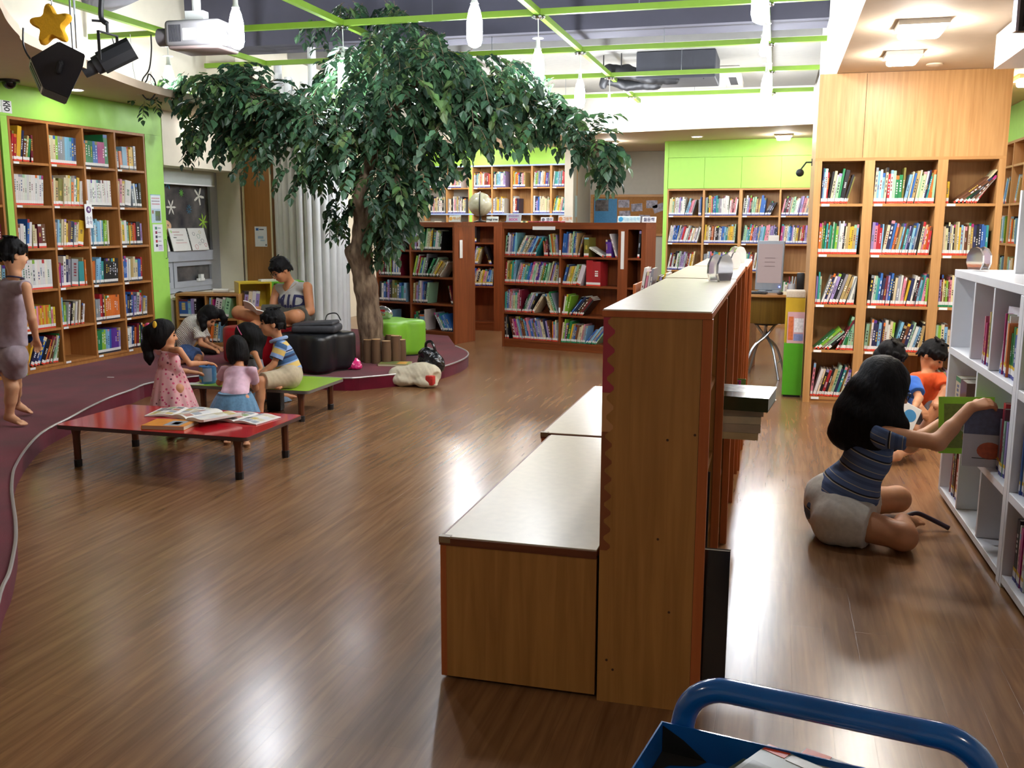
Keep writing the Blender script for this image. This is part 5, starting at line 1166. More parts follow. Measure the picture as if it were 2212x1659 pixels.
# green magazine rack beside the oak pillar
gr = thing('magazine_rack', 'green and yellow magazine rack at the left side of the oak pillar', 'rack', (.10, 8.62, 0))
mb = MB(); mb.box(0, .16, 0, .25, .02, .47); mb.build('green_box', plain('rack green', '4a9e1e', .4, .04), gr)
mb = MB(); mb.box(.0, .16, .05, .30, .471, .86); mb.build('yellow_box', plain('rack yellow', 'c0a024', .45, .06), gr)
mb = MB(); mb.box(.01, .15, .01, .04, 0, .02); mb.build('foot', M_black, gr)
mg = face_book('magazine with an orange and white cover standing in the green rack', frame_m((.12, 8.635, 0), 0), TR((0, 0, .472)) @ RX(-6), .14, .27, .006, 'c9a0a4', [('r', .05, .35, .1, .85, 'c86a3a'), ('r', .4, .95, .35, .8, 'dadadd'), ('r', .4, .95, .08, .3, '7a86b0')])
mb = MB(); mb.rbox(0, .16, 0, .2, 0, .06, r=.01, seg=2); o = mb.build('paper_stack', plain('stack cream', 'c8bca8', .7, .1, 60), None); o.matrix_world = TR((.10, 8.68, .861)); tag(o, 'small stack of leaflets on top of the green rack', 'leaflets')
# little black camera on the oak pillar side
wcam = thing('wall_camera', 'small black spotlight clipped to the left side of the oak pillar', 'spotlight', (.268, 9.15, 2.0))
mb = MB(); mb.sphere((-.10, 0, -.06), .035, 14, 10); mb.build('head', M_blackm, wcam, smooth=True)
mb = MB(); mb.tube([(0, 0, .03), (-.05, 0, .03), (-.10, 0, -.04)], .008, 6); mb.box(-.006, 0, -.02, .02, 0, .06); mb.build('arm', M_blackm, wcam)
# white column on the right behind the white bookcase
mb = MB(); mb.box(1.62, 2.2, 4.9, 5.75, 0, CEIL-.002); struct(mb.build('wall_pillar', M_white)) if 0 else None
# ================================================================== ceiling well : lattice, lamps, fixtures
GZ_ = 3.345; GX = (-5.95, -4.05, -2.15, -.18); GYs = (4.97, 6.87, 8.77, 10.7, 12.6, 14.6)
la = thing('ceiling_lattice', 'lime green steel bar lattice hung in the open ceiling well', 'lattice', (0, 0, GZ_))
for x, y0, y1 in ((GX[0], 4.6, 10.8), (GX[1], 3.3, 14.9), (GX[2], 3.1, 15.35), (GX[3], 3.1, 15.0)):
    mb = MB(); mb.box(x-.025, x+.025, y0, y1, -.027, .027); mb.build('bar', M_lime, la)
for y, x0, x1 in ((GYs[0], -6.2, .395), (GYs[1], -6.6, .395), (GYs[2], -6.85, .395), (GYs[3], -6.75, .395), (GYs[4], -4.6, .395), (GYs[5], -4.3, .395)):
    mb = MB(); mb.box(x0, x1, y-.0245, y+.0245, -.026, .026); mb.build('bar', M_lime, la)
for x in GX[1:3]:
    for y in GYs[1:]:
        mb = MB(); mb.tube([(x+.9, y, .02), (x+.9, y, .3)], .004, 5); mb.build('hanger_rod', M_steel, la)
M_bulb = emit('lamp tube glow', 'f4f8ff', 165)
M_sock = plain('socket white', 'd8dcd6', .4, .03)
def pendant(x, y, drop=.19, L=.30, r=.055, label=None, grp='pendant bulbs of the lime lattice'):
    th = thing('pendant_lamp', label, 'lamp', (x, y, GZ_-.027), 0, grp)
    mb = MB()
    for k in range(6):
        a = k*pi/3; mb.sphere((.05*cos(a), .05*sin(a), -.012), .016, 8, 6)
    mb.lathe([(0, -.03), (.03, -.03), (.04, -.012), (.035, 0), (0, 0)], 14); mb.build('clamp_cluster', M_chrome, th, smooth='auto')
    mb = MB(); mb.tube([(0, 0, -.03), (.004, 0, -drop)], .005, 6); mb.build('cord', M_sock, th)
    mb = MB(); mb.lathe([(0, -drop), (.05, -drop-.002), (.05, -drop-.008), (.018, -drop-.012), (.02, -drop-.075), (.03, -drop-.10), (0, -drop-.10)], 16); mb.build('socket', M_sock, th, smooth='auto')
    z0 = -drop-.098
    mb = MB(); mb.lathe([(r*.4, z0), (r*.75, z0-.05), (r, z0-.12), (r*1.02, z0-L*.8), (r*.8, z0-L*.95), (r*.35, z0-L), (0, z0-L)], 18); mb.build('bulb', M_bulb, th, smooth=True)
bl_ = []
row = {4.97: 'front row above the frame', 6.87: 'nearest row of the lattice', 8.77: 'second row of the lattice', 10.7: 'third row of the lattice', 12.6: 'fourth row of the lattice', 14.6: 'farthest row of the lattice'}
colm_ = {-5.95: 'on the far left bar', -4.05: 'on the bar over the tree', -2.15: 'on the middle bar', -.18: 'on the right bar'}
for x, y, kw in ((-5.95, 8.77, {}), (-4.05, 6.87, dict(drop=.12)), (-4.05, 8.77, {}), (-4.05, 10.7, {}), (-4.05, 12.6, {}), (-4.05, 14.6, {}), (-2.15, 6.87, {}), (-2.15, 8.77, {}), (-2.15, 10.7, {}), (-2.15, 12.6, {}), (-2.15, 14.6, {}), (-.18, 6.87, dict(drop=.12)), (-.18, 8.77, dict(drop=.16, L=.17, r=.04)), (-.18, 10.7, {}), (-.18, 12.6, {}), (-.18, 14.6, {}), (-2.15, 4.97, {}), (-.18, 4.97, {})):  # the two front row bulbs are unseen, added to brighten the near floor
    pendant(x, y, label=f"bare white pendant bulb {colm_[x]}, {row[y]}", **kw)
M_dif = emit('diffuser glow', 'fff8ee', 120)
def flush(label, x, y, s=.12, z=CEIL):
    th = thing('ceiling_light', label, 'ceiling light', (x, y, z), 0, 'flush ceiling lights')
    mb = MB(); mb.box(-s-.02, s+.02, -s-.02, s+.02, -.03, -.0005); mb.build('housing', M_white, th)
    mb = MB(); mb.rbox(-s, s, -s, s, -.075, -.0305, r=.02, seg=2); mb.build('diffuser', M_dif, th, smooth='auto')
for lb, x, y, s in (('flush ceiling light nearest over the right aisle', .772, 6.47, .12), ('second flush ceiling light over the right aisle by the oak panel', .793, 7.555, .10), ('flush ceiling light to the right of the oak pillar', 1.95, 8.95, .11), ('flush ceiling light before the blue edged bookcase', -3.74, 14.35, .09), ('flush ceiling light before the lime cupboards', .02, 13.9, .09), ('flush ceiling light near the tree branch tip at the back', -2.43, 14.49, .07), ('flush ceiling light behind the tree crown', -5.0, 14.9, .08), ('flush ceiling light over the near floor, behind the photo position', -2.6, .4, .055), ('flush ceiling light over the blue trolley, behind the photo position', 1.2, .2, .05)):  # last two are unseen, added for front light on end panel and trolley
    flush(lb, x, y, s)
M_dl = emit('downlight glow', 'fff6f4', 45)
for lb, x, y in (('round recessed downlight above the left wall bookcase', -6.22, 7.72), ('round recessed downlight before the lime cupboards', -1.14, 13.95), ('round recessed downlight in the left ceiling near the window', -6.3, 9.9)):
    th = thing('downlight', lb, 'downlight', (x, y, CEIL), 0)
    mb = MB(); mb.lathe([(.085, -.0005), (.085, -.008), (.07, -.010), (.066, -.002), (.066, -.0005)], 24); mb.build('trim_ring', M_white, th, smooth='auto')
    mb = MB(); mb.lathe([(.064, -.0055), (.064, -.0045)], 24); mb.build('lens', M_dl, th)
dm = thing('dome_camera', 'black dome security camera on the ceiling over the green header', 'camera', (-6.36, 7.08, CEIL))
mb = MB(); mb.lathe([(.085, -.0005), (.085, -.02), (.06, -.022), (0, -.022)], 24); mb.build('base_ring', M_black, dm, smooth='auto')
mb = MB(); mb.sphere((0, 0, -.022), (.058, .058, .055), 20, 12); mb.build('dome', plain('dark dome', '0c0c10', .08, .1), dm, smooth=True)
mb = MB(); mb.lathe([(.06, -.0005), (.06, -.01), (.03, -.02), (0, -.02)], 18); o = mb.build('smoke_detector', M_soffit, None, smooth='auto'); o.location = (1.08, 8.1, CEIL); tag(o, 'small round detector on the ceiling in front of the oak panel', 'detector')
# ceiling services
M_duct = plain('duct grey', '6a6c78', .6, .1, 4); M_dk = plain('dark duct', '2e3038', .7, .12, 5)
mb = MB(); mb.tube(smoothpts([(-6.85, 8.9, 3.75), (-6.2, 8.6, 3.8), (-5.2, 7.9, 3.85), (-4.0, 7.7, 3.86), (-2.8, 7.7, 3.86)], 6), .17, 18); o = mb.build('air_duct', M_duct, None, smooth='auto'); tag(o, 'grey round air duct curving across the ceiling well at the left', 'duct')
ct = thing('cable_tray', 'grey cable tray running diagonally under the slab', 'cable tray', (-2.95, 9.0, 3.93), radians(98))
mb = MB(); mb.box(0, 3.2, -.13, .13, 0, .006); mb.box(0, 3.2, -.13, -.124, .006, .07); mb.box(0, 3.2, .124, .13, .006, .07); mb.build('tray', plain('tray grey', '85868e', .5, .1), ct)
mb = MB()
for k in range(3): mb.tube([(.02, -.07+.06*k, .03), (3.18, -.07+.06*k, .03)], .018, 6)
mb.build('cables', M_dk, ct)
ac = thing('air_conditioner', 'white cassette air conditioner set in the upper ceiling at the back', 'air conditioner', (-1.27, 15.1, 3.66))
mb = MB(); mb.rbox(-.66, .66, -.8, .8, -.10, -.0005, r=.02, seg=2); mb.build('panel', M_white, ac, smooth='auto')
mb = MB(); mb.rbox(-.42, .42, -.55, .55, -.115, -.1005, r=.01, seg=2); mb.build('intake_grille', plain('grille white', 'cfd2d0', .5, .03), ac)
for x in (-.54, .54):
    mb = MB(); mb.box(x-.055, x+.055, -.4, .4, -.103, -.1005); mb.build('outlet', M_dk, ac)
mb = MB(); mb.rbox(-.5, .5, -.45, .45, -.34, -.0, r=.01, seg=1); o = mb.build('fan_unit', M_dk, None); o.matrix_world = TR((-1.35, 13.3, 3.655)); tag(o, 'dark grey box fan unit under the upper ceiling', 'fan unit')
c0 = Vector((-2.1, 13.05, 3.33))
crumpled('hose_bundle', 'bundle of black flexible hose slung beside the fan unit', c0, M_blackm, [('chain', [c0+Vector(q) for q in ((-.2, -.1, -.06), (-.12, -.1, .12), (.1, -.08, .1), (.45, -.1, .0), (.75, -.1, -.03))], [.05, .08, .09, .07, .05]), ('chain', [c0+Vector(q) for q in ((-.15, .05, .02), (.1, .1, -.05), (.5, .02, -.06))], [.06, .07, .06])], [(.012, 30, 2)], .012, 'hose')
for k, (x, y) in enumerate(((-1.7, 12.95), (-1.0, 12.95), (-2.3, 13.0), (-2.05, 12.9))):
    mb = MB(); mb.tube([(0, 0, -.35 if k < 2 else -.25), (0, 0, 0)], .008, 6); o = mb.build('hanger_rod', M_blackm); o.location = (x, y, 3.655 if k > 1 else 3.655); tag(o, ['thin hanger rod at the left of the fan unit', 'thin hanger rod at the right of the fan unit', 'thin hanger rod left of the hose bundle', 'thin hanger rod over the hose bundle'][k], 'rod')
# projector
pp = WY(432, 78, 7.25); pj = thing('projector', 'white ceiling projector with its lens turned to the left', 'projector', pp, radians(3))
M_abs = plain('projector shell', '8a888a', .4, .04)
mb = MB(); mb.rbox(-.22, .27, -.18, .2, -.105, .10, r=.035, seg=4); mb.build('shell', M_abs, pj, smooth='auto')
mb = MB(); mb.rbox(-.2, .25, -.16, .18, -.125, -.08, r=.02, seg=3); mb.build('base_shell', plain('pinkish base', '9a8884', .5, .04), pj, smooth='auto')
mb = MB(); mb.tube([(-.205, -.10, -.02), (-.30, -.10, -.02)], .07, 22); mb.tube([(-.30, -.10, -.02), (-.302, -.10, -.02)], .055, 20); mb.build('lens_ring', plain('lens grey', '6a6668', .35, .05), pj, smooth='auto')
mb = MB(); mb.tube([(-.3021, -.10, -.02), (-.3035, -.10, -.02)], .048, 20); mb.build('lens', plain('lens glass', '1a1a24', .06, .05), pj)
mb = MB()
for k in range(9): mb.box(-.17+.012*k, -.163+.012*k, -.1812, -.1799, -.07, .06)
mb.build('vent', M_dk, pj)
for a, b, c_, d_ in ((-.05, .06, -.06, .03), (.09, .22, .0, .05)):
    mb = MB(); mb.box(a, b, -.1812, -.1801, c_, d_); mb.build('sticker', M_tag, pj)
mb = MB(); mb.box(-.11, .07, -.06, .06, .101, .125); mb.box(-.1, .06, -.045, .045, .125, .19); mb.tube([(-.02, 0, .19), (-.02, 0, .95)], .035, 12); mb.build('mount', plain('mount white', 'c8cac8', .4, .04), pj)
mb = MB(); mb.tube(smoothpts([(.26, -.1, .05), (.33, -.12, -.02), (.3, -.12, -.1), (.2, -.1, -.06)], 6), .008, 6); mb.build('cable', M_sock, pj)
# profile spotlight on the left bar
sp = WY(236, 128, 6.86); s_ = 1/pxm(sp)
SP = thing('stage_spotlight', 'black profile stage spotlight clamped to the left lime bar', 'spotlight', sp)
ax = (CR*.86+CU*.5+CF*.15).normalized(); up_ = (CU-ax*CU.dot(ax)).normalized(); sd = ax.cross(up_)
B3 = Matrix((ax, sd, up_)).transposed().to_4x4()
L_ = 55*s_
mb = MB(); r8 = 24*s_
mb.prism([(r8*cos(a), r8*sin(a)) for a in [pi/8+k*pi/4 for k in range(8)]], -L_*.35, L_, M=B3 @ RY(90)); mb.build('lamp_house', M_blackm, SP)
mb = MB(); mb.lathe([(19*s_, -L_*.6), (20*s_, -L_*.35)], 16, M=B3 @ RY(90)); mb.lathe([(14*s_, -L_*1.1), (15*s_, -L_*.6)], 16, M=B3 @ RY(90)); mb.build('lens_barrel', M_blackm, SP, smooth='auto')
mb = MB(); mb.box(-L_*.3, L_*.25, -r8*1.02, -r8*.93, -6*s_, 8*s_, M=B3); mb.build('side_plate', M_steel, SP)
hz = 3.345-sp.z
mb = MB(); mb.box(-.012, .012, -.115, -.108, -.02, .2); mb.box(-.012, .012, .108, .115, -.02, .2); mb.box(-.012, .012, -.108, .108, .19, .2); mb.tube([(0, 0, .2), (0, 0, .27)], .012, 8); mb.build('yoke', M_blackm, SP)
mb = MB(); mb.tube(smoothpts([(0, 0, .27), (-.05, 0, .32), (-.03, 0, hz-.09), (-.04, .05, hz-.03)], 5), .02, 8); mb.tube([(-.1, -.05, .29), (-.02, .02, .29)], .01, 6); mb.build('clamp', M_blackm, SP, smooth='auto')
mb = MB(); mb.tube(smoothpts([(.04, 0, .16), (.06, 0, .06), (.03, 0, .0), (.01, 0, .1)], 5), .005, 5); mb.build('safety_wire', M_steel, SP)
# wedge loudspeaker
spx = [(66, 125), (127, 88.6), (184.4, 117.5), (179, 145), (148, 211.6), (94, 190)]
YS = 5.4; c_ = WY(122, 148, YS); ev = Vector((-.19, .2, -.015))
SK = thing('loudspeaker', 'black wedge loudspeaker hung below the yellow star', 'speaker', c_)
fr = [WY(x, y, YS)-c_ for x, y in spx]; n = len(fr)
mb = MB(); mb.add(fr+[p+ev for p in fr], [tuple(range(n))[::-1], tuple(range(n, 2*n))]+[(i, (i+1) % n, n+(i+1) % n, n+i) for i in range(n)])
bm = bmesh.new(); vs = [bm.verts.new(v) for v in mb.v]; [bm.faces.new([vs[i] for i in f]) for f in mb.f]; bmesh.ops.recalc_face_normals(bm, faces=bm.faces[:]); bmesh.ops.bevel(bm, geom=bm.edges[:], offset=.006, segments=2, affect='EDGES')
mb = MB(); mb.bm(bm); mb.build('cabinet', plain('speaker coat', '25262f', .6, .1, 60, .2), SK)
a_, b_ = fr[5], fr[0]; nrm = (b_-a_).cross(ev).normalized()
mb = MB()
for (t0, t1, u0, u1, mi) in ((.02, .98, .04, .9, 0), (.1, .9, .12, .4, 1), (.1, .9, .52, .85, 1)):
    q = [a_+(b_-a_)*t0+ev*u0, a_+(b_-a_)*t1+ev*u0, a_+(b_-a_)*t1+ev*u1, a_+(b_-a_)*t0+ev*u1]
    sg_ = 1 if nrm.dot(a_+b_) > 0 else -1; e = .004*(1+mi)
    mb.add(q+[p+nrm*sg_*e for p in q], [(4, 5, 6, 7), (0, 1, 5, 4), (1, 2, 6, 5), (2, 3, 7, 6), (3, 0, 4, 7)], mi)
mb.build('grille', [plain('speaker edge', 'c0c0bc', .4, .05), M_black], SK)
h0_, h1_ = WY(131, 137, YS)-c_, WY(127, 153, YS)-c_
mb = MB(); mb.tube([h0_+Vector((0, -.004, 0)), h1_+Vector((0, -.004, 0))], .022, 10); mb.sphere(h0_+Vector((0, -.004, 0)), .022, 10, 8); mb.sphere(h1_+Vector((0, -.004, 0)), .022, 10, 8); mb.build('handle_recess', plain('recess black', '08080a', .7, .05), SK)
mb = MB(); mb.tube(smoothpts([WY(66, 128, YS+.1)-c_, WY(56, 112, YS+.1)-c_, WY(50, 92, YS+.1)-c_, Vector((WY(50, 92, YS+.1)-c_).to_2d()[:]+((2.68-c_.z),)) if 0 else WY(50, 60, YS+.1)-c_], 6), .006, 6); mb.build('cable', M_black, SK)
mb = MB(); t0 = fr[1]; mb.tube([t0+Vector((.05, .1, -.03)), Vector((t0.x+.06, .1, 3.32-c_.z))], .006, 6); mb.tube([t0+Vector((-.02, .15, -.03)), Vector((t0.x-.02, .15, 3.32-c_.z))], .006, 6); mb.build('hanging_chain', M_steel, SK)
# felt star
stc = WY(112, 55, 4.99); ss = 1/pxm(stc); ST = thing('felt_star', 'fat yellow felt star hanging from the left lime bar', 'star', stc)
R_ = Matrix((CR, -CF, CU)).transposed().to_4x4()
pts = []
for k in range(60):
    a = 2*pi*k/60; q = .5+.5*cos(5*(a-radians(98))); pts.append(((27+20*q**1.6)*ss*cos(a), (27+20*q**1.6)*ss*sin(a)))
mb = MB()
for i, (s, y) in enumerate(((.86, -.03), (.95, -.022), (1, -.008), (1, .008), (.95, .022), (.86, .03))):
    for p in pts: mb.v.append(tuple(R_ @ Vector((p[0]*s, y, p[1]*s))))
for i in range(5):
    for k in range(60): mb.face((i*60+k, i*60+(k+1) % 60, (i+1)*60+(k+1) % 60, (i+1)*60+k))
mb.face(list(range(60))[::-1]); mb.face(list(range(300, 360)))
mb.build('felt_body', plain('yellow felt', 'e2a817', .9, .06, 90, .3), ST, smooth='auto')
mb = MB(); mb.tube([(0, 0, 40*ss), (.01, 0, .12), (0, 0, max(.2, 3.30-stc.z))], .003, 5); mb.tube([(.16, 0, 20*ss), (.13, .02, max(.2, 3.30-stc.z))], .003, 5); mb.build('hook_wire', M_steel, ST)
# dangling mains box and cable loops by the far left bulb
mbx = WY(296, 193, 8.2); o_ = thing('socket_box', 'small white mains socket box dangling under the left soffit edge', 'socket box', mbx)
mb = MB(); mb.rbox(-.035, .035, -.03, .03, -.045, .045, r=.008, seg=2, M=RY(18)); mb.build('box', M_sock, o_, smooth='auto')
mb = MB(); mb.tube([(0, 0, .04), (-.03, 0, .2), (-.04, 0, .5)], .003, 5); mb.build('wire', M_sock, o_)
cp = [WY(x, y, 8.2) for x, y in ((326, 75), (327, 110), (322, 150), (308, 172), (306, 200), (322, 216), (336, 200), (334, 175), (322, 160), (316, 175), (300, 190))]
mb = MB(); mb.tube([p-cp[0] for p in smoothpts(cp, 6)], .0065, 6); o = mb.build('cable', M_blackm, None, smooth='auto'); o.location = cp[0]; tag(o, 'black cable looping down from the lattice beside the far left bulb', 'cable')
# white hung bulkhead and television at the upper right
bk = thing('bulkhead_box', 'white box hung from the ceiling at the upper right', 'bulkhead', (1.27, 5.25, 2.46))
mb = MB(); mb.box(0, .9, 0, 1.66, 0, CEIL-2.46-.012); mb.build('shell', M_whitelam, bk)
mb = MB(); mb.box(.02, .88, .02, 1.64, CEIL-2.46-.012, CEIL-2.46-.0005); mb.build('shadow_gap', M_black, bk)
tv = thing('television', 'black flat television with a silver side edge at the upper right corner', 'television', (1.03, 5.12, 2.378), radians(8))
mb = MB(); mb.box(0, .8, .0, .05, .0, .30); mb.build('casing', M_black, tv)
mb = MB(); mb.box(-.012, -.0002, -.004, .05, 0, .30); mb.build('side_edge', plain('silver plastic', 'a8a4b8', .25, .03, metal=.6), tv)
mb = MB(); mb.box(.02, .78, -.003, -.0002, .02, .29); mb.build('screen', plain('tv glass', '101018', .08, .05), tv)
wpn = WY(2199, 500, 5.3)
mb = MB(); mb.box(wpn.x, wpn.x+.35, 5.28, 5.32, 1.2555, 1.66); o = mb.build('white_board', M_whitelam); tag(o, 'white board standing on the far side of the white bookcase top', 'board') if 0 else tag(o, 'white panel standing on top of the white bookcase at the photo edge', 'panel')

# ================================================================== the artificial tree
t = NT('leaf'); a = t.add('ShaderNodeAttribute'); a.attribute_name = 'Col'; t.link(a.outputs['Color'], t.b.inputs['Base Color']); setp(t.b, rough=.42, spec=.45)
tl = t.add('ShaderNodeBsdfTranslucent'); t.link(a.outputs['Color'], tl.inputs['Color']); ms_ = t.add('ShaderNodeMixShader'); ms_.inputs['Fac'].default_value = .28
t.link(t.b.outputs['BSDF'], ms_.inputs[1]); t.link(tl.outputs['BSDF'], ms_.inputs[2]); t.link(ms_.outputs['Shader'], t.n['Material Output'].inputs['Surface']); M_leaf = t.m
t = NT('tree bark'); setp(t.b, rough=.85, spec=.2); nz = t.add('ShaderNodeTexNoise'); nz.inputs['Scale'].default_value = 7; nz.inputs['Detail'].default_value = 8; t.link(t.coords((3, 3, 1)), nz.inputs['Vector'])
t.link(t.ramp(nz.outputs['Fac'], [(.3, lin('4a3a2e')), (.7, lin('8a7660'))]), t.b.inputs['Base Color']); t.bump(nz.outputs['Fac'], .8, .03); M_bark = t.m
TY = 8.93
tree = thing('artificial_tree', 'artificial leafy tree rising from the stage into the ceiling well', 'tree', (-3.775, TY, SH))
tb = Vector((-3.775, TY, SH))
def tp(px, py, y=TY): return WY(px, py, y)
s = SDF(.012)
tr_pts = [tp(806, 772), tp(800, 700), tp(790, 620), tp(777, 555), tp(786, 495), tp(806, 452)]
s.chain(tr_pts, [.125, .118, .108, .112, .095, .07], .05)
s.ell(tp(757, 540), (.06, .06, .05), None, .05); s.ell(tp(768, 548), (.08, .08, .07), None, .05)
br = [([tp(786, 495), tp(772, 440, TY-.1), tp(790, 380, TY-.05), tp(812, 300, TY), tp(800, 215, TY+.1)], [.085, .06, .055, .05, .035]),
      ([tp(800, 470), tp(835, 420, TY+.15), tp(870, 340, TY+.3), tp(905, 270, TY+.35), tp(930, 180, TY+.4)], [.075, .055, .05, .04, .025]),
      ([tp(800, 330), tp(730, 290, TY-.3), tp(640, 240, TY-.45), tp(540, 205, TY-.5), tp(460, 170, TY-.6)], [.045, .04, .034, .025, .015]),
      ([tp(880, 320, TY+.3), tp(960, 260, TY+.1), tp(1060, 215, TY), tp(1160, 215, TY-.1), tp(1250, 270, TY-.2), tp(1300, 330, TY-.25)], [.045, .04, .034, .026, .018, .01]),
      ([tp(640, 240, TY-.45), tp(570, 190, TY-.2), tp(520, 150, TY)], [.03, .022, .012]),
      ([tp(812, 300), tp(880, 200, TY-.4), tp(960, 130, TY-.6)], [.04, .03, .018]),
      ([tp(812, 300), tp(750, 200, TY+.3), tp(720, 130, TY+.4)], [.04, .03, .015])]
for P_, r_ in br[:2]: s.chain(P_, r_, .04)
p, q = s.mesh([(.008, 22, 3), (.004, 60, 4)]); np_mesh('trunk', p-np.array(tb), q, M_bark, tree)
for P_, r_ in br[2:]:
    pts = smoothpts(P_, 5); mb = MB(); mb.tube([x-tb for x in pts], list(np.interp(np.linspace(0, 1, len(pts)), np.linspace(0, 1, len(r_)), r_)), 7); mb.build('branch', M_bark, tree, smooth='auto')
env = [(400, 175, 300), (450, 145, 325), (500, 125, 335), (560, 155, 340), (620, 205, 340), (680, 170, 380), (720, 110, 370), (760, 95, 400), (800, 60, 520), (840, 40, 560), (880, 35, 520), (930, 55, 400), (1000, 100, 345), (1060, 105, 325), (1120, 120, 312), (1180, 165, 305), (1240, 240, 320), (1290, 275, 365), (1325, 310, 372)]
ex_, e0_, e1_ = zip(*env); TRNG = random.Random(77)
lv = MB(); tw = MB(); bulbs_ = [Vector((x, y, 2.92)) for x in GX for y in GYs]
def sprig(o, d, L, nl, base, size):
    d = d.normalized(); p = o; pts = [o]; prev = p
    for k in range(nl):
        d = (d+Vector((0, 0, -.13))+Vector((TRNG.uniform(-.1, .1), TRNG.uniform(-.1, .1), TRNG.uniform(-.06, .04)))).normalized(); p = p+d*(L/nl); pts.append(p)
        side = d.cross(Vector((0, 0, 1))); side = side.normalized() if side.length > .1 else Vector((1, 0, 0))
        sg = 1 if k % 2 else -1
        if k == nl-1: sg = 0
        ld = (d*.75+side*sg*.85+Vector((0, 0, -.35+TRNG.uniform(-.35, .25)))).normalized()
        l = size*TRNG.uniform(.75, 1.15); wv = ld.cross(Vector((TRNG.uniform(-.5, .5), TRNG.uniform(-.5, .5), 1))).normalized()*l*.36; nn = wv.cross(ld).normalized()*l*.07
        if min((p-b).length for b in bulbs_) < .115: continue
        g = jit(base, .12); b = len(lv.v)
        a0 = p+ld*l*.08
        for v in (a0, p+ld*l*.35+wv*.95+nn, p+ld*l*.72+wv*.62+nn, p+ld*l*1.05-nn*.6, p+ld*l*.72-wv*.62+nn, p+ld*l*.35-wv*.95+nn): lv.v.append(tuple(v-tb))
        lv.face((b, b+1, b+2, b+3), 0, g); lv.face((b, b+3, b+4, b+5), 0, g)
    tw.tube([x-tb for x in pts[::3]+[pts[-1]]], .0025, 3, cap=False)
greens = [lin(h) for h in ('2c4632', '37553a', '426445', '273f2e', '4c6e4e', '557758', '335038', '5d7a48')]
tot = 0
while tot < 1050:
    x = TRNG.uniform(395, 1330); lo, hi = np.interp(x, ex_, e0_), np.interp(x, ex_, e1_)
    edge_ = min((x-395)/180, (1330-x)/260, 1)
    if TRNG.random() > ((hi-lo)/420)*(.35+.65*edge_): continue
    y = TRNG.uniform(lo, hi-28)
    sp_ = .95 if 650 < x < 1150 else .55
    dy = TRNG.gauss(0, .42)*sp_; dy = max(-1.05, min(1.05, dy)); o = tp(x, y, TY+dy)
    if o.z > 3.95: continue
    out_ = Vector((o.x-tb.x, dy*1.2+TRNG.uniform(-.6, .3), 0)); out_ = out_.normalized() if out_.length > .05 else Vector((1, 0, 0))
    if TRNG.random() < .35: out_ = Vector((TRNG.uniform(-1, 1), TRNG.uniform(-1, .4), 0)).normalized()
    sprig(o-out_*.1, out_*.8+Vector((0, 0, TRNG.uniform(-.5, .25))), TRNG.uniform(.22, .36), TRNG.randint(8, 12), TRNG.choice(greens), TRNG.uniform(.085, .115)); tot += 1
for P_, r_ in br[2:]:
    for q_ in smoothpts(P_, 9)[4:]:
        for k in range(2): sprig(q_+Vector((TRNG.uniform(-.06, .06), TRNG.uniform(-.12, .06), .02)), Vector((TRNG.uniform(-1, 1), TRNG.uniform(-1, .3), TRNG.uniform(-.1, .6))), TRNG.uniform(.2, .32), 9, TRNG.choice(greens), .1)
for (x, y, d, n_) in ((745, 440, -.1, 9), (735, 470, 0, 5), (835, 500, -.1, 14), (810, 540, 0, 6), (1300, 360, -.2, 8), (415, 300, -.3, 4), (430, 270, -.3, 6), (340, 175, -.3, 5), (385, 170, -.3, 8), (310, 215, -.3, 2), (545, 345, -.5, 4), (640, 370, -.6, 8), (690, 370, -.5, 10), (760, 20, .5, 16), (850, 20, .5, 18), (690, 60, .5, 6)):
    for k in range(n_):
        o = tp(x+TRNG.uniform(-28, 28), y+TRNG.uniform(-22, 10), TY+d+TRNG.uniform(-.15, .15)); sprig(o, Vector((TRNG.uniform(-1, 1), TRNG.uniform(-1, .5), -.3)), TRNG.uniform(.18, .28), 9, TRNG.choice(greens), .085)
o = lv.build('foliage', M_leaf, tree); tw.build('twigs', M_bark, tree)
# ================================================================== people
def skin(name, c):
    t = NT(name); setp(t.b, col=lin(c), rough=.5, spec=.35, sss=.12)
    nz = t.add('ShaderNodeTexNoise'); nz.inputs['Scale'].default_value = 14; t.link(t.coords(), nz.inputs['Vector'])
    a = lin(c); t.link(t.ramp(nz.outputs['Fac'], [(.3, tuple(x*.93 for x in a)), (.7, tuple(min(1, x*1.05) for x in a))]), t.b.inputs['Base Color']); return t.m
M_skin = skin('skin tone', 'c98f68'); M_skinl = skin('skin tone pale', 'd6a07a'); M_skint = skin('skin tone tan', 'bb7f58')
t = NT('black hair'); setp(t.b, rough=.62, spec=.16); nz = t.add('ShaderNodeTexNoise'); nz.inputs['Scale'].default_value = 1; nz.inputs['Detail'].default_value = 6; t.link(t.coords((90, 90, 9)), nz.inputs['Vector'])
t.link(t.ramp(nz.outputs['Fac'], [(.3, lin('070607')), (.75, lin('151314'))]), t.b.inputs['Base Color']); t.bump(nz.outputs['Fac'], .6, .006); M_hair = t.m
M_lip = plain('lip', '9c5248', .5, .05); M_eye = plain('eye dark', '15100e', .2, .05)
def cloth(name, c, var=.1, sc=30, bump=.25, rough=.85):
    if name in MATS: return MATS[name]
    m = plain(name, c, rough, var, sc, bump, sheen=.1); return m
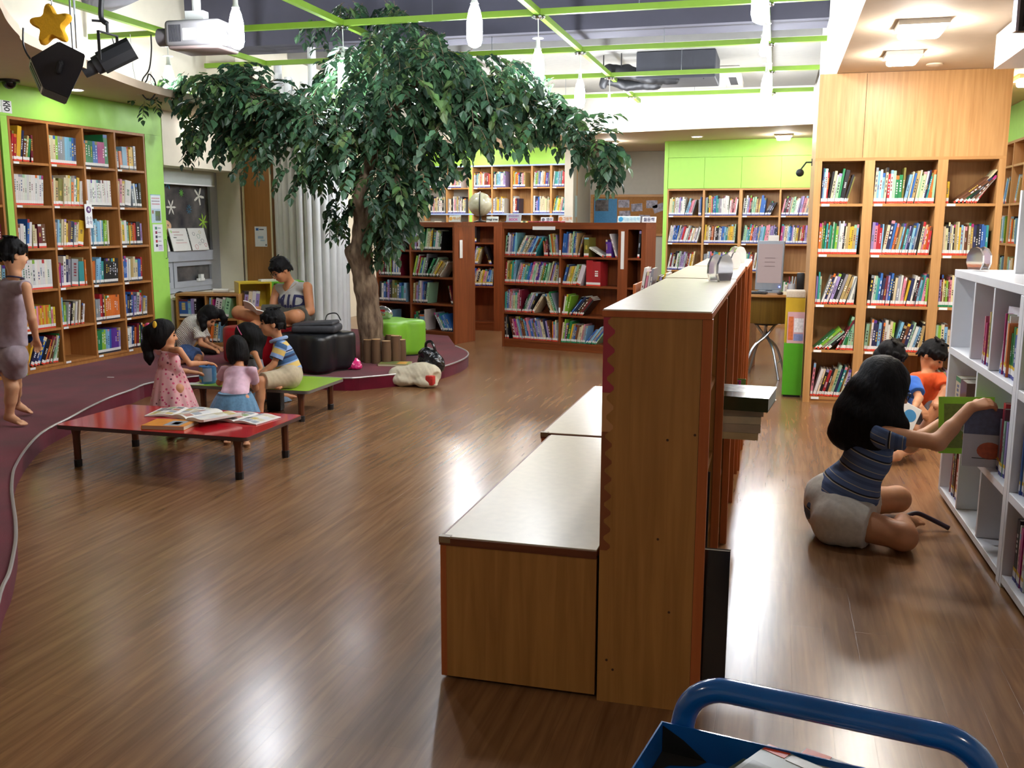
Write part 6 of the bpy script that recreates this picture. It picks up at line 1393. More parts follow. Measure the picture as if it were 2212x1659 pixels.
def striped(name, stops, period, base_rough=.85):
    t = NT(name); setp(t.b, rough=base_rough); a = t.add('ShaderNodeAttribute'); a.attribute_name = 'Str'
    m = t.add('ShaderNodeMath', operation='DIVIDE'); m.inputs[1].default_value = period; t.link(a.outputs['Fac'], m.inputs[0])
    f = t.add('ShaderNodeMath', operation='FRACT'); t.link(m.outputs[0], f.inputs[0]); t.link(t.ramp(f.outputs[0], [(p, lin(c)) for p, c in stops], 'CONSTANT'), t.b.inputs['Base Color']); return t.m
def set_str(o, vals):
    a = o.data.attributes.new('Str', 'FLOAT', 'POINT'); a.data.foreach_set('value', np.asarray(vals, np.float32))
class Human:
    def __init__(s, label, base, k, hk, J, sk=None, res=.006, fat=1.0):
        s.k, s.hk, s.J, s.sk, s.res, s.fat = k, hk, {a: Vector(v) for a, v in J.items()}, sk or M_skin, res, fat
        s.base = Vector(base); s.t = thing('person', label, 'person', s.base)
        f = s.J['f'].normalized(); u = s.J.get('u', Vector((0, 0, 1))); u = (u-f*u.dot(f)).normalized(); s.f, s.u, s.r = f, u, f.cross(u)
        s.R = Matrix((s.r, s.f, s.u)).transposed()
    def hp(s, r, f, u): return s.J['head']+(s.r*r+s.f*f+s.u*u)*s.hk
    def torso(s, S, g=0., arms=False, lo=True):
        J, k = s.J, s.k; w = s.fat; a, b = J['shL'], J['shR']; hl, hr = J['hipL'], J['hipR']
        ch = J['chest']; pv = J['pelvis']; wa = (ch*.45+pv*.55) if 'waist' not in J else J['waist']
        ax = (b-a).normalized()
        for q in (-.5, .5): S.cap(ch+ax*q*.15*k*w, wa+ax*q*.11*k*w, .088*k*w+g, .085*k*w+g, .05*k)
        for q in (-.5, .5): S.cap(wa+ax*q*.11*k*w, pv+(hr-hl)*q*.55, .085*k*w+g, .098*k*w+g, .05*k)
        nb = (a+b)/2; S.cap(a*.93+nb*.07, b*.93+nb*.07, .05*k+g*.6, None, .04*k); S.cap(nb, ch, .07*k+g, .10*k*w+g, .05*k)
    def limb(s, S, p, rr, g=0, upto=None, k=None):
        k = k or .018
        for i in range(len(p)-1): S.cap(p[i], p[i+1], rr[i]+g, rr[i+1]+g, k)
    def hand(s, S, wr, d, n, sgn, curl=.6, hk=None):
        h = s.k*(hk or 1); d = d.normalized(); n = (n-d*n.dot(d)).normalized(); sd = d.cross(n)*sgn
        pe = wr+d*.075*h
        for q in (-1, -.33, .33, 1): S.cap(wr+d*.012*h+sd*q*.014*h, pe+sd*q*.027*h, .0145*h, .0125*h, .012*h)
        for q, L in ((-1, .062), (-.33, .075), (.33, .07), (1, .054)):
            a = pe+sd*q*.027*h; d1 = (d*cos(curl*.5)+n*-sin(curl*.5)); d2 = (d*cos(curl*1.3)+n*-sin(curl*1.3)); d3 = (d*cos(curl*2)+n*-sin(curl*2)); b = a+d1*L*.45*h; c = b+d2*L*.33*h; e = c+d3*L*.25*h
            S.chain([a, b, c, e], [.0098*h, .0092*h, .0085*h, .0075*h], .003)
        a = wr+d*.02*h-sd*.02*h; b = a-sd*.025*h+d*.025*h-n*.012*h; c = b+d*.03*h-n*.012*h-sd*.004*h; S.chain([a, b, c], [.0125*h, .0115*h, .009*h], .006)
    def foot(s, S, an, toe, side=None):
        h = s.k; d = (toe-an); L = d.length; dn = d.normalized(); heel = an-Vector((dn.x, dn.y, 0))*.035*h+Vector((0, 0, -.02*h))
        S.cap(heel, toe-dn*.03*h, .032*h, .026*h, .02*h); S.cap(an, an+d*.5, .036*h, .03*h, .025*h)
        sd = dn.cross(Vector((0, 0, 1))); sd = sd.normalized() if sd.length > .05 else Vector((1, 0, 0))
        for q, rr in ((-1, .015), (-.45, .012), (.05, .0115), (.5, .011), (.95, .010)): S.cap(toe-dn*.045*h+sd*q*.032*h, toe+dn*(.012-.012*abs(q-(-.6)))*h+sd*q*.034*h, rr*h*1.1, rr*h, .006*h)
    def headprims(s, S):
        hk = s.hk; R = s.R
        S.ell(s.hp(0, -.012, .022), (.073*hk, .092*hk, .088*hk), R, .02*hk); S.ell(s.hp(0, .022, -.045), (.057*hk, .062*hk, .066*hk), R, .035*hk)
        S.ell(s.hp(0, .048, -.082), (.026*hk, .024*hk, .02*hk), R, .03*hk)                              # chin
        for q in (-1, 1):
            S.ell(s.hp(q*.036, .052, -.038), (.024*hk, .02*hk, .024*hk), R, .025*hk)                     # cheek
            S.ell(s.hp(q*.074, -.012, -.012), (.010*hk, .02*hk, .03*hk), R, .008*hk)                     # ear
            S.sub_ell(s.hp(q*.03, .092, -.001), (.017*hk, .014*hk, .010*hk), R, .012*hk)                 # eye socket
        S.cap(s.hp(0, .078, .004), s.hp(0, .096, -.028), .009*hk, .013*hk, .014*hk)                       # nose
        for q in (-1, 1): S.ell(s.hp(q*.011, .085, -.031), (.008*hk,)*3, None, .008*hk)
        S.ell(s.hp(0, .074, -.056), (.022*hk, .014*hk, .010*hk), R, .012*hk)                              # mouth mound
    def face(s, smile=0.):
        hk = s.hk; B = s.base; R4 = s.R.to_4x4()
        for q in (-1, 1):
            mb = MB(); mb.sphere((0, 0, 0), (.0135*hk, .008*hk, .0065*hk), 12, 8, M=TR(s.hp(q*.03, .078, -.001)-B) @ R4); mb.build('eye', M_eye, s.t, smooth=True)
            mb = MB(); mb.tube([s.hp(q*.014, .088, .018)-B, s.hp(q*.03, .086, .023)-B, s.hp(q*.046, .074, .018)-B], [.003*hk, .0045*hk, .0025*hk], 6); mb.build('eyebrow', M_hair, s.t)
        mb = MB(); mb.tube([s.hp(-.022, .076, -.056+smile)-B, s.hp(-.01, .0865, -.058)-B, s.hp(.01, .0865, -.058)-B, s.hp(.022, .076, -.056+smile)-B], [.002*hk, .005*hk, .005*hk, .002*hk], 8); mb.build('mouth', M_lip, s.t, smooth=True)
    def glasses(s):
        hk = s.hk; B = s.base; mb = MB()
        for q in (-1, 1):
            mb.tube([s.hp(q*.033+.025*cos(a), .098-.006*abs(cos(a)), -.003+.018*sin(a))-B for a in [2*pi*i/18 for i in range(18)]], .0022*hk, 5, closed=True)
            mb.tube([s.hp(q*.058, .094, .004)-B, s.hp(q*.08, .06, .006)-B, s.hp(q*.082, -.01, .004)-B], .002*hk, 5)
        mb.tube([s.hp(-.009, .1, 0)-B, s.hp(.009, .1, 0)-B], .002*hk, 5); mb.build('glasses', M_black, s.t)
    def body(s, arms=True, legs=True, hands='LR', feet='LR', curl=.6, hn=None, hk=1., ra=(.044, .036, .027), rl=(.082, .058, .040), extra=None):
        J, k = s.J, s.k; S = SDF(s.res); s.torso(S)
        S.cap(J['neck'], s.hp(0, -.02, -.05), .043*k*s.fat*.5+.022*s.hk, .045*s.hk, .025*k); S.cap((J['shL']+J['shR'])/2, J['neck'], .06*k, .045*k, .04*k)
        s.headprims(S)
        for d in 'LR':
            if 'el'+d in J:
                s.limb(S, [J['sh'+d], J['el'+d], J['wr'+d]], [a*k*s.fat for a in ra], 0, k=.02*k)
                S.cap(J['el'+d], J['el'+d]*.6+J['wr'+d]*.4, .034*k*s.fat, .037*k*s.fat, .02*k)
                if d in hands: s.hand(S, J['wr'+d], J.get('hd'+d, J['wr'+d]-J['el'+d]), (hn or {}).get(d, Vector((0, 0, 1))), 1 if d == 'R' else -1, curl, hk)
            if 'kn'+d in J:
                s.limb(S, [J['hip'+d], J['kn'+d], J['an'+d]], [a*k*s.fat for a in rl], 0, k=.03*k)
                S.cap(J['kn'+d]*.85+J['an'+d]*.15, J['kn'+d]*.55+J['an'+d]*.45, .052*k*s.fat, .055*k*s.fat, .03*k)
                if d in feet: s.foot(S, J['an'+d], J['toe'+d])
        if extra: extra(S)
        p, q = S.mesh(); s.b = np_mesh('body', p-np.array(s.base), q, s.sk, s.t); return s.b
    def garment(s, name, mat, build, noise=((.004, 38, 1), (.0015, 95, 2)), label=None, res=None):
        S = SDF(res or s.res); build(S); p, q = S.mesh([(a*s.k, b, c) for a, b, c in noise]); o = np_mesh(name, p-np.array(s.base), q, mat, s.t)
        if label: o['label'] = label
        return o, p
    def hair(s, style='short', extra=None, front=.05, low=-.035, noise=((.0035, 55, 5), (.002, 140, 6))):
        hk = s.hk; S = SDF(s.res); R = s.R
        S.ell(s.hp(0, -.016, .03), (.085*hk, .103*hk, .097*hk), R, .01)
        if style == 'bob':
            S.ell(s.hp(0, -.03, -.04), (.09*hk, .085*hk, .085*hk), R, .03)
        if style == 'long':
            S.ell(s.hp(0, -.04, -.03), (.088*hk, .085*hk, .10*hk), R, .03)
        if style == 'short': S.sub_plane(s.hp(0, -.06, low-.03), -s.u*.9+s.f*.35, .01)
        S.sub_ell(s.hp(0, .095, -.042), (.07*hk, .07*hk, .095*hk), R, .012)
        if style == 'short':
            S.sub_ell(s.hp(.085, .03, -.045), (.03*hk, .055*hk, .05*hk), R, .01); S.sub_ell(s.hp(-.085, .03, -.045), (.03*hk, .055*hk, .05*hk), R, .01)
            S.sub_plane(s.hp(0, 0, low-.045), -s.u, .01)
        if style == 'bob': S.sub_plane(s.hp(0, 0, -.095), -s.u, .012)
        if style == 'short':
            tr_ = random.Random(int(abs(s.base.x)*1000)); 
            for i in range(46):
                a = radians(tr_.uniform(0, 360)); ff, rr = cos(a), sin(a); front_ = ff > .35
                z0 = .045 if front_ else (.02 if ff > -.3 else -.035); L = tr_.uniform(.03, .05)
                p0 = s.hp(rr*.080, ff*.094-.012, z0+.02); p1 = s.hp(rr*.084+tr_.uniform(-.015, .015), ff*.099-.010, z0-L*(.5 if front_ else .6))
                S.cap(p0, p1, .013*hk, .004*hk, .006)
            for i in range(14):
                a = radians(tr_.uniform(0, 360)); p0 = s.hp(.03*sin(a), .03*cos(a)-.02, .118); S.cap(p0, p0+(s.r*sin(a)+s.f*cos(a))*.035*hk+s.u*.006, .012*hk, .004*hk, .008)
        if extra: extra(S)
        p, q = S.mesh([(a*hk, b, c) for a, b, c in noise]); return np_mesh('hair', p-np.array(s.base), q, M_hair, s.t)
def K(px, py, y): return WY(px, py, y)
def skirt(h, name, mat, top, bot, r0, r1, n=90, pleats=14, amp=.12, sy=1., label=None, bulge=.0):
    mb = MB(); top, bot = Vector(top), Vector(bot); m = 16; B = h.base
    for i in range(m+1):
        t_ = i/m; c = top.lerp(bot, t_); r = r0+(r1-r0)*t_**(.8)+bulge*sin(pi*t_)
        for k in range(n):
            a = 2*pi*k/n; q = r*(1+amp*t_*sin(pleats*a+1.3*sin(3*a))+.05*t_*sin(5*a)); mb.v.append(tuple(c+Vector((q*cos(a), q*sin(a)*sy, 0))-B))
    for i in range(m):
        for k in range(n): mb.face((i*n+k, i*n+(k+1) % n, (i+1)*n+(k+1) % n, (i+1)*n+k))
    mb.face(list(range(n)))
    return mb.build(name, mat, h.t, smooth=True, label=label)

# ---- boy in lilac walking along the stage
Y = 5.3
h = Human('boy in a lilac sleeveless top and shorts walking barefoot along the stage', K(25, 915, Y).to_2d().to_3d()+Vector((0, 0, SH)), .70, .90, dict(
    head=K(29, 549, Y), f=(.40, .91, -.12), neck=K(32, 592, Y), chest=K(24, 652, Y), pelvis=K(20, 752, Y), shR=K(56, 620, Y-.1), shL=K(-14, 622, Y+.1), elR=K(69, 688, Y-.09), wrR=K(78, 732, Y-.02), elL=K(-24, 690, Y+.2), wrL=K(-18, 738, Y+.25),
    hipR=K(32, 768, Y-.05), hipL=K(8, 768, Y+.05), knL=K(26, 836, Y), anL=K(20, 898, Y+.02), toeL=K(50, 913, Y+.02), knR=K(32, 832, Y+.1), anR=K(34, 872, Y+.3), toeR=K(66, 880, Y+.36)), M_skinl, .0055)
h.J['anL'].z = max(h.J['anL'].z, SH+.05); h.J['toeL'].z = SH+.02; h.J['anR'].z = SH+.10; h.J['toeR'].z = SH+.022
h.body(); h.face()
h.hair('short')
J = h.J; k = h.k
def g(S):
    h.torso(S, .016); S.cap(J['pelvis']+Vector((-.06, 0, .0)), J['pelvis']+Vector((.05, -.02, .0)), .085, None, .03)
    S.cap(J['chest'], J['pelvis']+Vector((0, 0, -.01)), .085, .105, .03); S.sub_plane(J['pelvis']+Vector((0, 0, .015)), (0, 0, -1), .006)
    S.sub_plane(J['neck']+Vector((0, 0, -.022)), (0, .0, 1), .008)
    for d, sg in (('R', 1), ('L', -1)): S.sub_ell(J['sh'+d]+(J['sh'+d]-J['sh'+('L' if d == 'R' else 'R')]).normalized()*.035, (.04, .045, .075), None, .012)
M_lil = cloth('lilac jersey', 'a08f98')
h.garment('tank_top', M_lil, g)
mb = MB(); nk = J['neck']+Vector((0, 0, -.024)); mb.tube([nk+Vector((.052*cos(a), .052*sin(a), -.012*sin(a)))-h.base for a in [2*pi*i/24 for i in range(24)]], .006, 6, closed=True); mb.build('neck_band', cloth('navy band', '2a2440'), h.t, smooth=True)
def g(S):
    S.cap(J['hipL'], J['hipR'], .085*k+.022, None, .04)
    for d in 'LR': S.cap(J['hip'+d], J['kn'+d], .082*k+.02, .066*k+.034, .02, None, .52)
    S.cap(J['pelvis'], J['pelvis']+Vector((0, 0, .02)), .095*k+.02, None, .03)
h.garment('shorts', cloth('lilac shorts', 'a5969e'), g)

# ---- girl in pink dotted dress
t = NT('dotted pink cotton'); setp(t.b, rough=.85, sheen=.1)
vo = t.add('ShaderNodeTexVoronoi'); vo.inputs['Scale'].default_value = 34; t.link(t.coords(), vo.inputs['Vector'])
dts = t.ramp(vo.outputs['Distance'], [(0, (1, 1, 1)), (.27, (0, 0, 0))], 'CONSTANT')
cr_ = t.add('ShaderNodeSeparateColor'); t.link(vo.outputs['Color'], cr_.inputs['Color'])
dc_ = t.ramp(cr_.outputs['Red'], [(0, lin('c8486c')), (.4, lin('b03a60')), (.62, lin('6a3040')), (.78, lin('dd8a98'))], 'CONSTANT')
mx = t.add('ShaderNodeMix', data_type='RGBA'); t.link(dts, mx.inputs['Factor']); mx.inputs['A'].default_value = (*lin('dba6a8'), 1); t.link(dc_, mx.inputs['B']); t.link(mx.outputs['Result'], t.b.inputs['Base Color']); M_dot = t.m
Y = 5.78
h = Human('girl with a ponytail in a pink dotted sleeveless dress touching the tin', K(378, 905, Y).to_2d().to_3d(), .50, .86, dict(
    head=K(354, 722, Y), f=(.80, .58, -.12), neck=K(358, 752, Y), chest=K(365, 782, Y), pelvis=K(372, 832, Y), shR=K(388, 757, Y-.09), shL=K(344, 757, Y+.09), elR=K(410, 786, Y-.06), wrR=K(446, 784, Y+.22), hdR=(.75, .5, -.15), elL=K(388, 800, Y+.25), wrL=K(425, 805, Y+.45),
    hipR=K(385, 840, Y-.05), hipL=K(362, 840, Y+.05), knR=K(388, 880, Y-.02), anR=K(388, 915, Y), toeR=K(405, 925, Y+.05), knL=K(368, 880, Y+.05), anL=K(366, 915, Y+.06), toeL=K(384, 925, Y+.1)), M_skin, .005)
for d in 'LR': h.J['an'+d].z = .04; h.J['toe'+d].z = .018; h.J['kn'+d].z = .17
h.body(hk=1.12, curl=.5); h.face(); J = h.J
h.hair('long', lambda S: (S.ell(h.hp(0, -.10, .02), (.05, .05, .05), None, .02), S.chain([h.hp(0, -.10, .03), h.hp(-.01, -.118, .0), h.hp(-.015, -.118, -.10), h.hp(-.01, -.10, -.20), h.hp(0, -.09, -.25)], [.025, .034, .038, .032, .012], .02), S.sub_plane(h.hp(0, 0, -.075), -h.u*.8+h.f*.6, .01) if 0 else None))
mb = MB(); mb.sphere(h.hp(.0, -.125, .055)-h.base, .024, 12, 8); mb.sphere(h.hp(-.03, -.12, .045)-h.base, .015, 10, 8); mb.build('hair_bobble', plain('pink bobble', 'c8406c', .4, .3, 60), h.t, smooth=True)
mb = MB(); mb.sphere((0, 0, 0), (.016, .012, .028), 10, 8, M=TR(h.hp(.06, -.075, .075)-h.base)); mb.build('hair_clip', plain('yellow clip', 'd8b02a', .4, .1), h.t, smooth=True)
def g(S):
    h.torso(S, .016); S.sub_plane(J['chest']*.3+J['pelvis']*.7, (0, 0, -1), .01); S.sub_plane(J['neck']+Vector((0, 0, -.018)), (0, 0, 1), .006)
    for d in 'LR': S.sub_ell(J['sh'+d]+(J['sh'+d]-J['neck']).normalized()*.03, (.028, .03, .05), None, .01)
h.garment('bodice', M_dot, g)
skirt(h, 'skirt', M_dot, J['chest']*.85+J['pelvis']*.15, K(380, 918, Y-.02), .072, .185, pleats=12, amp=.07)
mb = MB(); mb.tube([J['wrR']+Vector((.0, .019*cos(a), .019*sin(a)))-h.base for a in [2*pi*i/14 for i in range(14)]], .003, 5, closed=True); mb.build('wristband', M_black, h.t)
# tin on the green table
tc = WZ(449, 829, GT[4]+.0008); tn = thing('tin', 'blue round tin with a pictured label on the lime table', 'tin', (-4.247, 6.56, GT[4]+.0008))
mb = MB(); mb.lathe([(.062, 0), (.066, .006), (.066, .135), (.062, .138), (.059, .132), (.059, .02), (0, .02)], 28); mb.build('can', plain('tin blue', '3a6a9a', .3, .15, 30), tn, smooth='auto')
mb = MB()
for a0, a1, z0, z1, hx in ((200, 268, .075, .13, 'a88a6a'), (200, 268, .04, .074, '3a8ab0'), (225, 255, .012, .036, 'b08a3a'), (270, 330, .02, .125, '8a94a8')):
    for q in range(6):
        a, b = radians(a0+(a1-a0)*q/6), radians(a0+(a1-a0)*(q+1)/6); r_ = .0668
        mb.add([(r_*cos(a), r_*sin(a), z0), (r_*cos(b), r_*sin(b), z0), (r_*cos(b), r_*sin(b), z1), (r_*cos(a), r_*sin(a), z1)], [(0, 1, 2, 3)], 0, lin(hx))
mb.build('label_print', M_col, tn)
for k_, (x_, y_, r_) in enumerate(((-4.32, 6.50, 20), (-4.12, 6.62, -30))):
    mb = MB(); mb.box(-.07, .07, -.05, .05, 0, .0015); o = mb.build('paper_sheet', M_paper); o.matrix_world = TR((x_, y_, GT[4]+.0009)) @ RZ(r_); tag(o, ['white paper sheet left of the tin on the lime table', 'white paper sheet right of the tin on the lime table'][k_], 'paper')

# ---- girl in pale pink t-shirt and blue skirt, kneeling at the lime table
Y = 6.12
h = Human('girl in a pale pink t-shirt and blue denim skirt leaning on the lime table', K(505, 890, 5.98).to_2d().to_3d(), .52, .88, dict(
    head=K(511, 757, Y+.08), f=(-.72, .62, -.22), neck=K(516, 787, Y+.04), chest=K(513, 812, Y), pelvis=K(507, 856, 5.97), shL=K(486, 797, Y+.08), shR=K(545, 800, Y-.02), elL=K(474, 826, Y+.16), wrL=K(477, 822, Y+.36), elR=K(552, 838, Y+.1), wrR=K(540, 832, Y+.34),
    hipL=K(490, 862, 5.99), hipR=K(525, 862, 5.95), knL=K(488, 890, 6.1), anL=K(488, 905, 5.75), toeL=K(488, 910, 5.65), knR=K(530, 890, 6.08), anR=K(530, 905, 5.73), toeR=K(530, 910, 5.63)), M_skin, .005, 1.2)
for d in 'LR': h.J['kn'+d].z = .06; h.J['an'+d].z = .035; h.J['toe'+d].z = .02; h.J['wr'+d].z = max(.29, h.J['wr'+d].z)
h.body(hk=1.1); h.face(); J = h.J
h.hair('bob', lambda S: (S.sub_plane(h.hp(.0, .03, -.02), (h.f-h.u*.3), .02) if 0 else None, S.cap(h.hp(.05, -.03, -.06), h.hp(.06, -.02, -.125), .032, .014, .02), S.cap(h.hp(-.06, -.04, -.06), h.hp(-.06, -.05, -.12), .03, .014, .02), S.sub_plane(h.hp(0, -.05, -.115), -h.u-h.f*.4, .01)))
def g(S):
    h.torso(S, .012)
    for d in 'LR': S.cap(J['sh'+d], J['el'+d], .034, .040, .015, None, .62)
    S.sub_plane(J['pelvis']+Vector((0, 0, .0)), (0, -.1, -1), .008); S.sub_plane(J['neck']+Vector((0, 0, -.014)), (0, .2, 1), .006)
h.garment('t_shirt', cloth('pale pink jersey', 'd9b4c4'), g)
skirt(h, 'skirt', cloth('denim blue', '5f88a8', .16, 60), J['pelvis']+Vector((0, .0, .03)), Vector((J['pelvis'].x-.02, J['pelvis'].y-.02, .03)), .112, .205, pleats=15, amp=.06, bulge=.01)

# ---- long haired girl behind the lime table
Y = 7.34
h = Human('girl with long black hair in a grey sleeveless top behind the lime table', K(555, 880, 7.15).to_2d().to_3d(), .52, .88, dict(
    head=K(530, 726, Y), f=(-.78, -.35, -.5), neck=K(541, 757, Y+.02), chest=K(550, 782, Y+.02), pelvis=K(568, 842, Y+.02), shL=K(551, 764, Y-.1), shR=K(533, 764, Y+.12), elL=K(566, 800, Y-.14), wrL=K(541, 814, Y-.27), elR=K(525, 795, Y+.1), wrR=K(512, 808, Y-.18),
    hipL=K(572, 852, Y-.06), hipR=K(560, 852, Y+.08), knL=K(575, 868, Y-.25), anL=K(620, 872, Y-.1), toeL=K(640, 875, Y-.05), knR=K(550, 866, Y-.1), anR=K(600, 872, Y+.05), toeR=K(620, 875, Y+.1)), M_skint, .006)
for d in 'LR': h.J['kn'+d].z = .07; h.J['an'+d].z = .045; h.J['toe'+d].z = .03
h.body(hk=1.05); h.face(); J = h.J
h.hair('long', lambda S: S.chain([h.hp(.02, -.05, .02), h.hp(.03, -.09, -.06), J['neck']+Vector((.05, -.02, -.03)), J['chest']+Vector((.06, -.02, .0))], [.08, .08, .06, .025], .03))
mb = MB(); mb.tube([h.hp(.088*cos(a), .01, .03+.092*sin(a))-h.base for a in [pi*i/16 for i in range(17)]], .005, 6); mb.build('hair_band', plain('pink band', 'c05a80', .5, .1), h.t, smooth=True)
def g(S):
    h.torso(S, .012); S.sub_plane(J['neck']+Vector((0, 0, -.02)), (0, 0, 1), .006)
h.garment('top', cloth('grey top', '6f7680'), g)
def g(S):
    S.ell(J['pelvis']+Vector((.02, -.02, -.06)), (.16, .16, .10), None, .04); S.cap(J['pelvis']+Vector((.03, -.1, -.1)), K(612, 872, Y-.12), .085, .07, .05); S.ell(K(618, 876, Y-.12), (.09, .10, .03), None, .04); S.cap(K(620, 878, Y-.12), K(636, 876, Y-.1), .02, .01, .02)
    S.sub_plane((0, 0, .004), (0, 0, -1), .003)
h.garment('skirt', cloth('grey denim', '66788a', .2, 60), g, ((.006, 40, 3), (.002, 100, 4)))
mb = MB(); mb.rbox(-.06, .06, -.05, .05, 0, .2, r=.015, seg=2); o = mb.build('water_bottle_bag', M_black, None, smooth='auto'); o.matrix_world = TR(WZ(596, 886, 0.001)) @ RZ(10); tag(o, 'small black pouch standing on the floor under the lime table', 'pouch')

# ---- boy in striped polo sitting on the lime table
Y = 6.62; zt = GT[4]
h = Human('boy in a blue and yellow striped polo shirt sitting on the lime table', (K(620, 825, Y).x, Y, zt), .62, .90, dict(
    head=K(587, 697, Y-.05), f=(-.88, -.46, -.05), neck=K(601, 732, Y-.02), chest=K(612, 768, Y), pelvis=K(627, 806, Y), shL=K(607, 748, Y-.12), shR=K(607, 748, Y+.12), elL=K(592, 786, Y-.17), wrL=K(570, 806, Y-.22), hdL=(-.8, -.1, -.4), elR=K(590, 788, Y+.12), wrR=K(562, 808, Y),
    hipL=K(625, 812, Y-.09), hipR=K(628, 810, Y+.07), knL=K(563, 824, Y-.32), anL=K(560, 882, Y-.34), toeL=K(540, 895, Y-.36), knR=K(570, 812, Y+.12), anR=K(624, 826, Y-.06), toeR=K(598, 830, Y-.24)), M_skin, .005)
h.J['anL'].z = .06; h.J['toeL'].z = .02; h.J['toeR'].z = zt+.022; h.J['anR'].z = zt+.04; h.J['hipL'].z = zt+.085; h.J['hipR'].z = zt+.085; h.J['pelvis'].z = zt+.10; h.J['knR'].z = zt+.06
h.body(hk=1.1, hn=dict(L=Vector((0, -.3, 1)), R=Vector((0, 0, 1)))); h.face(.006); J = h.J
h.hair('short', front=.06)
M_pol = striped('polo stripes', [(0, '1f2a4a'), (.10, '3f6590'), (.30, '8aa6cf'), (.36, 'd6b768'), (.60, '8ba5d0'), (.78, '1f2a4a'), (.84, 'd8dce0'), (.86, '3f6590')], .168)
def g(S):
    h.torso(S, .013); S.cap(J['chest'], J['pelvis']+Vector((.0, 0, .02)), .085, .092, .03)
    for d in 'LR': S.cap(J['sh'+d], J['el'+d], .046, .052, .015, None, .70)
    S.sub_plane(J['pelvis']+Vector((0, 0, -.025)), (-.15, 0, -1), .008); S.sub_plane(J['neck']+Vector((0, 0, -.004)), (-.3, 0, 1), .006)
o, p = h.garment('polo_shirt', M_pol, g)
axx = (J['pelvis']-J['neck']).normalized(); v_ = (p-np.array(J['neck'])) @ np.array(axx)
aL = (J['elL']-J['shL']); tL = (p-np.array(J['shL'])) @ np.array(aL.normalized()); dL_ = np.linalg.norm(p-np.array(J['shL'])-np.outer(tL, np.array(aL.normalized())), axis=1); m_ = (dL_ < .056) & (tL > -.02) & (p[:, 1] < J['shL'].y+.05)
set_str(o, np.where(m_, tL+.035, v_+.03))
mb = MB(); mb.tube([J['neck']+Vector((.056*cos(a)+.004, .062*sin(a), -.004+.018*cos(a)))-h.base for a in [2*pi*i/24 for i in range(24)]], .014, 8, closed=True); mb.build('collar', cloth('polo collar', '8fa8d0'), h.t, smooth=True)
def g(S):
    S.cap(J['hipL'], J['hipR'], .088, None, .04); S.cap(J['pelvis'], J['pelvis']+Vector((0, 0, .02)), .09, None, .03)
    S.cap(J['hipL'], J['knL'], .078, .062, .03, None, .92); S.cap(J['hipR'], J['knR'], .074, .06, .03, None, .9)
    S.sub_plane((0, 0, zt+.003), (0, 0, -1), .003) if 0 else None
h.garment('shorts', cloth('beige cotton', 'b8a98c'), g, ((.005, 40, 3), (.002, 90, 4)))

# ---- girl in white knit bending over on the stage
Y = 8.25
h = Human('girl with pigtails in a white knit top bending over a book on the stage', K(410, 778, Y).to_2d().to_3d()+Vector((0, 0, SH)), .62, .90, dict(
    head=K(452, 684, Y-.05), f=(.72, -.1, -.69), u=(.6, 0, .8), neck=K(434, 696, Y), chest=K(418, 705, Y), waist=K(402, 725, Y), pelvis=K(400, 755, Y+.03), shL=K(436, 712, Y+.12), shR=K(430, 716, Y-.12), elR=K(434, 742, Y-.16), wrR=K(458, 752, Y-.16), elL=K(448, 742, Y+.1), wrL=K(470, 750, Y+.02),
    hipL=K(402, 762, Y+.09), hipR=K(402, 762, Y-.07), knL=K(432, 768, Y+.1), anL=K(392, 776, Y+.12), toeL=K(380, 778, Y+.12), knR=K(430, 768, Y-.1), anR=K(390, 776, Y-.1), toeR=K(378, 778, Y-.1)), M_skin, .006)
for d in 'LR': h.J['kn'+d].z = SH+.07; h.J['an'+d].z = SH+.04; h.J['toe'+d].z = SH+.022; h.J['wr'+d].z = max(SH+.05, h.J['wr'+d].z)
h.body(hk=1.05); h.face(); J = h.J
h.hair('long', lambda S: (S.chain([h.hp(.07, -.03, -.02), h.hp(.10, .02, -.03), h.hp(.10, .07, -.07), h.hp(.09, .09, -.13)], [.03, .036, .03, .012], .02), S.chain([h.hp(-.06, -.03, .06), h.hp(-.09, .03, .08), h.hp(-.10, .10, .06), h.hp(-.09, .13, .0)], [.03, .036, .03, .012], .02)))
t = NT('white knit'); setp(t.b, col=lin('cfcac0'), rough=.9, sheen=.2); wv_ = t.add('ShaderNodeTexWave'); wv_.inputs['Scale'].default_value = 28; wv_.inputs['Distortion'].default_value = 5; wv_.bands_direction = 'DIAGONAL'; t.link(t.coords(), wv_.inputs['Vector']); t.bump(wv_.outputs['Fac'], .6, .008)
t.link(t.ramp(wv_.outputs['Fac'], [(.2, lin('c9c4ba')), (.7, lin('d2cec4'))]), t.b.inputs['Base Color'])
def g(S):
    h.torso(S, .016); S.cap(J['chest'], J['waist'], .105, .10, .05)
    for d in 'LR': S.cap(J['sh'+d], J['el'+d], .052, .058, .03, None, .62)
    S.sub_plane(J['pelvis']+Vector((0, 0, .0)), (0, 0, -1), .01)
h.garment('knit_top', t.m, g, ((.005, 35, 3), (.002, 90, 4)))
def g(S):
    S.cap(J['hipL'], J['hipR'], .085, None, .04)
    for d in 'LR': S.cap(J['hip'+d], J['kn'+d], .075, .07, .03, None, .85)
h.garment('skirt', cloth('dark denim', '3f5a8a', .25, 50), g)
q = WZ(474, 734, SH); open_book('open picture book on the stage before the bending girl', q.x, q.y, SH+.001, 10, .15, .2, .012, .01, 21)
q = WZ(482, 748, SH); open_book('second open book lying nearer on the stage by the green pencil tin', q.x+.05, q.y, SH+.001, -12, .15, .2, .012, .0, 22) if 0 else open_book('second open book lying nearer on the stage before the bending girl', q.x+.02, q.y-.05, SH+.001, -12, .15, .19, .01, .0, 22)
q = WZ(447, 765, SH)
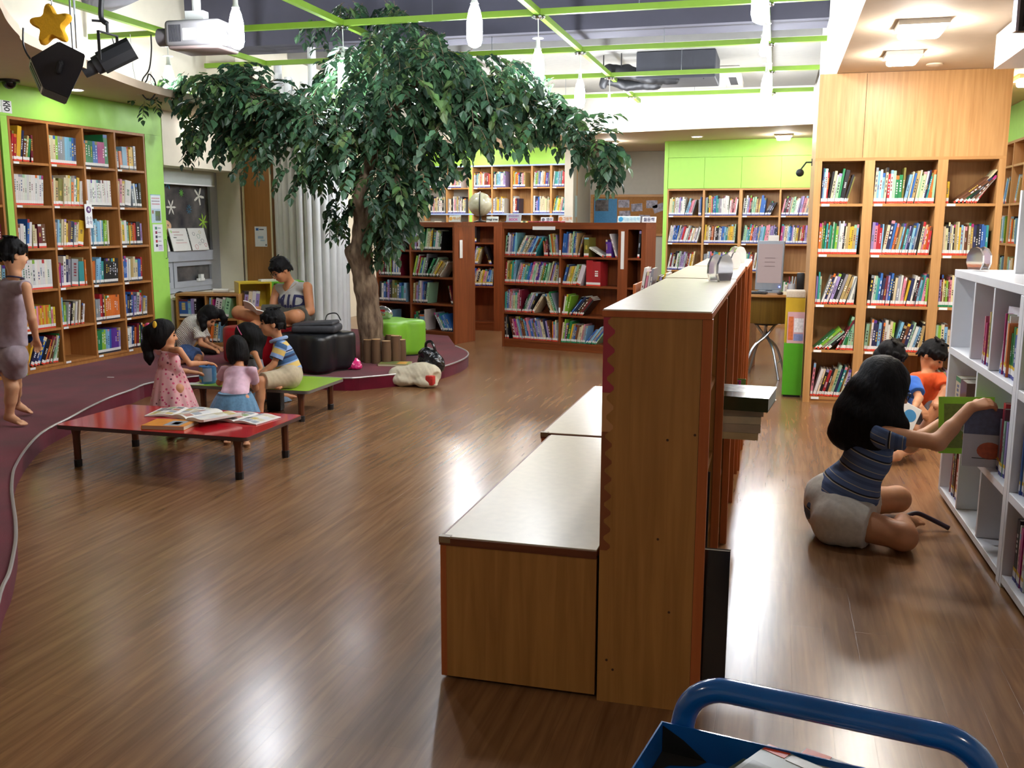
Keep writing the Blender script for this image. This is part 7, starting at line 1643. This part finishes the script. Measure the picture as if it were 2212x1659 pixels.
crumpled('soft_toy', 'dark soft toy with pale paws lying on the stage by the books', q, plain('dark plush', '26241f', .95, .3, 40, .4), [('ell', q+Vector((0, 0, .06)), (.13, .08, .065)), ('ell', q+Vector((.1, 0, .05)), (.06, .06, .05)), ('sub_plane', q+Vector((0, 0, .003)), (0, 0, -1))], [(.006, 50, 4)], .008, 'toy')
# ---- child half hidden behind the green end panel
Y = 9.72
h = Human('child with a black bob in a cream top, half hidden by the green panel', K(392, 740, Y).to_2d().to_3d()+Vector((0, 0, SH)), .62, .92, dict(
    head=K(391, 652, Y), f=(.55, -.75, -.35), neck=K(388, 682, Y), chest=K(386, 700, Y), pelvis=K(386, 735, Y), shL=K(400, 692, Y), shR=K(374, 692, Y), elL=K(404, 715, Y-.05), wrL=K(402, 735, Y-.1), elR=K(372, 715, Y-.05), wrR=K(375, 735, Y-.1),
    hipL=K(394, 740, Y), hipR=K(380, 740, Y), knL=K(400, 742, Y-.2), anL=K(392, 748, Y-.25), toeL=K(388, 750, Y-.3), knR=K(372, 742, Y-.2), anR=K(380, 748, Y-.25), toeR=K(384, 750, Y-.3)), M_skin, .008)
for d in 'LR':
    for n_ in ('kn', 'an', 'toe', 'hip'): h.J[n_+d].z = max(SH+.03, min(h.J[n_+d].z, SH+.12)); 
h.J['pelvis'].z = SH+.12
h.body(hk=1.05); h.face(); J = h.J; h.hair('bob', lambda S: S.ell(h.hp(0, -.03, -.05), (.098*h.hk, .095*h.hk, .09*h.hk), h.R, .03) and S.sub_ell(h.hp(0, .1, -.05), (.065*h.hk, .07*h.hk, .08*h.hk), h.R, .012))
h.garment('top', cloth('cream print', 'c8bfa8', .3, 25), lambda S: (h.torso(S, .016), [S.cap(J['sh'+d], J['el'+d], .045, .05, .02, None, .7) for d in 'LR']))
# ---- man reading on the red pouf
Y = 8.55; MS = SH+.375
h = Human('man in a grey tank top lettered M.I.D reading on the red pouf', (K(645, 715, Y).x, Y, MS), .90, 1.0, dict(
    head=K(606, 583, Y-.12), f=(-.50, -.68, -.54), u=(-.3, -.35, .85), neck=K(626, 612, Y-.02), chest=K(634, 648, Y), pelvis=K(645, 703, Y+.02), shL=K(664, 620, Y-.06), shR=K(599, 624, Y+.06), elL=K(670, 672, Y-.12), wrL=K(626, 690, Y-.32), elR=K(588, 672, Y-.04), wrR=K(568, 693, Y-.28),
    hipL=K(656, 708, Y-.02), hipR=K(628, 708, Y), knL=K(636, 694, Y-.40), anL=K(566, 722, Y-.30), toeL=K(540, 727, Y-.38), knR=K(517, 702, Y-.18), anR=K(600, 722, Y-.36), toeR=K(628, 730, Y-.40)), M_skint, .0065, 1.06)
for d in 'LR': h.J['hip'+d].z = MS+.105; h.J['an'+d].z = MS+.055; h.J['toe'+d].z = MS+.045
h.J['pelvis'].z = MS+.13; h.J['knR'].z = MS+.13; h.J['knL'].z = MS+.13
h.body(rl=(.082, .066, .044), ra=(.05, .043, .031), hk=1., curl=.7); h.face(); h.glasses(); h.hair('short'); J = h.J
def g(S):
    h.torso(S, .012); S.sub_plane(J['pelvis']+Vector((0, 0, -.03)), (0, 0, -1), .01)
    S.sub_ell(J['neck']+Vector((-.035, -.05, .01)), (.075, .085, .085), None, .01)
    for d in 'LR': S.sub_ell(J['sh'+d]+(J['sh'+d]-J['sh'+('L' if d == 'R' else 'R')]).normalized()*.032, (.05, .07, .10), None, .012)
tk, p = h.garment('tank_top', cloth('heather grey jersey', 'a9a8a2', .08, 120), g, ((.005, 26, 3), (.002, 70, 4)))
vc = [Vector(x) for x in p]; bv = BVHTree.FromPolygons(vc, [tuple(pp.vertices) for pp in tk.data.polygons])
cd = -(CF*.93+CR*.25).normalized(); 
def onto(txt, size, ctr, mat, bold, shear, name):
    me_o = text_mesh(txt, size, 0, mat, name, None, None, bold=bold, shear=shear, spacing=.92); bm = bmesh.new(); bm.from_mesh(me_o.data); bmesh.ops.triangulate(bm, faces=bm.faces[:])
    bmesh.ops.subdivide_edges(bm, edges=[e for e in bm.edges if e.calc_length() > .012], cuts=3, use_grid_fill=False); bmesh.ops.triangulate(bm, faces=bm.faces[:])
    X_ = (Vector((0, 0, 1)).cross(cd)).normalized(); Y_ = cd.cross(X_); Y_ = (Y_*.98+X_*.0).normalized()
    for v in bm.verts:
        o_ = ctr+X_*v.co.x+Y_*v.co.y+cd*.5; hit = bv.ray_cast(o_, -cd)
        v.co = (hit[0]+cd*.003-h.base) if hit[0] is not None else (lambda q: q[0]+q[1]*.003-h.base)(bv.find_nearest(o_-cd*.42))
    bm.to_mesh(me_o.data); bm.free(); me_o.parent = h.t; return me_o
onto('M.I.D', .17, K(621, 652, Y-.1), cloth('navy print', '23244e', .1, 80, .1), .006, .18, 'lettering')
mb = MB(); mb.tube(smoothpts([K(640, 612, Y-.06)-h.base, K(628, 622, Y-.14)-h.base, K(619, 624, Y-.15)-h.base, K(610, 616, Y-.1)-h.base], 6), .002, 5); mb.build('necklace', plain('gold chain', 'b8945a', .3, .05, metal=.8), h.t)
def g(S):
    S.cap(J['hipL'], J['hipR'], .115, None, .05); S.cap(J['pelvis'], J['pelvis']+Vector((0, 0, .03)), .115, None, .03)
    S.cap(J['hipL'], J['knL'], .10, .085, .03, None, .62); S.cap(J['hipR'], J['knR'], .10, .085, .03, None, .55)
    S.sub_plane((0, 0, MS+.004), (0, 0, -1), .003)
h.garment('shorts', cloth('dark olive shorts', '45443c'), g)
q = K(556, 676, Y-.34); ob_ = thing('reading_book', 'white open book held by the man in the grey tank top', 'book', q); ob_.rotation_euler = (radians(-28), radians(24), radians(15))
for sg in (-1, 1):
    mb = MB(); n = 8
    for i in range(n+1):
        a = i/n; mb.v += [(sg*.15*a, y_, .02*sin(pi*a)*(1 if sg < 0 else .6)+.03*a*(sg < 0)+dz_) for y_ in (-.1, .1) for dz_ in (0, -.008)]
    for i in range(n):
        b = 4*i; mb.face((b, b+4, b+6, b+2)); mb.face((b+1, b+3, b+7, b+5)); mb.face((b, b+1, b+5, b+4)); mb.face((b+2, b+6, b+7, b+3))
    mb.build('pages', M_paper, ob_, smooth='auto')
# ---- kneeling woman at the white bookcase
Y = 4.78
h = Human('woman in a blue striped t-shirt sitting and reaching into the white bookcase', (K(1810, 1180, Y).x, Y, 0), .92, 1.0, dict(
    head=K(1918, 838, Y), f=(.95, .06, -.36), u=(.35, .1, .9), neck=K(1893, 900, Y), chest=K(1872, 990, Y-.02), waist=K(1838, 1058, Y-.02), pelvis=K(1803, 1130, Y), shR=K(1910, 938, Y-.17), shL=K(1888, 930, Y+.17), elR=K(2026, 956, Y-.22), wrR=K(2096, 880, Y-.12), hdR=(.9, .1, .28), elL=K(1965, 962, Y+.28), wrL=K(2030, 915, Y+.40), hdL=(.8, .2, .1),
    hipR=K(1815, 1150, Y-.12), hipL=K(1822, 1125, Y+.12), knR=K(1950, 1158, Y-.22), anR=K(1950, 1130, Y+.10), toeR=K(1985, 1128, Y+.2), knL=K(1938, 1078, Y+.30), anL=K(1868, 1112, Y+.34), toeL=K(1930, 1128, Y+.4)), M_skin, .0065)
J = h.J; J['hipR'].z = .115; J['hipL'].z = .13; J['pelvis'].z = .15; J['knR'].z = .085; J['anR'].z = .06; J['toeR'].z = .035; J['anL'].z = .07; J['toeL'].z = .03
h.body(rl=(.092, .068, .044), ra=(.045, .038, .028), curl=.75, hn=dict(R=Vector((-.2, -.5, .8)), L=Vector((0, 0, 1)))); h.face(); h.glasses()
hb = [K(1905, 820, Y+.02), K(1880, 870, Y), K(1855, 915, Y-.02), K(1835, 945, Y-.04)]
def g(S):
    S.chain([h.hp(.0, -.05, .03), hb[1], hb[2], hb[3]], [.105, .125, .125, .06], .05); S.chain([h.hp(.05, -.03, .0), K(1900, 900, Y-.10), K(1885, 950, Y-.12)], [.07, .08, .06], .05)
    S.chain([h.hp(.06, .02, .03), h.hp(.085, .03, -.08), K(1945, 920, Y-.14), K(1952, 950, Y-.14)], [.035, .04, .035, .016], .03); S.chain([K(1850, 900, Y), K(1815, 935, Y-.02)], [.09, .05], .04)
    S.sub_ell(h.hp(0, .10, -.05), (.06, .06, .085), h.R, .015)
h.hair('long', g, noise=((.005, 30, 5), (.0025, 90, 6)))
M_wst = striped('woman shirt stripes', [(0, '566a92'), (.20, 'b5ad9c'), (.235, '50638a'), (.50, '15171f'), (.575, 'c0b8a4'), (.625, '566a92'), (.82, '495c80')], .088)
def g(S):
    h.torso(S, .013); S.cap(J['waist'], J['pelvis'], .135, .15, .05)
    for d in 'LR': S.cap(J['sh'+d], J['el'+d], .060, .066, .02, None, .44)
    S.sub_plane(J['pelvis']+Vector((-.0, 0, -.045)), (.42, 0, -1), .012); S.sub_plane(J['neck']+Vector((0, 0, -.01)), (.3, 0, 1), .006)
o, p = h.garment('t_shirt', M_wst, g, ((.007, 24, 3), (.003, 60, 4)))
axx = (J['pelvis']-J['neck']).normalized(); v_ = (p-np.array(J['neck'])) @ np.array(axx); aR = (J['elR']-J['shR']).normalized(); tR = (p-np.array(J['shR'])) @ np.array(aR); dR_ = np.linalg.norm(p-np.array(J['shR'])-np.outer(tR, np.array(aR)), axis=1)
set_str(o, np.where((dR_ < .075) & (tR > .02), tR+.02, v_+.5))
def g(S):
    S.cap(J['hipR'], J['hipL'], .135, .13, .05); S.cap(J['pelvis'], J['pelvis']+Vector((-.02, 0, .03)), .15, .13, .05)
    S.cap(J['hipR'], J['knR'], .118, .10, .04, None, .47); S.cap(J['hipL'], J['knL'], .11, .09, .04, None, .45); S.sub_plane((0, 0, .003), (0, 0, -1), .003)
h.garment('shorts', cloth('stone shorts', 'cdc7bc', .08, 50), g, ((.006, 28, 3), (.0025, 70, 4)))
mb = MB(); a_ = J['toeR']; mb.tube(smoothpts([a_+Vector((-.08, -.03, .02))-h.base, a_+Vector((-.02, 0, .045))-h.base, a_+Vector((.05, .01, .02))-h.base, a_+Vector((.14, .0, -.02))-h.base], 6), .012, 8); mb.build('sandal', plain('dark purple sandal', '2e1a2a', .5, .15), h.t, smooth=True)
# ---- boy in blue behind her
Y = 6.75
h = Human('child in a bright blue t-shirt sitting on the floor behind the woman', (K(1930, 900, Y).x, Y, 0), .66, .92, dict(
    head=K(1924, 772, Y), f=(.75, -.4, -.5), neck=K(1932, 805, Y), chest=K(1936, 835, Y), pelvis=K(1930, 890, Y+.04), shL=K(1972, 826, Y-.02), shR=K(1905, 826, Y-.06), elL=K(1985, 860, Y-.15), wrL=K(1972, 886, Y-.3), elR=K(1900, 862, Y-.15), wrR=K(1920, 880, Y-.3),
    hipL=K(1945, 893, Y), hipR=K(1915, 893, Y), knR=K(1858, 815, Y-.28), anR=K(1850, 905, Y-.35), toeR=K(1840, 915, Y-.45), knL=K(1990, 900, Y-.2), anL=K(1940, 912, Y-.4), toeL=K(1915, 918, Y-.45)), M_skin, .0065)
J = h.J; J['pelvis'].z = .11; J['hipL'].z = J['hipR'].z = .085
for n_ in ('anL', 'anR'): J[n_].z = .05
for n_ in ('toeL', 'toeR'): J[n_].z = .022
J['knL'].z = .10; J['wrL'].z = max(.05, J['wrL'].z)
h.body(hk=1.05); h.face(); h.hair('short')
h.garment('t_shirt', cloth('bright blue jersey', '2a62b8'), lambda S: (h.torso(S, .014), [S.cap(J['sh'+d], J['el'+d], .048, .054, .02, None, .72) for d in 'LR'], S.sub_plane(J['pelvis'], (0, 0, -1), .01), S.sub_plane(J['neck']+Vector((0, 0, -.01)), (0, 0, 1), .006)))
h.garment('shorts', cloth('navy shorts', '2c3350'), lambda S: (S.cap(J['hipL'], J['hipR'], .085, None, .04), [S.cap(J['hip'+d], J['kn'+d], .074, .064, .03, None, .6) for d in 'LR'], S.sub_plane((0, 0, .003), (0, 0, -1), .003)))
# ---- boy in orange
Y = 7.3
h = Human('boy in an orange t-shirt sitting cross legged by the oak pillar bookcase', (K(1990, 880, Y).x, Y, 0), .66, .92, dict(
    head=K(2016, 768, Y), f=(.68, -.42, -.55), u=(.3, -.1, .9), neck=K(2003, 799, Y), chest=K(1996, 826, Y), pelvis=K(1985, 868, Y+.04), shL=K(2026, 815, Y-.02), shR=K(1978, 818, Y-.08), elL=K(2042, 842, Y-.1), wrL=K(2030, 862, Y-.25), elR=K(1975, 855, Y-.18), wrR=K(1990, 880, Y-.34), hdR=(.3, -.6, -.5),
    hipL=K(2000, 872, Y), hipR=K(1970, 872, Y), knL=K(2048, 846, Y-.22), anL=K(1985, 885, Y-.36), toeL=K(1960, 890, Y-.4), knR=K(1950, 865, Y-.3), anR=K(2020, 886, Y-.32), toeR=K(2045, 890, Y-.36)), M_skint, .0065)
J = h.J; J['pelvis'].z = .11; J['hipL'].z = J['hipR'].z = .085
for n_ in ('anL', 'anR'): J[n_].z = .055
for n_ in ('toeL', 'toeR'): J[n_].z = .03
J['knR'].z = .13; J['wrR'].z = max(.05, J['wrR'].z)
h.body(hk=1.1); h.face(); h.hair('short')
h.garment('t_shirt', cloth('orange jersey', 'e0561c'), lambda S: (h.torso(S, .014), [S.cap(J['sh'+d], J['el'+d], .048, .054, .02, None, .72) for d in 'LR'], S.sub_plane(J['pelvis'], (0, 0, -1), .01), S.sub_plane(J['neck']+Vector((0, 0, -.01)), (0, 0, 1), .006)))
h.garment('shorts', cloth('grey shorts', '5a5a60'), lambda S: (S.cap(J['hipL'], J['hipR'], .085, None, .04), [S.cap(J['hip'+d], J['kn'+d], .074, .064, .03, None, .5) for d in 'LR'], S.sub_plane((0, 0, .003), (0, 0, -1), .003)))
mb = MB(); mb.rbox(-.07, .07, -.008, .008, -.09, .09, r=.003, seg=1); o = mb.build('picture_book', M_paper); q = K(1957, 902, 6.35); o.matrix_world = TR(q) @ RZ(10) @ RY(28) @ RX(-20); tag(o, 'white book with a blue disc held up beside the womans face', 'book')
mb = MB(); mb.lathe([(.04, 0), (.04, .001)], 20, M=TR((.015, -.0082, .02)) @ RX(90)); mb.build('cover_disc', plain('ink 3a8ac0', '3a8ac0', .5, .1), o)
q = WZ(2000, 897, 0.0); lay(q.x, q.y-.02, .001, 20, .24, .3, .014, 'blue and white picture book lying on the floor under the boys hands', '2c4a7a', decos=[(-.1, .95, -.9, .9, 'b8bcc4')])
q = K(1962, 905, 5.3); lay(q.x, q.y, q.z-.02, 20, .14, .2, .01, 'x', '2c4a7a') if 0 else None
# ================================================================== light and view
finish_books(300)
w = bpy.data.worlds.new('world'); scene.world = w; w.use_nodes = True
w.node_tree.nodes['Background'].inputs['Color'].default_value = (.6, .68, .8, 1); w.node_tree.nodes['Background'].inputs['Strength'].default_value = .02
scene.view_settings.view_transform = 'Standard'; scene.view_settings.look = 'None'; scene.view_settings.gamma = 1.0; scene.view_settings.use_curve_mapping = False
scene.view_settings.exposure = 0.72
scene.cycles.use_denoising = True
scene.cycles.max_bounces = 8; scene.cycles.diffuse_bounces = 4; scene.cycles.glossy_bounces = 4; scene.cycles.transmission_bounces = 6
scene.cycles.sample_clamp_indirect = 6.0
bpy.context.view_layer.update()
